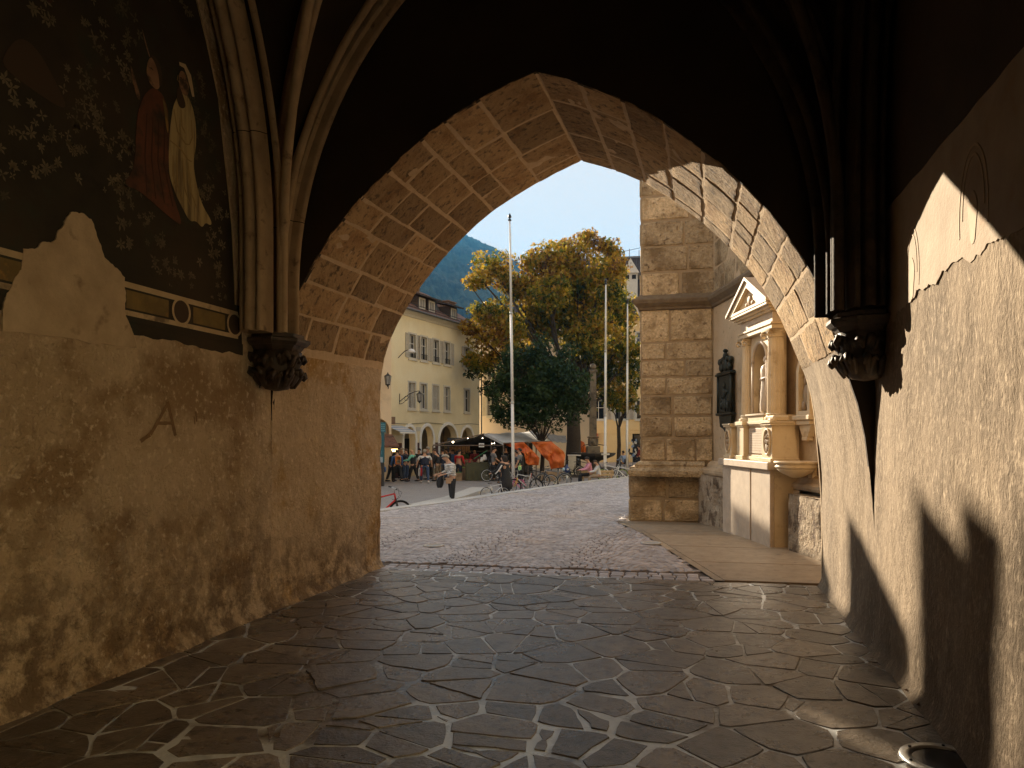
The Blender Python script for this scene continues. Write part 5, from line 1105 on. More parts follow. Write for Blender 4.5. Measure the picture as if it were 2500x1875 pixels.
def tree(name, label, cat, base, r0, split, blobs, n_per, size, tonef, m, seed, nlimb=9, sub_=.78, dens=5.5):
    rr = random.Random(seed); o = thing(name, label, cat, base)
    g, top = limbs(Vector((0, 0, 0)), [], r0, rr, split)
    cl_ = []
    for (bx, by, bz, R_) in blobs:
        n = max(3, int(R_*R_*dens))
        for _ in range(n):
            v = Vector((rr.gauss(0, 1), rr.gauss(0, 1), rr.gauss(0, 1))).normalized(); k = R_*rr.random()**.38
            q = Vector((bx, by, bz)) + v*k; cl_.append((q.x, q.y, q.z, rr.uniform(.45, .95)*sub_*min(1, .45+R_*.3)))
    main = []
    for i, (bx, by, bz, R_) in enumerate(blobs):
        q = Vector((bx, by, bz)); mid = top.lerp(q, .5) + Vector((rr.uniform(-.4, .4), rr.uniform(-.4, .4), rr.uniform(-.2, .5))); r1 = r0*(.38 if i < 4 else .2)
        g.tube([top - Vector((0, 0, .3)), top.lerp(mid, .5) + Vector((0, 0, .2)), mid, q], [r1, r1*.8, r1*.55, r1*.25], 8); main.append((mid, q))
    for (cx, cy_, cz, rad) in cl_[::2]:
        q = Vector((cx, cy_, cz)); b = min((p_ for mq in main for p_ in (mq[0], mq[1], mq[0].lerp(mq[1], .5))), key=lambda p_: (p_-q).length)
        g.tube([b, b.lerp(q, .5) + Vector((0, 0, .15)), q], [r0*.14, r0*.09, r0*.03], 5, False)
    g.build('trunk', M['bark'], o, True)
    g = MB(); print(name, len(cl_)); foliage(g, cl_, n_per, size, tonef, rr); g.build('crown', M[m], o)
    return o
# the big chestnut: blobs from the outline in the photograph, at their real distance
TD = 50.; tb = G(1399, TD)
def blob(px, py, rpx, dd=0.):
    p = onD(px, py, TD+dd) - tb; return (p.x, p.y, p.z, rpx/FP*TD)
bb = [blob(1205, 655, 36), blob(1180, 690, 24), blob(1240, 690, 34, 1), blob(1330, 640, 42, -1), blob(1300, 620, 26), blob(1378, 605, 30, 1), blob(1440, 600, 34, 1), blob(1435, 575, 14), blob(1495, 620, 30), blob(1480, 600, 16, -1), blob(1410, 660, 55, 0), blob(1340, 700, 50, -2), blob(1480, 690, 48, -1), blob(1280, 720, 40, 1), blob(1400, 740, 58, 1), blob(1500, 760, 44, 1),
      blob(1190, 770, 38, 0), blob(1165, 820, 24, 0), blob(1150, 870, 22, 0), blob(1220, 800, 50, 0), blob(1330, 790, 55, 1), blob(1440, 820, 55, -1), blob(1520, 830, 38, 0), blob(1530, 890, 30, 0), blob(1200, 880, 34, 1), blob(1290, 880, 50, 2), blob(1470, 900, 50, 1), blob(1400, 900, 50, 2), blob(1520, 950, 26, 1), blob(1480, 970, 30, 2), blob(1430, 980, 28, 2), blob(1230, 930, 28, 2), blob(1548, 860, 18, 0), blob(1150, 700, 18, 0), blob(1145, 800, 20, 0), blob(1160, 900, 26, 0), blob(1185, 950, 22, 1), blob(1255, 820, 40, -1)]
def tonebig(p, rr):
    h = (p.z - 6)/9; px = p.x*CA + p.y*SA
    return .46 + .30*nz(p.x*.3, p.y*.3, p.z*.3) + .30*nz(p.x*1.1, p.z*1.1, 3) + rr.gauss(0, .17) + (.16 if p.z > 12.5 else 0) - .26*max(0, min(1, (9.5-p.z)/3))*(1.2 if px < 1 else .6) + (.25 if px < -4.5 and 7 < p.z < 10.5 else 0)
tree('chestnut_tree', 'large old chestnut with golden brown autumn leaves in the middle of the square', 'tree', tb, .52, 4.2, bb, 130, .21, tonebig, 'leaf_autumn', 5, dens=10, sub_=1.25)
TD = 43.; tb = G(1323, TD)
bb = [blob(1195, 960, 16), blob(1230, 880, 22), blob(1432, 925, 24), blob(1385, 868, 30), blob(1322, 832, 24), blob(1215, 1028, 13), blob(1350, 1030, 20), blob(1270, 1010, 34), blob(1370, 930, 50), blob(1400, 960, 40), blob(1250, 900, 40), blob(1210, 970, 26), blob(1300, 990, 52), blob(1250, 970, 44), blob(1225, 1000, 24), blob(1350, 960, 52, -.5), blob(1390, 990, 36), blob(1295, 920, 56), blob(1350, 900, 44), blob(1265, 870, 30), blob(1310, 860, 30), blob(1225, 940, 26), blob(1410, 1010, 22), blob(1240, 1020, 20), blob(1330, 1000, 30, -1)]
tree('young_tree', 'smaller dense dark green tree in front of the golden chestnut', 'tree', tb, .13, 2.3, bb, 150, .165, lambda p, rr: .4 + .3*nz(p.x, p.y, p.z) + rr.gauss(0, .14), 'leaf_green', 8, dens=11, sub_=1.0)
TD = 56.; tb = G(1510, TD)
bb = [blob(1500, 985, 26), blob(1530, 965, 26), blob(1555, 990, 22), blob(1520, 1000, 20), blob(1545, 940, 20)]
tree('small_autumn_tree', 'small thin-stemmed tree with dark brownish leaves at the right of the square', 'tree', tb, .16, 3.2, bb, 220, .22, lambda p, rr: .35 + .35*nz(p.x, p.y, p.z) + rr.gauss(0, .2), 'leaf_autumn', 12, dens=8)
# ================================================================ PEOPLE
DG = bpy.context.evaluated_depsgraph_get
def skin(name, V_, E_, rad, m, parent, sub=1, smooth=True):
    me = bpy.data.meshes.new(name); me.from_pydata([tuple(v) for v in V_], E_, []); o = bpy.data.objects.new(name, me); COL.objects.link(o)
    o.modifiers.new('k', 'SKIN').use_smooth_shade = True
    if not me.skin_vertices: 
        bpy.context.view_layer.objects.active = o
    sv = me.skin_vertices[0].data if me.skin_vertices else None
    if sv is None:
        bm = bmesh.new(); bm.from_mesh(me); bm.verts.layers.skin.verify(); bm.to_mesh(me); bm.free(); sv = me.skin_vertices[0].data
    for i, r in enumerate(rad): sv[i].radius = r if isinstance(r, tuple) else (r, r); sv[i].use_root = (i == 0)
    s_ = o.modifiers.new('s', 'SUBSURF'); s_.levels = sub; s_.render_levels = sub
    dg = DG(); dg.update(); nm = bpy.data.meshes.new_from_object(o.evaluated_get(dg)); nm.name = name; o.modifiers.clear(); o.data = nm; nm.materials.clear(); nm.materials.append(M[m]); nm.polygons.foreach_set('use_smooth', [True]*len(nm.polygons))
    o.parent = parent; return o
for n_, a, b in (('skin', (.48, .27, .17), (.42, .23, .14)), ('hair_dark', (.018, .013, .010), (.03, .02, .015)), ('hair_grey', (.36, .31, .24), (.22, .19, .15)), ('hair_brown', (.08, .045, .025), (.06, .035, .02)), ('cl_black', (.010, .010, .012), (.018, .018, .02)), ('cl_navy', (.012, .016, .03), (.02, .025, .045)), ('cl_denim', (.035, .055, .10), (.05, .075, .13)), ('cl_blue', (.04, .09, .22), (.05, .12, .28)), ('cl_mint', (.16, .50, .38), (.2, .55, .42)), ('cl_white', (.66, .64, .60), (.56, .54, .5)), ('cl_red', (.50, .02, .02), (.40, .015, .015)), ('cl_khaki', (.14, .10, .06), (.18, .13, .08)), ('cl_grey', (.14, .14, .14), (.19, .19, .19)), ('cl_beige', (.34, .26, .17), (.28, .21, .14)), ('cl_pink', (.72, .32, .40), (.62, .26, .33)), ('cl_green', (.09, .16, .05), (.07, .12, .04)), ('cl_lblue', (.28, .38, .58), (.24, .33, .5)), ('cl_maroon', (.22, .03, .03), (.17, .025, .025)), ('orange_bag', (.65, .22, .03), (.5, .15, .02)), ('tan_leather', (.42, .27, .16), (.36, .22, .13)), ('neon', (.45, .75, .2), (.5, .8, .4))):
    c(n_, a, b, .8, scale=9)
def stripefn(scale, thr, col2, warp=.6, wob=14.):
    def fn(N, L, geo, P, nzn, ramp, mix, col, b):
        sp = N.new('ShaderNodeSeparateXYZ'); L.new(P, sp.inputs[0]); k = N.new('ShaderNodeMath'); k.operation = 'MULTIPLY_ADD'; k.inputs[1].default_value = scale; L.new(sp.outputs[2], k.inputs[0])
        n = N.new('ShaderNodeMath'); n.operation = 'MULTIPLY'; n.inputs[1].default_value = warp*6; L.new(nzn(wob, 2), n.inputs[0]); L.new(n.outputs[0], k.inputs[2])
        s_ = N.new('ShaderNodeMath'); s_.operation = 'SINE'; L.new(k.outputs[0], s_.inputs[0]); return mix(ramp(s_.outputs[0], thr, thr+.15), col, col2)
    return fn
M['cl_zebra'] = mat('zebra_knit', (.80, .76, .70), (.70, .66, .60), .85, 8, fn=stripefn(120., .25, (.06, .055, .05), 1.0, 6.), coord='pos')
M['cl_stripe'] = mat('navy_striped_knit', (.02, .025, .045), None, .85, 8, fn=stripefn(70., .6, (.22, .23, .25), 0.), coord='pos')
def person(label, px, d, face, h=1.72, top='cl_black', legs='cl_denim', hair='hair_dark', arms=((.1, .3, .12), (.1, .3, .12)), th=(.12, -.1), kb=(.05, .1), lean=.04, sleeve=1., shoes='cl_black', wide=1., longhair=False, vest=None, hair_on=True, nod=0., fingers=False, sit=0., cap=None, group='people around the market stalls', coat=0., z=-.8, girth=1.22):
    p = G(px, d, z); k = h/1.75
    o = thing('person', label, 'person', p, YAW + R(face), group)
    def T(x, y, zz): t = zz - .95; return Vector((x*wide, y + t*sin(lean), .95 + t*cos(lean)))
    pel = Vector((0, 0, .95)); wst = T(0, 0, 1.10); ch_ = T(0, -.01, 1.30); nk = T(0, 0, 1.46); nk2 = T(0, .02, 1.53); hc = nk2 + Vector((0, .02+.09*sin(nod), .10*cos(nod))); hd_ = hc + Vector((0, .035*sin(nod), .05*cos(nod)))
    A_ = []
    for s_, (sp, el, out) in zip((-1, 1), arms):
        sh = T(s_*.185, 0, 1.40); e = sh + Vector((s_*sin(out)*.29, sin(sp)*.29, -cos(sp)*cos(out)*.29)); wv = sp+el; wr = e + Vector((s_*sin(out)*.10 - s_*.06*(el > .8), sin(wv)*.25, -cos(wv)*.25)); hn = wr + (wr-e).normalized()*.09; A_.append((sh, e, wr, hn))
    Lg = []
    for s_, t, kk in zip((-1, 1), th, kb):
        hp = Vector((s_*.095*wide, 0, .90)); kn = hp + Vector((s_*.015, sin(t)*.43, -cos(t)*.43)); an = kn + Vector((0, sin(t-kk)*.42, -cos(t-kk)*.42)); Lg.append((hp, kn, an))
    zmin = min(l[2].z for l in Lg); dz = -(zmin - .085); toes = [l[2] + Vector((0, .15, -.045)) for l in Lg]
    allp = []
    def sc_(v): return Vector((v.x*k, v.y*k, (v.z + dz)*k))
    V_ = [pel, wst, ch_, nk, nk2, hc, hd_]; E_ = [(0,1),(1,2),(2,3),(3,4),(4,5),(5,6)]; r_ = [(.13*wide, .10), (.115*wide, .09), (.14*wide, .10), (.075, .07), (.052, .055), (.074, .088), (.070, .085)]
    nose = hc + Vector((0, .098, -.01)); V_.append(nose); E_.append((5, 7)); r_.append(.014)
    for sh, e, wr, hn in A_:
        b = len(V_); V_ += [sh, e, wr, hn]; E_ += [(2, b), (b, b+1), (b+1, b+2), (b+2, b+3)]; r_ += [.055, .041, .028, (.036, .018)]
        if fingers:
            dr = (hn-wr).normalized(); sd = dr.orthogonal().normalized()
            for f in range(4): q = len(V_); V_ += [hn + dr*.03 + sd*(.024*(f-1.5)), hn + dr*(.075-.008*abs(f-1.3)) + sd*(.026*(f-1.5)) + Vector((0, 0, -.02))]; E_ += [(b+3, q), (q, q+1)]; r_ += [.009, .008]
            q = len(V_); V_ += [wr + dr*.04 + sd*.045, wr + dr*.07 + sd*.065]; E_ += [(b+3, q), (q, q+1)]; r_ += [.010, .009]
    for (hp, kn, an), to in zip(Lg, toes):
        b = len(V_); V_ += [hp, kn, an, to]; E_ += [(0, b), (b, b+1), (b+1, b+2), (b+2, b+3)]; r_ += [.085, .055, .038, .032]
    skin('body', [sc_(v) for v in V_], E_, [tuple(q*k for q in r) if isinstance(r, tuple) else r*k for r in r_], 'skin', o)
    # garment for the trunk and arms
    def top_(name, m, sl, grow):
        V2 = [T(0, 0, .90), pel + Vector((0, 0, .04)), wst, ch_, T(0, 0, 1.43)]; E2 = [(0,1),(1,2),(2,3),(3,4)]; r2 = [(.165*wide+grow, .125+grow), (.16*wide+grow, .12+grow), (.15*wide+grow, .115+grow), (.165*wide+grow, .12+grow), (.085+grow, .075+grow)]
        if coat: V2.insert(0, T(0, 0, .95-coat)); E2 = [(i, i+1) for i in range(5)]; r2.insert(0, ((.20+.05*(coat > .7))*wide+grow, .17+.05*(coat > .7)+grow))
        ci = len(V2) - 2
        if sl > 0:
            for sh, e, wr, hn in A_:
                b = len(V2); V2 += [sh]; E2 += [(ci, b)]; r2 += [.072+grow]
                if sl <= .5: V2 += [sh.lerp(e, min(1, sl*2))]; E2 += [(b, b+1)]; r2 += [.062+grow]
                else: V2 += [e, e.lerp(wr, min(1, (sl-.5)*2))]; E2 += [(b, b+1), (b+1, b+2)]; r2 += [.055+grow, .042+grow]
        skin(name, [sc_(v) for v in V2], E2, [tuple(q*k for q in r) if isinstance(r, tuple) else r*k for r in r2], m, o)
    top_('jacket' if sleeve > .6 else 'shirt', top, sleeve, .0)
    if vest: top_('vest', vest, 0, .022)
    V3 = [Vector((0, 0, 1.0)), pel]; E3 = [(0, 1)]; r3 = [(.14*wide, .11), (.155*wide, .125)]
    for hp, kn, an in Lg: b = len(V3); V3 += [hp, kn, kn.lerp(an, .93)]; E3 += [(1, b), (b, b+1), (b+1, b+2)]; r3 += [.10, .073, .058]
    skin('trousers', [sc_(v) for v in V3], E3, [tuple(q*k for q in r) if isinstance(r, tuple) else r*k for r in r3], legs, o)
    for (hp, kn, an), to in zip(Lg, toes):
        g = MB(); a, b = sc_(an), sc_(to); g.tube([a + Vector((0, -.05, .0)), a.lerp(b, .3)+Vector((0, 0, -.015)), a.lerp(b, .8) + Vector((0, 0, .004)), b + Vector((0, .04, .004))], [.045*k, .055*k, .048*k, .025*k], 8, True, .75); g.build('shoe', M[shoes], o, True)
    if hair_on:
        g = MB(); H = sc_(hc + (hd_-hc)*.5); n, m_ = 14, 10; lo = -.7 if longhair else -.32
        vs = []; 
        for i in range(m_+1):
            f = pi/2 - (pi/2 + .55)*i/m_
            for j in range(n):
                a = 2*pi*j/n; fr_ = sin(a) ; cut = f
                if fr_ > -.1 and f < .35: cut = max(f, .30 + .25*max(0, fr_))
                r0 = .098*(1+.05*nz(a*3, f*5, px)); x, y, zz = r0*cos(cut)*cos(a)*.92, r0*1.12*cos(cut)*sin(a) - .012, r0*1.12*sin(cut)+.02
                if longhair and f < -.1 and fr_ < .2: zz -= .17*(-f)/.55; y -= .01
                y2 = y*cos(nod) + zz*sin(nod); z2 = zz*cos(nod) - y*sin(nod); vs.append((H.x + x*k, H.y + y2*k, H.z + z2*k))
        g.add(vs, [(i*n+j, i*n+(j+1) % n, (i+1)*n+(j+1) % n, (i+1)*n+j) for i in range(m_) for j in range(n)]); g.build('hair', M[hair], o, True)
    if cap: g = MB(); H = sc_(hd_); g.lathe([(.105*k, 0), (.10*k, .05*k), (.06*k, .085*k), (.001, .09*k)], 12, (H.x, H.y, H.z+.01)); g.add([(H.x-.07*k, H.y+.07*k, H.z+.015), (H.x+.07*k, H.y+.07*k, H.z+.015), (H.x+.05*k, H.y+.18*k, H.z), (H.x-.05*k, H.y+.18*k, H.z)], [(0,1,2,3)]); g.build('cap', M[cap], o, True)
    o.scale = (girth, girth, 1)
    return o, [tuple(sc_(v) for v in a) for a in A_]
def loc(o, v): return o.matrix_basis @ Vector(v)
def place(o, par, v): o.location = loc(par, v); o.rotation_euler[2] += par.rotation_euler[2]; return o
# --- woman in the zebra jumper
wA_, wa = person('grey-haired woman in a zebra-patterned jumper and black trousers looking down, nearest of the people', 1103, 27.6, 108, 1.72, 'cl_zebra', 'cl_black', 'hair_grey', ((-.05, 1.25, .10), (.0, 1.15, .12)), (.03, -.03), (.02, .02), .16, .86, wide=1.5, nod=.45, fingers=True, group=None, girth=1.42)
g = MB(); g.bev(-.135, .135, -.045, .045, -.11, .11, .02); g.bev(-.14, .14, -.05, -.046, -.02, .11, .002)
hb = g.build('handbag', M['tan_leather'], None); tag(hb, 'tan shoulder bag hanging at the hip of the woman in the zebra jumper', 'handbag'); place(hb, wA_, (-.16, .10, .80)); hb.rotation_euler[2] += 1.35
g = MB(); g.tube([(0, 0, .1), (-.02, -.03, .35), (-.03, -.09, .62)], .012, 5); g.build('strap', M['tan_leather'], hb)
g = MB(); g.grid(lambda u, v: (.03*sin(u*7+v*3), (-.10+.20*u)*(.35+sin(pi*min(.9, v+.12))), -.44+.46*v), 8, 10)
jk = g.build('folded_umbrella', M['cl_black'], None, True); tag(jk, 'black cloth bundle dangling from the hands of the woman in the zebra jumper', 'umbrella'); place(jk, wA_, (-.04, .32, .98)); jk.modifiers.new('t', 'SOLIDIFY').thickness = .03
# --- woman in the long black coat
person('woman in a long black coat with a white sleeve stripe standing by the parked bicycles', 1234, 30.5, 60, 1.60, 'cl_black', 'cl_black', 'hair_dark', ((.25, .7, .22), (.2, .6, .2)), (.02, -.02), (.0, .0), .05, 1., wide=1.3, coat=.80, longhair=True, group=None, girth=1.5)
st = MB(); pw = G(1234, 30.5); 
st.tube([(-.27, -.05, 1.27), (-.33, .02, 1.05), (-.33, .12, .90)], .022, 6)
o_ = st.build('sleeve_stripe', M['cl_white']); o_.parent = [x for x in bpy.data.objects if x.get('label', '').startswith('woman in a long black')][0]
PPL = [
 ('fair-haired person in beige half hidden behind the teal sign pillar', 944, 41.5, 150, dict(h=1.68, top='cl_beige', legs='cl_black', hair='hair_brown')),
 ('dark-haired woman in an open black coat walking left of the blue hoodie', 952, 40.2, -60, dict(h=1.66, top='cl_black', legs='cl_black', longhair=True, th=(.25, -.2), coat=.25)),
 ('person in a blue hooded top with an orange backpack', 970, 39.4, 25, dict(h=1.70, top='cl_blue', legs='cl_black', th=(.2, -.25), kb=(.05, .3), wide=1.1)),
 ('man in a pale flat cap and dark shirt right of the orange backpack', 983, 40.8, 160, dict(h=1.74, top='cl_navy', legs='cl_denim', hair_on=False, cap='cl_beige', sleeve=.4)),
 ('dark-clad person tucked between the pale cap and the mint sleeves', 994, 41.2, 120, dict(h=1.70, top='cl_black', legs='cl_denim', hair='hair_brown', arms=((.3, 1.2, .1), (.3, 1.2, .1)))),
 ('bald man in a black vest with mint green sleeves reaching forward', 1009, 39.9, 80, dict(h=1.76, top='cl_mint', vest='cl_black', legs='cl_black', hair_on=False, arms=((.5, .9, .15), (.5, .9, .15)), th=(.22, -.2), wide=1.1, sleeve=.95)),
 ('man seen from behind in a navy padded vest, white T-shirt and white shoes', 1037, 38.8, 15, dict(h=1.72, top='cl_white', vest='cl_navy', legs='cl_denim', hair='hair_grey', shoes='cl_white', sleeve=.4, th=(.22, -.12), kb=(.05, .25), wide=1.2, arms=((.05, .2, .3), (.1, .3, .3)))),
 ('grey-haired man in a dark jacket behind the padded vest', 1047, 42.0, 100, dict(h=1.80, top='cl_grey', legs='cl_black', hair='hair_grey')),
 ('bowed man in a black jacket and khaki trousers', 1070, 40.4, 75, dict(h=1.72, top='cl_black', legs='cl_khaki', hair='hair_brown', lean=.2, nod=.4, wide=1.15)),
 ('person in dark jacket and jeans just right of the khaki trousers', 1081, 41.2, 20, dict(h=1.70, top='cl_navy', legs='cl_denim')),
 ('dark figure deep under the arcade between the first stalls', 1061, 44.0, 180, dict(h=1.72, top='cl_black', legs='cl_black')),
 ('dark figure behind the grey-haired zebra jumper woman, left shoulder', 1091, 43.0, 150, dict(h=1.68, top='cl_navy', legs='cl_black', hair='hair_brown')),
 ('person in a bright blue top with a white bag at the dark awning', 1105, 43.2, 0, dict(h=1.66, top='cl_blue', legs='cl_denim')),
 ('person in a bright red jacket facing the stall', 1120, 41.4, -30, dict(h=1.66, top='cl_red', legs='cl_navy', wide=1.05, coat=.05)),
 ('person in light green top beyond the red jacket', 1133, 44.5, 180, dict(h=1.66, top='cl_green', legs='cl_black')),
 ('market seller in a maroon shirt behind the olive table', 1160, 43.6, 170, dict(h=1.70, top='cl_maroon', legs='cl_black', sleeve=.5, lean=.15)),
 ('seller in black at the back of the stall under the white price board', 1146, 45.0, 150, dict(h=1.74, top='cl_black', legs='cl_black')),
 ('man in a grey T-shirt with a dark rucksack right of the olive table', 1203, 40.6, -70, dict(h=1.80, top='cl_grey', legs='cl_black', sleeve=.4, nod=.2, arms=((.2, .5, .1), (.3, .6, .1)))),
 ('man in a dark shirt with a round badge facing the viewer', 1235, 42.4, 185, dict(h=1.82, top='cl_black', legs='cl_black', hair='hair_brown')),
 ('low seated dark figure beside the white wheelchair wheels', 1222, 38.5, -100, dict(h=1.20, top='cl_grey', legs='cl_black')),
 ('person in a navy and grey striped jumper behind the tall flagpole', 1263, 38.2, 60, dict(h=1.66, top='cl_stripe', legs='cl_navy')),
 ('man in a black vest with grey sleeves in front of the orange sheet', 1271, 37.6, 75, dict(h=1.78, top='cl_grey', vest='cl_black', legs='cl_black', sleeve=.4)),
 ('person at the dark awning left of the blue top, only the head clear', 1100, 44.6, 190, dict(h=1.74, top='cl_black', legs='cl_black', hair='hair_brown')),
 ('dark figure between the first two arches of the arcade', 1024, 43.2, 170, dict(h=1.70, top='cl_black', legs='cl_black')),
 ('dark figure close to the red dado behind the pale cap', 979, 42.8, 175, dict(h=1.76, top='cl_black', legs='cl_black', hair='hair_brown')),
]
PO = {}
for lb, px, d, fc, kw in PPL: PO[lb[:14]] = person(lb, px, d, fc, **kw)
def bagthing(name, label, cat, m, px, d, z, dims, rz=0., strap=False):
    p = onD(px, 0, d); g = MB(); g.bev(-dims[0]/2, dims[0]/2, -dims[1]/2, dims[1]/2, -dims[2]/2, dims[2]/2, min(dims)*.3); 
    o = g.build(name, M[m] if isinstance(m, str) else [M[q] for q in m], None, True, (p.x, p.y, z)); o.rotation_euler[2] = rz; tag(o, label, cat)
    if strap: s_ = MB(); s_.tube([(-dims[0]*.25, 0, dims[2]/2-.02), (0, 0, dims[2]/2+.16), (dims[0]*.25, 0, dims[2]/2-.02)], .01, 5); s_.build('handle', M[m], o)
    return o
bp = bagthing('backpack', 'orange rucksack on the back of the blue hooded top', 'backpack', 'orange_bag', 972, 39.18, .38, (.30, .17, .44), YAW + R(25)); g = MB(); g.bev(-.10, .10, -.12, -.084, -.16, .02, .02); g.build('front_pocket', M['cl_beige'], bp, True)
bagthing('backpack', 'black rucksack on the man in the grey T-shirt', 'backpack', 'cl_black', 1196, 40.6, .38, (.18, .30, .44), YAW)
bagthing('carrier_bag', 'red and white carrier bag hanging beside the white shoes man', 'bag', 'cl_white', 1024, 38.7, -.22, (.12, .10, .40), YAW, True); bagthing('carrier_bag', 'red half of the carrier bags held by the padded-vest man', 'bag', 'cl_red', 1028.5, 38.7, -.22, (.10, .12, .42), YAW, True)
bagthing('carrier_bag', 'blue plastic bag hanging by the teal sign pillar', 'bag', 'cl_blue', 938, 38, -.05, (.18, .14, .28), YAW, True)
bagthing('carrier_bag', 'bright green and white bag held by the man in the black vest', 'bag', 'neon', 1269, 37.2, .05, (.16, .14, .22), YAW, True)
def seated(label, px, d, face, h, top, legs, hair, z=-.8, **k): return person(label, px, d, face, h, top, legs, hair, ((.5, .9, .1), (.5, .8, .1)), (1.45, 1.4), (1.45, 1.35), .12, 1., z=z, **k)
seated('seated person with dark hair in a pink top on the left of the bench', 1441, 36.0, 95, 1.66, 'cl_pink', 'cl_black', 'hair_dark', nod=.3, z=-.72); seated('brown-haired child in a cream top bending forward on the bench', 1462, 35.4, 90, 1.50, 'cl_white', 'cl_beige', 'hair_brown', nod=.6, z=-.72); seated('man in a light blue shirt sitting with his back turned, beyond the white bicycles', 1524, 53, 40, 1.72, 'cl_lblue', 'cl_black', 'hair_dark')
# bench
p = G(1455, 36.3); bn = thing('park_bench', 'low tan bench with slatted back behind the terrace edge', 'bench', p, YAW + R(8))
g = MB(); [g.bev(-.8, .8, -.22+.15*k, -.09+.15*k, .42, .46, .008) for k in range(3)]; g.build('seat', M['cl_beige'], bn)
c('bench_wood', (.50, .36, .19), (.42, .29, .15), .6); g = MB(); [g.bev(-.8, .8, -.32, -.285, .52+.15*k, .64+.15*k, .008) for k in range(2)]; g.build('backrest', M['bench_wood'], bn)
for s_ in (-1, 1):
    g = MB(); g.bev(s_*.7-.03, s_*.7+.03, -.30, .2, .38, .42, .005); g.bev(s_*.7-.03, s_*.7+.03, .12, .18, 0, .379, .005); g.tube([(s_*.7, -.26, 0), (s_*.7, -.27, .45), (s_*.72, -.34, .84)], .03, 6); g.build('leg', M['bench_wood'], bn)
# chair for the man
p = G(1524, 53.0); cc = thing('cafe_chair', 'plain dark chair under the man in the light blue shirt', 'chair', p, YAW + R(40))
g = MB(); g.bev(-.2, .2, -.18, .22, .40, .43, .008); g.build('seat', M['black'], cc); g = MB(); g.bev(-.2, .2, -.22, -.19, .5, .85, .008); g.build('backrest', M['black'], cc)
for a in (-.18, .18):
    for b in (-.16, .19): g = MB(); g.tube([(a, b, 0), (a, b, .4)], .014, 5); g.build('leg', M['black'], cc)

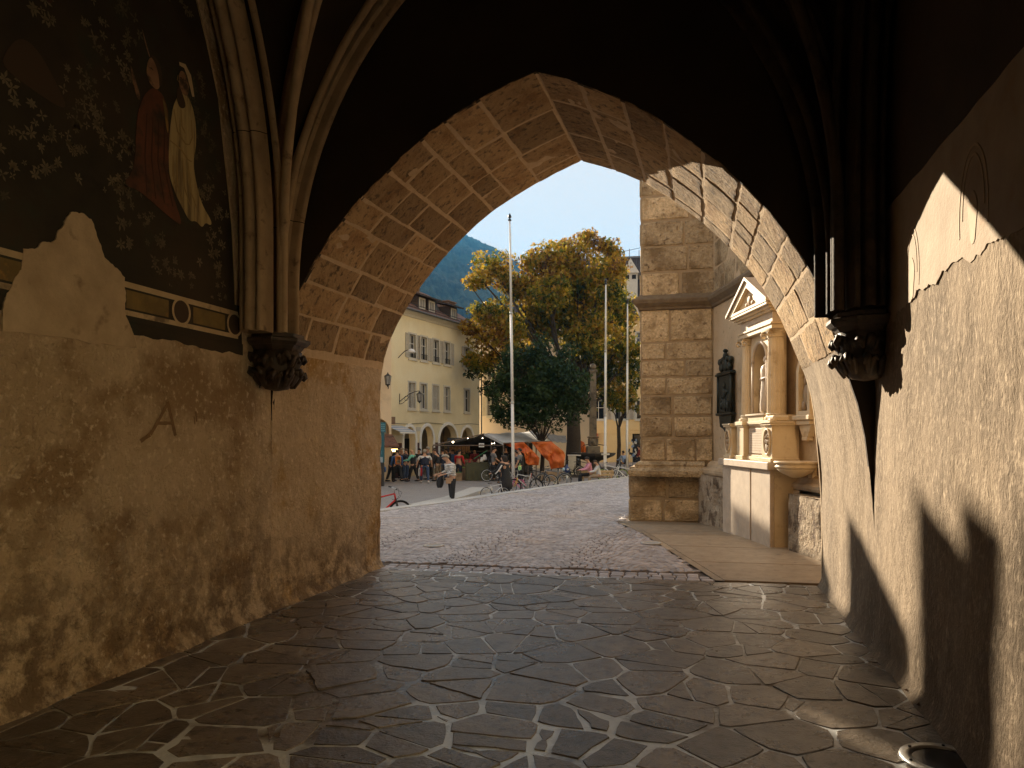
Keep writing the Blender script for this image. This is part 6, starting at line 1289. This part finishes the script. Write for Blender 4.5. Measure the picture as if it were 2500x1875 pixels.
# ================================================================ BICYCLES
for n_, a in (('bk_red', (.55, .02, .015)), ('bk_yellow', (.72, .40, .02)), ('bk_white', (.68, .68, .66)), ('bk_silver', (.42, .42, .42)), ('bk_pink', (.62, .12, .25)), ('bk_green', (.42, .60, .12))): c(n_, a, None, .3)
def bicycle(label, px, d, face, fm, rim='steel', rm=None, s_=1., lean=.08, fork=None, step=False, basket=False, guard=False, z=-.8):
    p = G(px, d, z); o = thing('bicycle', label, 'bicycle', p, YAW + R(face) + pi/2, 'parked bicycles', s_); o.rotation_euler[0] = lean
    # local x forward
    Rw = .34; hub_r, hub_f = (-.52, 0, Rw), (.53, 0, Rw); bbk = (-.08, 0, .28); seat = (-.26, 0, .82); head_t = (.36, 0, .86); head_b = (.40, 0, .70)
    g = MB(); r = .021
    if step: g.tube([head_b, (.2, 0, .42), bbk], r, 8); g.tube([head_t, (.15, 0, .50), (-.12, 0, .42)], r*.8, 8)
    else: g.tube([head_t, (-.23, 0, .74)], r, 8); g.tube([head_b, bbk], r*1.25, 8)
    g.tube([seat, bbk], r, 8); g.tube([head_t, head_b], r*1.2, 8)
    for y in (-.05, .05): g.tube([(bbk[0], y*.6, bbk[2]), (hub_r[0], y, Rw)], .011, 6); g.tube([(-.23, y*.5, .72), (hub_r[0], y, Rw)], .010, 6)
    g.build('frame', M[fm], o, True)
    g = MB()
    for y in (-.055, .055): g.tube([(.40, y, .70), (.45, y, .52), (.53, y, Rw)], .015, 6)
    g.tube([(.40, -.06, .70), (.40, .06, .70)], .018, 6); g.build('fork', M[fork or fm], o, True)
    for hx, nm in ((hub_r[0], 'wheel'), (hub_f[0], 'wheel')):
        w_ = MB(); w_.tube([(hx-.03*0, -.05, Rw), (hx, .05, Rw)], .025, 8)
        for k in range(14): a = 2*pi*k/14; y = .02*(-1)**k; w_.tube([(hx, y, Rw), (hx+.31*cos(a), 0, Rw+.31*sin(a))], .0022, 3, False)
        wo = w_.build(nm, M['steel'], o)
        t = MB(); t.tube([(hx+(Rw-.02)*cos(2*pi*k/36), 0, Rw+(Rw-.02)*sin(2*pi*k/36)) for k in range(37)], .021, 8, False); t.build('tyre', M['rubber'], wo, True)
        t = MB(); t.tube([(hx+(Rw-.05)*cos(2*pi*k/36), 0, Rw+(Rw-.05)*sin(2*pi*k/36)) for k in range(37)], .013, 6, False); t.build('rim', M[rm or rim], wo, True)
        if guard: t = MB(); t.tube([(hx+(Rw+.02)*cos(.1+2.9*k/16), 0, Rw+(Rw+.02)*sin(.1+2.9*k/16)) for k in range(17)], .02, 5, False); t.build('mudguard', M[fm], wo, True)
    g = MB(); g.tube([(-.26, 0, .80), (-.29, 0, .92)], .014, 6); g.build('seat_post', M['steel'], o)
    g = MB(); g.add([(-.44, -.07, .95), (-.44, .07, .95), (-.30, .05, .945), (-.14, .018, .94), (-.14, -.018, .94), (-.30, -.05, .945), (-.42, -.05, .91), (-.42, .05, .91), (-.2, .015, .91), (-.2, -.015, .91)], [(0,1,2,3,4,5), (0,6,7,1), (1,7,8,3,2), (3,8,9,4), (4,9,6,0,5), (6,9,8,7)]); g.build('saddle', M['black'], o, True)
    g = MB(); g.tube([(.36, 0, .86), (.345, 0, .96), (.38, 0, 1.0)], .015, 6); g.tube([(.30, -.30, 1.02), (.36, -.14, 1.0), (.38, 0, 1.0), (.36, .14, 1.0), (.30, .30, 1.02)], .013, 6); hbr = g.build('handlebar', M['steel'], o, True)
    for s2 in (-1, 1): g = MB(); g.tube([(.345, s2*.20, 1.008), (.295, s2*.31, 1.02)], .019, 8); g.build('grip', M['black'], hbr, True)
    g = MB(); g.tube([(.36, .1, 1.0), (.50, .12, .98), (.52, .06, .80), (.44, .05, .66)], .005, 4); g.tube([(.36, -.1, 1.0), (.55, -.08, .9), (.5, -.02, .74), (.3, 0, .7)], .005, 4); g.build('brake_cable', M['black'], hbr)
    g = MB(); g.lathe([(.09, -.004), (.095, 0), (.09, .004)], 20); co = g.build('chainring', M['steel'], o); co.rotation_euler[0] = pi/2; co.location = (bbk[0], -.06, bbk[2])
    for s2 in (-1, 1): g = MB(); g.tube([(bbk[0], s2*.06, bbk[2]), (bbk[0]+s2*.12, s2*.09, bbk[2]-s2*.12)], .01, 5); g.box(bbk[0]+s2*.12-.04, bbk[0]+s2*.12+.04, min(s2*.09, s2*.17), max(s2*.09, s2*.17), bbk[2]-s2*.12-.012, bbk[2]-s2*.12+.012); g.build('pedal_arm', M['black'], o)
    if basket:
        g = MB(); 
        for zz in (.80, .88, .96, 1.02): g.tube([(.44, -.15, zz), (.70, -.13, zz), (.70, .13, zz), (.44, .15, zz), (.44, -.15, zz)], .007, 4)
        for k in range(6): g.tube([(.70, -.13+.26*k/5, 1.02), (.68, -.12+.24*k/5, .80)], .005, 4)
        g.build('basket', M['black'], o)
    return o
bicycle('red mountain bike with black bars at the left edge of the opening', 930, 20.2, -62, 'bk_red', 'black', fork='black')
bicycle('silver and yellow mountain bike with a yellow fork, handlebars to the left', 1284, 31.0, 118, 'bk_silver', 'black', fork='bk_yellow')
bicycle('dark bicycle with a front basket and red fork beside the tree trunk', 1318, 34.5, 75, 'black', 'steel', fork='bk_red', basket=True)
bicycle('grey city bicycle with black tyres left of the blue hydrant post', 1352, 35.0, 100, 'zinc', 'steel', guard=True)
bicycle('small pink child bicycle among the parked bikes, right of the black coat', 1268, 32.0, 60, 'bk_pink', 'bk_white', s_=.72)
bicycle('small white child bicycle peeping over the kerb left of the black coat', 1208, 29.0, -80, 'bk_white', 'bk_white', s_=.66)
bicycle('dark bicycle with white rims behind the olive table', 1212, 40.0, 80, 'black', 'bk_white')
bicycle('dark ladies bicycle leaning at the left side of the fountain bowl', 1396, 44.0, 110, 'black', 'bk_white', step=True, guard=True)
bicycle('white bicycle with lime green wheels behind the white flagpole board', 1496, 40.5, 80, 'bk_white', 'bk_green')
bicycle('white bicycle at the right end of the row, next to the buttress', 1528, 38.5, 95, 'bk_white', 'bk_silver', guard=True)
bicycle('dark bicycle standing behind the fountain, right side', 1424, 47.5, 70, 'black', 'steel')

# ================================================================ MARKET STALLS
c('tarp_white', (.50, .51, .52), (.42, .43, .44), .6, scale=2); c('tarp_grey', (.20, .20, .21), (.28, .28, .29), .7, scale=3); c('orange_sheet', (.62, .17, .025), (.54, .12, .018), .55, scale=1.2, c3=(.50, .07, .012), s3=.5, t3=(.45, .7), bump=.4, bscale=6, bd=.05)
c('olive_cloth', (.085, .08, .04), (.065, .06, .03), .9, scale=3, bump=.3, bscale=8, bd=.05); c('awning_dark', (.03, .028, .026), (.05, .045, .04), .8); c('wood_pole', (.12, .09, .07), (.16, .12, .09), .8)
c('crate_wood', (.30, .20, .11), (.24, .16, .09), .8); c('green_board', (.02, .12, .05), (.03, .15, .06), .6); c('amber', (.42, .22, .07), (.3, .15, .05), .5); c('bulb', (1, .9, .7), None, .3, emit=((1., .82, .55), 5.))
def cloth(g, A, B, C_, D_, sag, n=12, m=8, wr=.05, seed=0):
    """sheet between four corners with sag and wrinkles"""
    def f(u, v):
        p = A.lerp(B, u).lerp(D_.lerp(C_, u), v); p = p.copy(); p.z -= sag*sin(pi*u)*.5 + sag*sin(pi*v)*.5 - wr*nz(u*6+seed, v*4, seed); return p
    g.grid(f, n, m)
sA, sL, sR = onD(1183, 1059, 42), onD(1057, 1087, 41), onD(1229, 1082, 41); sAb, sRb, sLb = onD(1309, 1052, 47), onD(1346, 1077, 43), onD(1150, 1080, 47)
s1 = thing('market_stall', 'big market stall with a white gabled tarpaulin roof and dark awning to the left', 'market stall', (sA.x, sA.y, -.8))
def sr(o): return rel(o, s1)
g = MB(); cloth(g, sR, sRb, sAb, sA, .06, 16, 8, .06, 3); o = sr(g.build('tarpaulin_roof', M['tarp_white'], s1, True)); o.modifiers.new('t', 'SOLIDIFY').thickness = .02
g = MB(); cloth(g, sA, sAb, sLb, sL, .22, 14, 10, .08, 6); o = sr(g.build('awning', M['awning_dark'], s1, True)); o.modifiers.new('t', 'SOLIDIFY').thickness = .02
g = MB(); g.tube([sL, sA, sR, sRb], .035, 6); g.tube([sL + Vector((0, 0, -.02)), sR + Vector((0, 0, -.12))], .03, 6); sr(g.build('roof_frame', M['tarp_white'] if 0 else M['wood_pole'], s1))
g = MB(); 
def fasc(u, v): p = sA.lerp(sR, u) + Vector((0, -.03, .03 - .13*v)); return p
g.grid(fasc, 6, 1); o = sr(g.build('fascia_strip', M['tarp_white'], s1)); o.modifiers.new('t', 'SOLIDIFY').thickness = .02
for P_ in (sL, sR, sRb, sA.lerp(sR, .35), sAb, sLb, sR.lerp(sRb, .5)): g = MB(); g.tube([Vector((P_.x, P_.y, -.8)), P_ + Vector((0, 0, -.03))], .035, 8); sr(g.build('post', M['wood_pole'], s1))
g = MB(); q0, q1 = onD(1130, 1082, 45.5), onD(1215, 1082, 45.5)
for zz in (0.2, .75, 1.1): g.tube([Vector((q0.x, q0.y, zz)), Vector((q1.x, q1.y, zz))], .06, 4)
sr(g.build('rack', M['wood_pole'], s1)); rr = random.Random(4)
g = MB(); q2, q3 = onD(1092, 1083, 46.3), onD(1300, 1083, 46.3); g.grid(lambda u, v: (q2.x+(q3.x-q2.x)*u, q2.y+(q3.y-q2.y)*u + .06*sin(u*40), -.8 + 2.35*v), 40, 4); o = sr(g.build('back_cloth', M['awning_dark'], s1, True)); o.modifiers.new('t', 'SOLIDIFY').thickness = .02  # dark sheet added for the shade at the back of the stall
for k in range(14):
    p = onD(1100 + 3.5*k + rr.uniform(-.6, .6), 1092, 43.2); g = MB(); L_ = rr.uniform(.25, .42); zt0 = EYE + (CY-1084)/FP*43.2
    g.tube([(0, 0, 0), (0, .0, -.08)], .006, 4); g.lathe([(.005, -.08), (.035, -.10), (.04, -.08-L_*.6), (.03, -.08-L_), (.005, -.10-L_)], 7); o = g.build('hanging_sausage', M['amber'], None, True, (p.x, p.y, zt0))
    tag(o, 'row of long amber goods hanging under the stall roof', 'hanging goods', 'amber goods hanging in the stall')
for i, (px, py) in enumerate(((1106, 1079), (1126, 1078), (1142, 1070), (1154, 1072), (1164, 1071), (1178, 1070), (1201, 1083), (1207, 1082))):
    p = onD(px, py, 42.6); o = thing('hanging_bulb', ['left large bare bulb glowing under the dark awning', 'right large bare bulb glowing under the dark awning', 'first small lamp along the front beam of the stall', 'second small lamp along the front beam of the stall', 'third small lamp along the front beam of the stall', 'small lamp right above the white price board', 'left of two lamps in the right corner of the stall', 'right of two lamps in the right corner of the stall'][i], 'lamp', p, 0, 'lamps in the market stall')
    g = MB(); g.ball((0, 0, 0), .05 if i < 2 else .022, 8, 6); g.build('bulb', M['bulb'], o, True); g = MB(); g.tube([(0, 0, .04), (0, 0, .22)], .008, 4); g.build('flex', M['black'], o)
p = onD(1175.5, 1087, 41.3); g = MB(); g.bev(-.15, .15, -.01, .01, -.11, .11, .003); o = g.build('price_board', M['white'], None, False, p); o.rotation_euler[2] = YAW; tag(o, 'white price board with two dark lines hanging at the stall front', 'sign')
g = MB(); g.box(-.10, .11, -.014, -.0105, .03, .055); g.box(-.05, .06, -.014, -.0105, -.04, -.015); g.build('lettering', M['cl_blue'] if 0 else M['cl_navy'], o)
# olive table
p = G(1166, 41.2); tb_ = thing('market_table', 'market table draped to the ground in olive green cloth', 'table', p, YAW - .02)
g = MB()
def dr(u, v):
    a = -.62 + 1.24*u; return (a*(1+.04*(1-v)), -.40 + .03*sin(a*16)*(1-v) + .02*nz(a*4, v*3), v*.98 + .02*sin(a*9)*(1-v))
g.grid(dr, 26, 10); g.box(-.62, .62, -.40, .40, .96, 1.0)
for sx in (-1, 1): g.grid(lambda u, v, sx=sx: (sx*(.63+.02*sin(u*14)*(1-v)), -.4+.8*u, v*.98), 10, 6)
g.build('tablecloth', M['olive_cloth'], tb_, True); g = MB(); g.box(-.58, .58, -.36, .38, .92, .955); g.build('tabletop', M['crate_wood'], tb_)
for a in (-.5, .5): g = MB(); g.box(a-.03, a+.03, -.03, .03, 0, .918); g.build('leg', M['crate_wood'], tb_)
p = onD(1172, 1112, 41.3); g = MB(); g.add([(-.35, -.2, -.18), (.38, -.2, .28), (.38, .3, .30), (-.35, .3, -.16)], [(0,1,2,3)]); o = g.build('display_board', M['green_board'], None, False, p); o.rotation_euler[2] = YAW; o.modifiers.new('t', 'SOLIDIFY').thickness = .04; tag(o, 'green display board tilted over the olive table', 'board')
for i, (px, py, m, sz, lb) in enumerate(((1168, 1125, 'cl_beige', .11, 'beige sack standing on the olive table, left'), (1176, 1122, 'cl_white', .13, 'pale sack in the middle of the olive table'), (1183, 1117, 'cl_white', .16, 'large white bag leaning on the green board'), (1146, 1128, 'cl_maroon', .12, 'dark red heap at the left end of the olive table'))):
    p = onD(px, py, 40.95); g = MB(); g.lathe([(sz*.6, -sz), (sz*.8, -sz*.6), (sz*.75, 0), (sz*.4, sz*.7), (sz*.5, sz), (.01, sz*.9)], 10, mod=lambda a, z, i=i: 1+.12*sin(a*3+i)); o = g.build('produce_sack', M[m], None, True, p); tag(o, lb, 'sack', 'sacks on the market table')
for i, (px, d, z, m, lb) in enumerate(((1128, 41.6, -.25, 'bk_green', 'crate of green vegetables low beside the red jacket'), (1122, 42.2, -.02, 'amber', 'crate of yellowish produce above the green vegetables'), (1136, 41.8, .02, 'cl_maroon', 'crate of dark red produce next to the olive cloth'), (1142, 42.4, .18, 'cl_red', 'crate of red produce highest on the left of the olive table'), (1118, 41.0, -.5, 'leaf_green', 'lowest crate of leafy greens near the ground'))):
    p = G(px, d, z); o = thing('produce_crate', lb, 'crate', p, YAW, 'produce crates of the market stall')
    g = MB(); 
    for zz in (0, .08): g.box(-.26, .26, -.19, -.175, zz, zz+.06); g.box(-.26, .26, .175, .19, zz, zz+.06); g.box(-.26, -.245, -.174, .174, zz, zz+.06); g.box(.245, .26, -.174, .174, zz, zz+.06)
    g.box(-.244, .244, -.174, .174, 0, .015); g.build('slats', M['crate_wood'], o); g = MB(); r_ = random.Random(i)
    for k in range(26): g.ball((r_.uniform(-.2, .2), r_.uniform(-.14, .14), .10+r_.uniform(0, .06)), .042, 6, 4)
    g.build('produce', M[m] if m != 'leaf_green' else M['cl_green'], o, True)
    if z > -.6: g = MB(); g.box(-.24, .24, -.16, .16, -.8-z, -.004); g.build('trestle', M['crate_wood'], o)
# orange sheets
def sheet(name, label, poly, d, seed, n=9):
    cx = sum(a for a, _ in poly)/len(poly); cy_ = sum(b for _, b in poly)/len(poly); P_ = []
    for k in range(len(poly)):
        a, b = poly[k], poly[(k+1) % len(poly)]
        for t in range(6): P_.append((a[0]+(b[0]-a[0])*t/6, a[1]+(b[1]-a[1])*t/6))
    g = MB(); vs = [onD(cx, cy_, d + .1)]; m_ = len(P_)
    for r in range(1, n+1):
        for a, b in P_:
            x, y = cx+(a-cx)*r/n, cy_+(b-cy_)*r/n; vs.append(onD(x, y, d + .30*nz(x*.07, y*.06, seed) + .10*nz(x*.25, y*.09, seed)))
    g.add(vs, [(0, 1+k, 1+(k+1) % m_) for k in range(m_)] + [(1+(r-1)*m_+k, 1+r*m_+k, 1+r*m_+(k+1) % m_, 1+(r-1)*m_+(k+1) % m_) for r in range(1, n) for k in range(m_)])
    o = g.build(name, M['orange_sheet'], None, True); o.modifiers.new('t', 'SOLIDIFY').thickness = .015; tag(o, label, 'tarpaulin', 'orange sheets closing the stall side')
sheet('orange_tarpaulin', 'left orange sheet hanging in a triangle behind the man in the black vest', [(1231, 1084), (1278, 1079), (1300, 1100), (1317, 1118), (1315, 1136), (1290, 1135), (1284, 1131), (1280, 1110), (1278, 1102), (1262, 1095)], 41.4, 2)
sheet('orange_tarpaulin', 'right and larger orange sheet behind the slim tree trunk', [(1297, 1079), (1346, 1078), (1376, 1102), (1380, 1110), (1376, 1141), (1345, 1145), (1340, 1127), (1318, 1106)], 42.2, 5)
sheet('orange_tarpaulin', 'small faded orange sheet to the right of the big trunk', [(1412, 1072), (1426, 1080), (1436, 1112), (1420, 1112)], 52.5, 7)
g = MB(); cloth(g, onD(1344, 1077, 44.5), onD(1384, 1079, 47), onD(1382, 1064, 49), onD(1330, 1056, 47), .08, 10, 8, .12, 2); o = g.build('folded_tarpaulin', M['tarp_grey'], None, True); o.modifiers.new('t', 'SOLIDIFY').thickness = .02; tag(o, 'grey folded tarpaulin roof of the stall beside the big trunk', 'tarpaulin')
for i, (px, d, z, m) in enumerate(((1336, 41.0, -.8, 'crate_wood'), (1352, 40.6, -.8, 'crate_wood'))):
    p = G(px, d, z); g = MB(); g.bev(-.35, .35, -.25, .25, 0, .5, .01); g.box(-.36, .36, -.255, -.251, .2, .24); o = g.build('storage_box', M[m], None, False, p); o.rotation_euler[2] = YAW; tag(o, ['wooden box under the orange sheets, left one', 'wooden box under the orange sheets, right one'][i], 'box')
# teal information pillar
c('teal', (.012, .095, .12), (.015, .11, .14), .4); c('teal_light', (.16, .34, .38), None, .4); c('grey_band', (.30, .36, .38), None, .5)
p = G(929.5, 36.5); ip = thing('information_pillar', 'teal town information pillar with pale line drawing and dark base', 'sign pillar', p, YAW)
g = MB(); g.bev(-.26, .16, -.1, .1, 0, 1.15, .01); g.build('base', M['awning_dark'], ip); g = MB(); g.bev(-.26, .17, -.11, .11, 1.153, 2.18, .008); pb2 = g.build('map_panel', M['teal'], ip); g = MB(); g.box(-.25, .12, -.115, -.1105, 1.16, 1.42); g.build('grey_field', M['grey_band'], pb2)
g = MB(); g.tube([(-.24, -.116, 1.86), (-.13, -.116, 1.80), (-.04, -.116, 1.84), (.02, -.116, 2.02), (.06, -.116, 2.10)], .010, 5); g.tube([(.05, -.116, 1.55), (.06, -.116, 1.72)], .008, 4); g.build('line_drawing', M['teal_light'], pb2)
g = MB(); g.bev(-.16, .17, -.1, .1, 2.183, 2.62, .008); g.build('neck_panel', M['teal'], ip); g = MB(); g.bev(-.19, .24, -.13, .13, 2.623, 3.12, .008); hp_ = g.build('head_box', M['teal'], ip)
g = MB(); [g.box(-.15+.1*(k % 4)-.02*0, -.09+.1*(k % 4), -.134, -.1305, 2.68+.1*(k//4), 2.74+.1*(k//4)) for k in range(16)]; g.build('grid_pattern', M['teal_light'], hp_)
# awning and shop sign of the first arcade shop belong to the pale house
c('awning_blue', (.20, .30, .50), (.16, .25, .42), .6); g = MB()
for k in range(7):
    g.mi = k % 2; x0 = .7; g.add([(x0, -.9+.0, 1.95-.0), (2.45, -.9, 1.95), (2.45, -.9+.13, 1.95), (x0, -.9+.13, 1.95)], []) 
    y0_, y1_ = -.95+.135*k, -.95+.135*(k+1); z0_, z1_ = 1.92+.05*k, 1.92+.05*(k+1); g.add([(x0, y0_, z0_), (2.45, y0_, z0_), (2.45, y1_, z1_), (x0, y1_, z1_)], [(0,1,2,3)])
g.mi = 1; g.add([(.7, -.95, 1.92), (2.45, -.95, 1.92), (2.45, -.96, 1.80), (.7, -.96, 1.80)], [(0,1,2,3)]); o = g.build('striped_awning', [M['awning_blue'], M['white']], hs); o.modifiers.new('t', 'SOLIDIFY').thickness = .02
g = MB(); g.box(.75, 2.42, -.05, -.015, 1.27, 1.72); g.build('shop_sign_band', M['trim'], hs)

# ================================================================ FLAGPOLES, FOUNTAIN, SMALL THINGS
def flagpole(label, px_top, py_top, px_b, d, r0, z=-.8):
    b = G(px_b, d, z); t = onD(px_top, py_top, d); o = thing('flagpole', label, 'flagpole', b, 0, 'white flagpoles')
    v = t - b; g = MB(); g.tube([v*0, v*.33], [r0, r0*.92], 12); g.tube([v*.33, v*.66], [r0*.84, r0*.76], 12); g.tube([v*.66, v], [r0*.68, r0*.5], 12); g.build('pole', M['white'], o, True)
    g = MB(); g.lathe([(r0*.5, 0), (r0*1.2, .03), (r0*1.0, .08), (r0*.3, .11), (r0*1.1, .16), (r0*1.1, .22), (r0*.2, .34)], 10, tuple(v)); g.build('finial', M['black'], o, True)
    for k in (.33, .66): g = MB(); g.tube([v*k - v.normalized()*.05, v*k + v.normalized()*.05], r0*1.02, 12); g.build('collar', M['steel'], o, True)
    g = MB(); g.tube([v*.02 + Vector((r0*1.3, -.02, 0)), v*.97 + Vector((r0*.8, -.02, 0))], .006, 4); g.build('halyard', M['steel'], o); return o
f1 = flagpole('tall white flagpole nearest the viewer, in front of the golden tree', 1244.5, 540, 1253.5, 32.5, .068)
f2 = flagpole('middle white flagpole with a white board strapped to its foot', 1479, 695, 1477, 41.5, .075)
f3 = flagpole('slim white flagpole at the right beside the buttress', 1532, 742, 1530.5, 46.5, .075)
p = G(1477, 41.3, .62); g = MB(); g.bev(-.085, .085, -.09, .0, -.62, .48, .008); o = g.build('strapped_board', M['white'], None, False, p); o.rotation_euler[2] = YAW; tag(o, 'narrow white board strapped to the foot of the middle flagpole', 'board')
g = MB(); g.bev(-.22, .25, -.12, -.095, -.02, .07, .008); g.build('clamp', M['trim'], o)
p = G(1499, 43.5); o = thing('bicycle_rack', 'low grey tubular bicycle rack between the flagpoles', 'bike rack', p, YAW); g = MB(); g.tube([(-1.0, 0, 0), (-1.0, 0, .22), (.32, 0, .22), (.32, 0, 1.0)], .03, 6); g.build('rail', M['zinc'], o, True); g = MB(); g.tube([(.32, 0, 0), (.32, 0, 1.05)], .04, 8); g.build('post', M['zinc'], o, True)
p = G(1512, 60); o = thing('street_lamp', 'slim dark street lamp post in front of the yellow wall', 'street lamp', p, 0); g = MB(); g.tube([(0, 0, 0), (0, 0, 1.0), (0, 0, 6.8)], [.12, .10, .07], 10); g.build('post', M['black'], o, True); g = MB(); g.lathe([(.05, 6.8), (.14, 6.85), (.22, 7.3), (.26, 7.32), (.04, 7.55)], 8); g.build('lamp_head', M['black'], o)
# fountain
c('fount_stone', (.15, .12, .085), (.21, .17, .12), .85, scale=5, bump=.5, bscale=20, c3=(.08, .065, .05), s3=1.5, t3=(.5, .62)); c('fount_dark', (.045, .04, .035), (.07, .06, .05), .6, scale=5, bump=.3, bscale=20)
p = G(1448, 46.0); ft_ = thing('fountain', 'old stone fountain with a wide dark bowl and tall square column', 'fountain', p, YAW)
g = MB(); [g.bev(-1.9+.35*k, 1.9-.35*k, -1.9+.35*k, 1.9-.35*k, .17*k, .17*(k+1)-.002, .02) for k in range(3)]; g.build('steps', M['fount_dark'], ft_)
g = MB(); g.lathe([(.55, .51), (.48, .62), (.35, .8), (.42, .92), (.8, 1.05), (1.25, 1.22), (1.38, 1.34), (1.42, 1.42), (1.36, 1.43), (1.25, 1.35), (.3, 1.30)], 8); g.build('bowl', M['fount_dark'], ft_)
g = MB(); g.bev(-.40, .40, -.40, .40, 1.3, 1.85, .05); g.bev(-.30, .30, -.30, .30, 1.852, 2.35, .06); g.ball((0, -.3, 2.1), (.17, .12, .2), 10, 6); g.bev(-.33, .33, -.33, .33, 2.352, 2.44, .03); g.build('pedestal', M['fount_stone'], ft_)
g = MB(); v4 = lambda r, z: [(-r, -r, z), (r, -r, z), (r, r, z), (-r, r, z)]; g.add(v4(.21, 2.44)+v4(.17, 6.4), [(0,1,5,4), (1,2,6,5), (2,3,7,6), (3,0,4,7)]); g.bev(-.24, .24, -.24, .24, 6.4, 6.55, .02); g.ball((0, 0, 6.75), .2, 10, 6); g.build('column', M['fount_stone'], ft_)
for s_ in (-1, 1): g = MB(); g.tube([(s_*.3, -.2, 1.95), (s_*.62, -.4, 1.9), (s_*.68, -.43, 1.8)], .025, 6); g.build('water_spout', M['bronze'], ft_)
# hydrant-like post
c('enamel_blue', (.02, .04, .12), None, .3); c('enamel_pale', (.45, .62, .68), None, .3)
p = G(1384.5, 37.0); hy = thing('hydrant_post', 'dark blue round-headed hydrant on a steel post beside the bikes', 'hydrant', p, YAW); g = MB(); g.tube([(0, 0, 0), (0, 0, .62)], .055, 12); g.build('post', M['steel'], hy, True); g = MB(); g.lathe([(.05, .62), (.13, .66), (.15, .78), (.13, .9), (.06, .95), (.055, 1.02), (.001, 1.04)], 14); g.build('head', M['enamel_blue'], hy, True)
g = MB(); g.ball((.02, -.14, .80), (.055, .03, .055), 10, 6); g.build('cap', M['granite'], hy, True); g = MB(); g.tube([(-.1, 0, .8), (-.22, -.04, .8)], [.07, .075], 10); g.build('side_outlet', M['enamel_pale'], hy, True)
# news stand at the far right
p = G(1545, 60); ns = thing('postcard_stand', 'wire postcard stand full of white and blue sheets by the far shop door', 'stand', p, YAW); g = MB(); g.tube([(0, 0, 0), (0, 0, 2.2)], .03, 6); g.bev(-.3, .3, -.3, .3, 0, .06, .01); g.build('post', M['zinc'], ns)
rr = random.Random(6); 
for mt in ('cl_white', 'cl_lblue', 'cl_navy'):
    for k in range(9): g = MB(); x, z = rr.uniform(-.42, .3), rr.uniform(.7, 2.1); g.box(x, x+.13, -.2+rr.uniform(-.02, .02), -.18, z, z+.18); g.build('card', M[mt], ns)
p = G(1560, 58); person('dark red-sleeved passer-by beyond the buttress edge', 1561, 58, 90, 1.7, 'cl_maroon', 'cl_black', 'hair_dark')
# notice: white-framed menu board by the big trunk
p = G(1398, 45.0); g = MB(); g.bev(-.27, .2, -.02, .02, .1, 1.25, .008); o = g.build('notice_board', M['trim'], None, False, p); o.rotation_euler[2] = YAW; tag(o, 'pale notice board leaning at the foot of the big trunk', 'board')
g = MB(); g.bev(-.3, .5, -.05, .3, 1.26, 1.33, .008); g.build('top_tray', M['white'], o)

# ================================================================ HAZE
g = MB(); g.box(-2700, 2700, -600, 3000, -1.95, 760); hz = g.build('haze', []); hz.data.materials.clear()
m = bpy.data.materials.new('air'); m.use_nodes = True; N = m.node_tree.nodes; N.remove(N['Principled BSDF']); v = N.new('ShaderNodeVolumePrincipled'); v.inputs['Density'].default_value = .00016; v.inputs['Color'].default_value = (.07, .40, .85, 1); v.inputs['Anisotropy'].default_value = .2
m.node_tree.links.new(v.outputs[0], N['Material Output'].inputs['Volume']); hz.data.materials.append(m); tag(hz, kind='stuff')
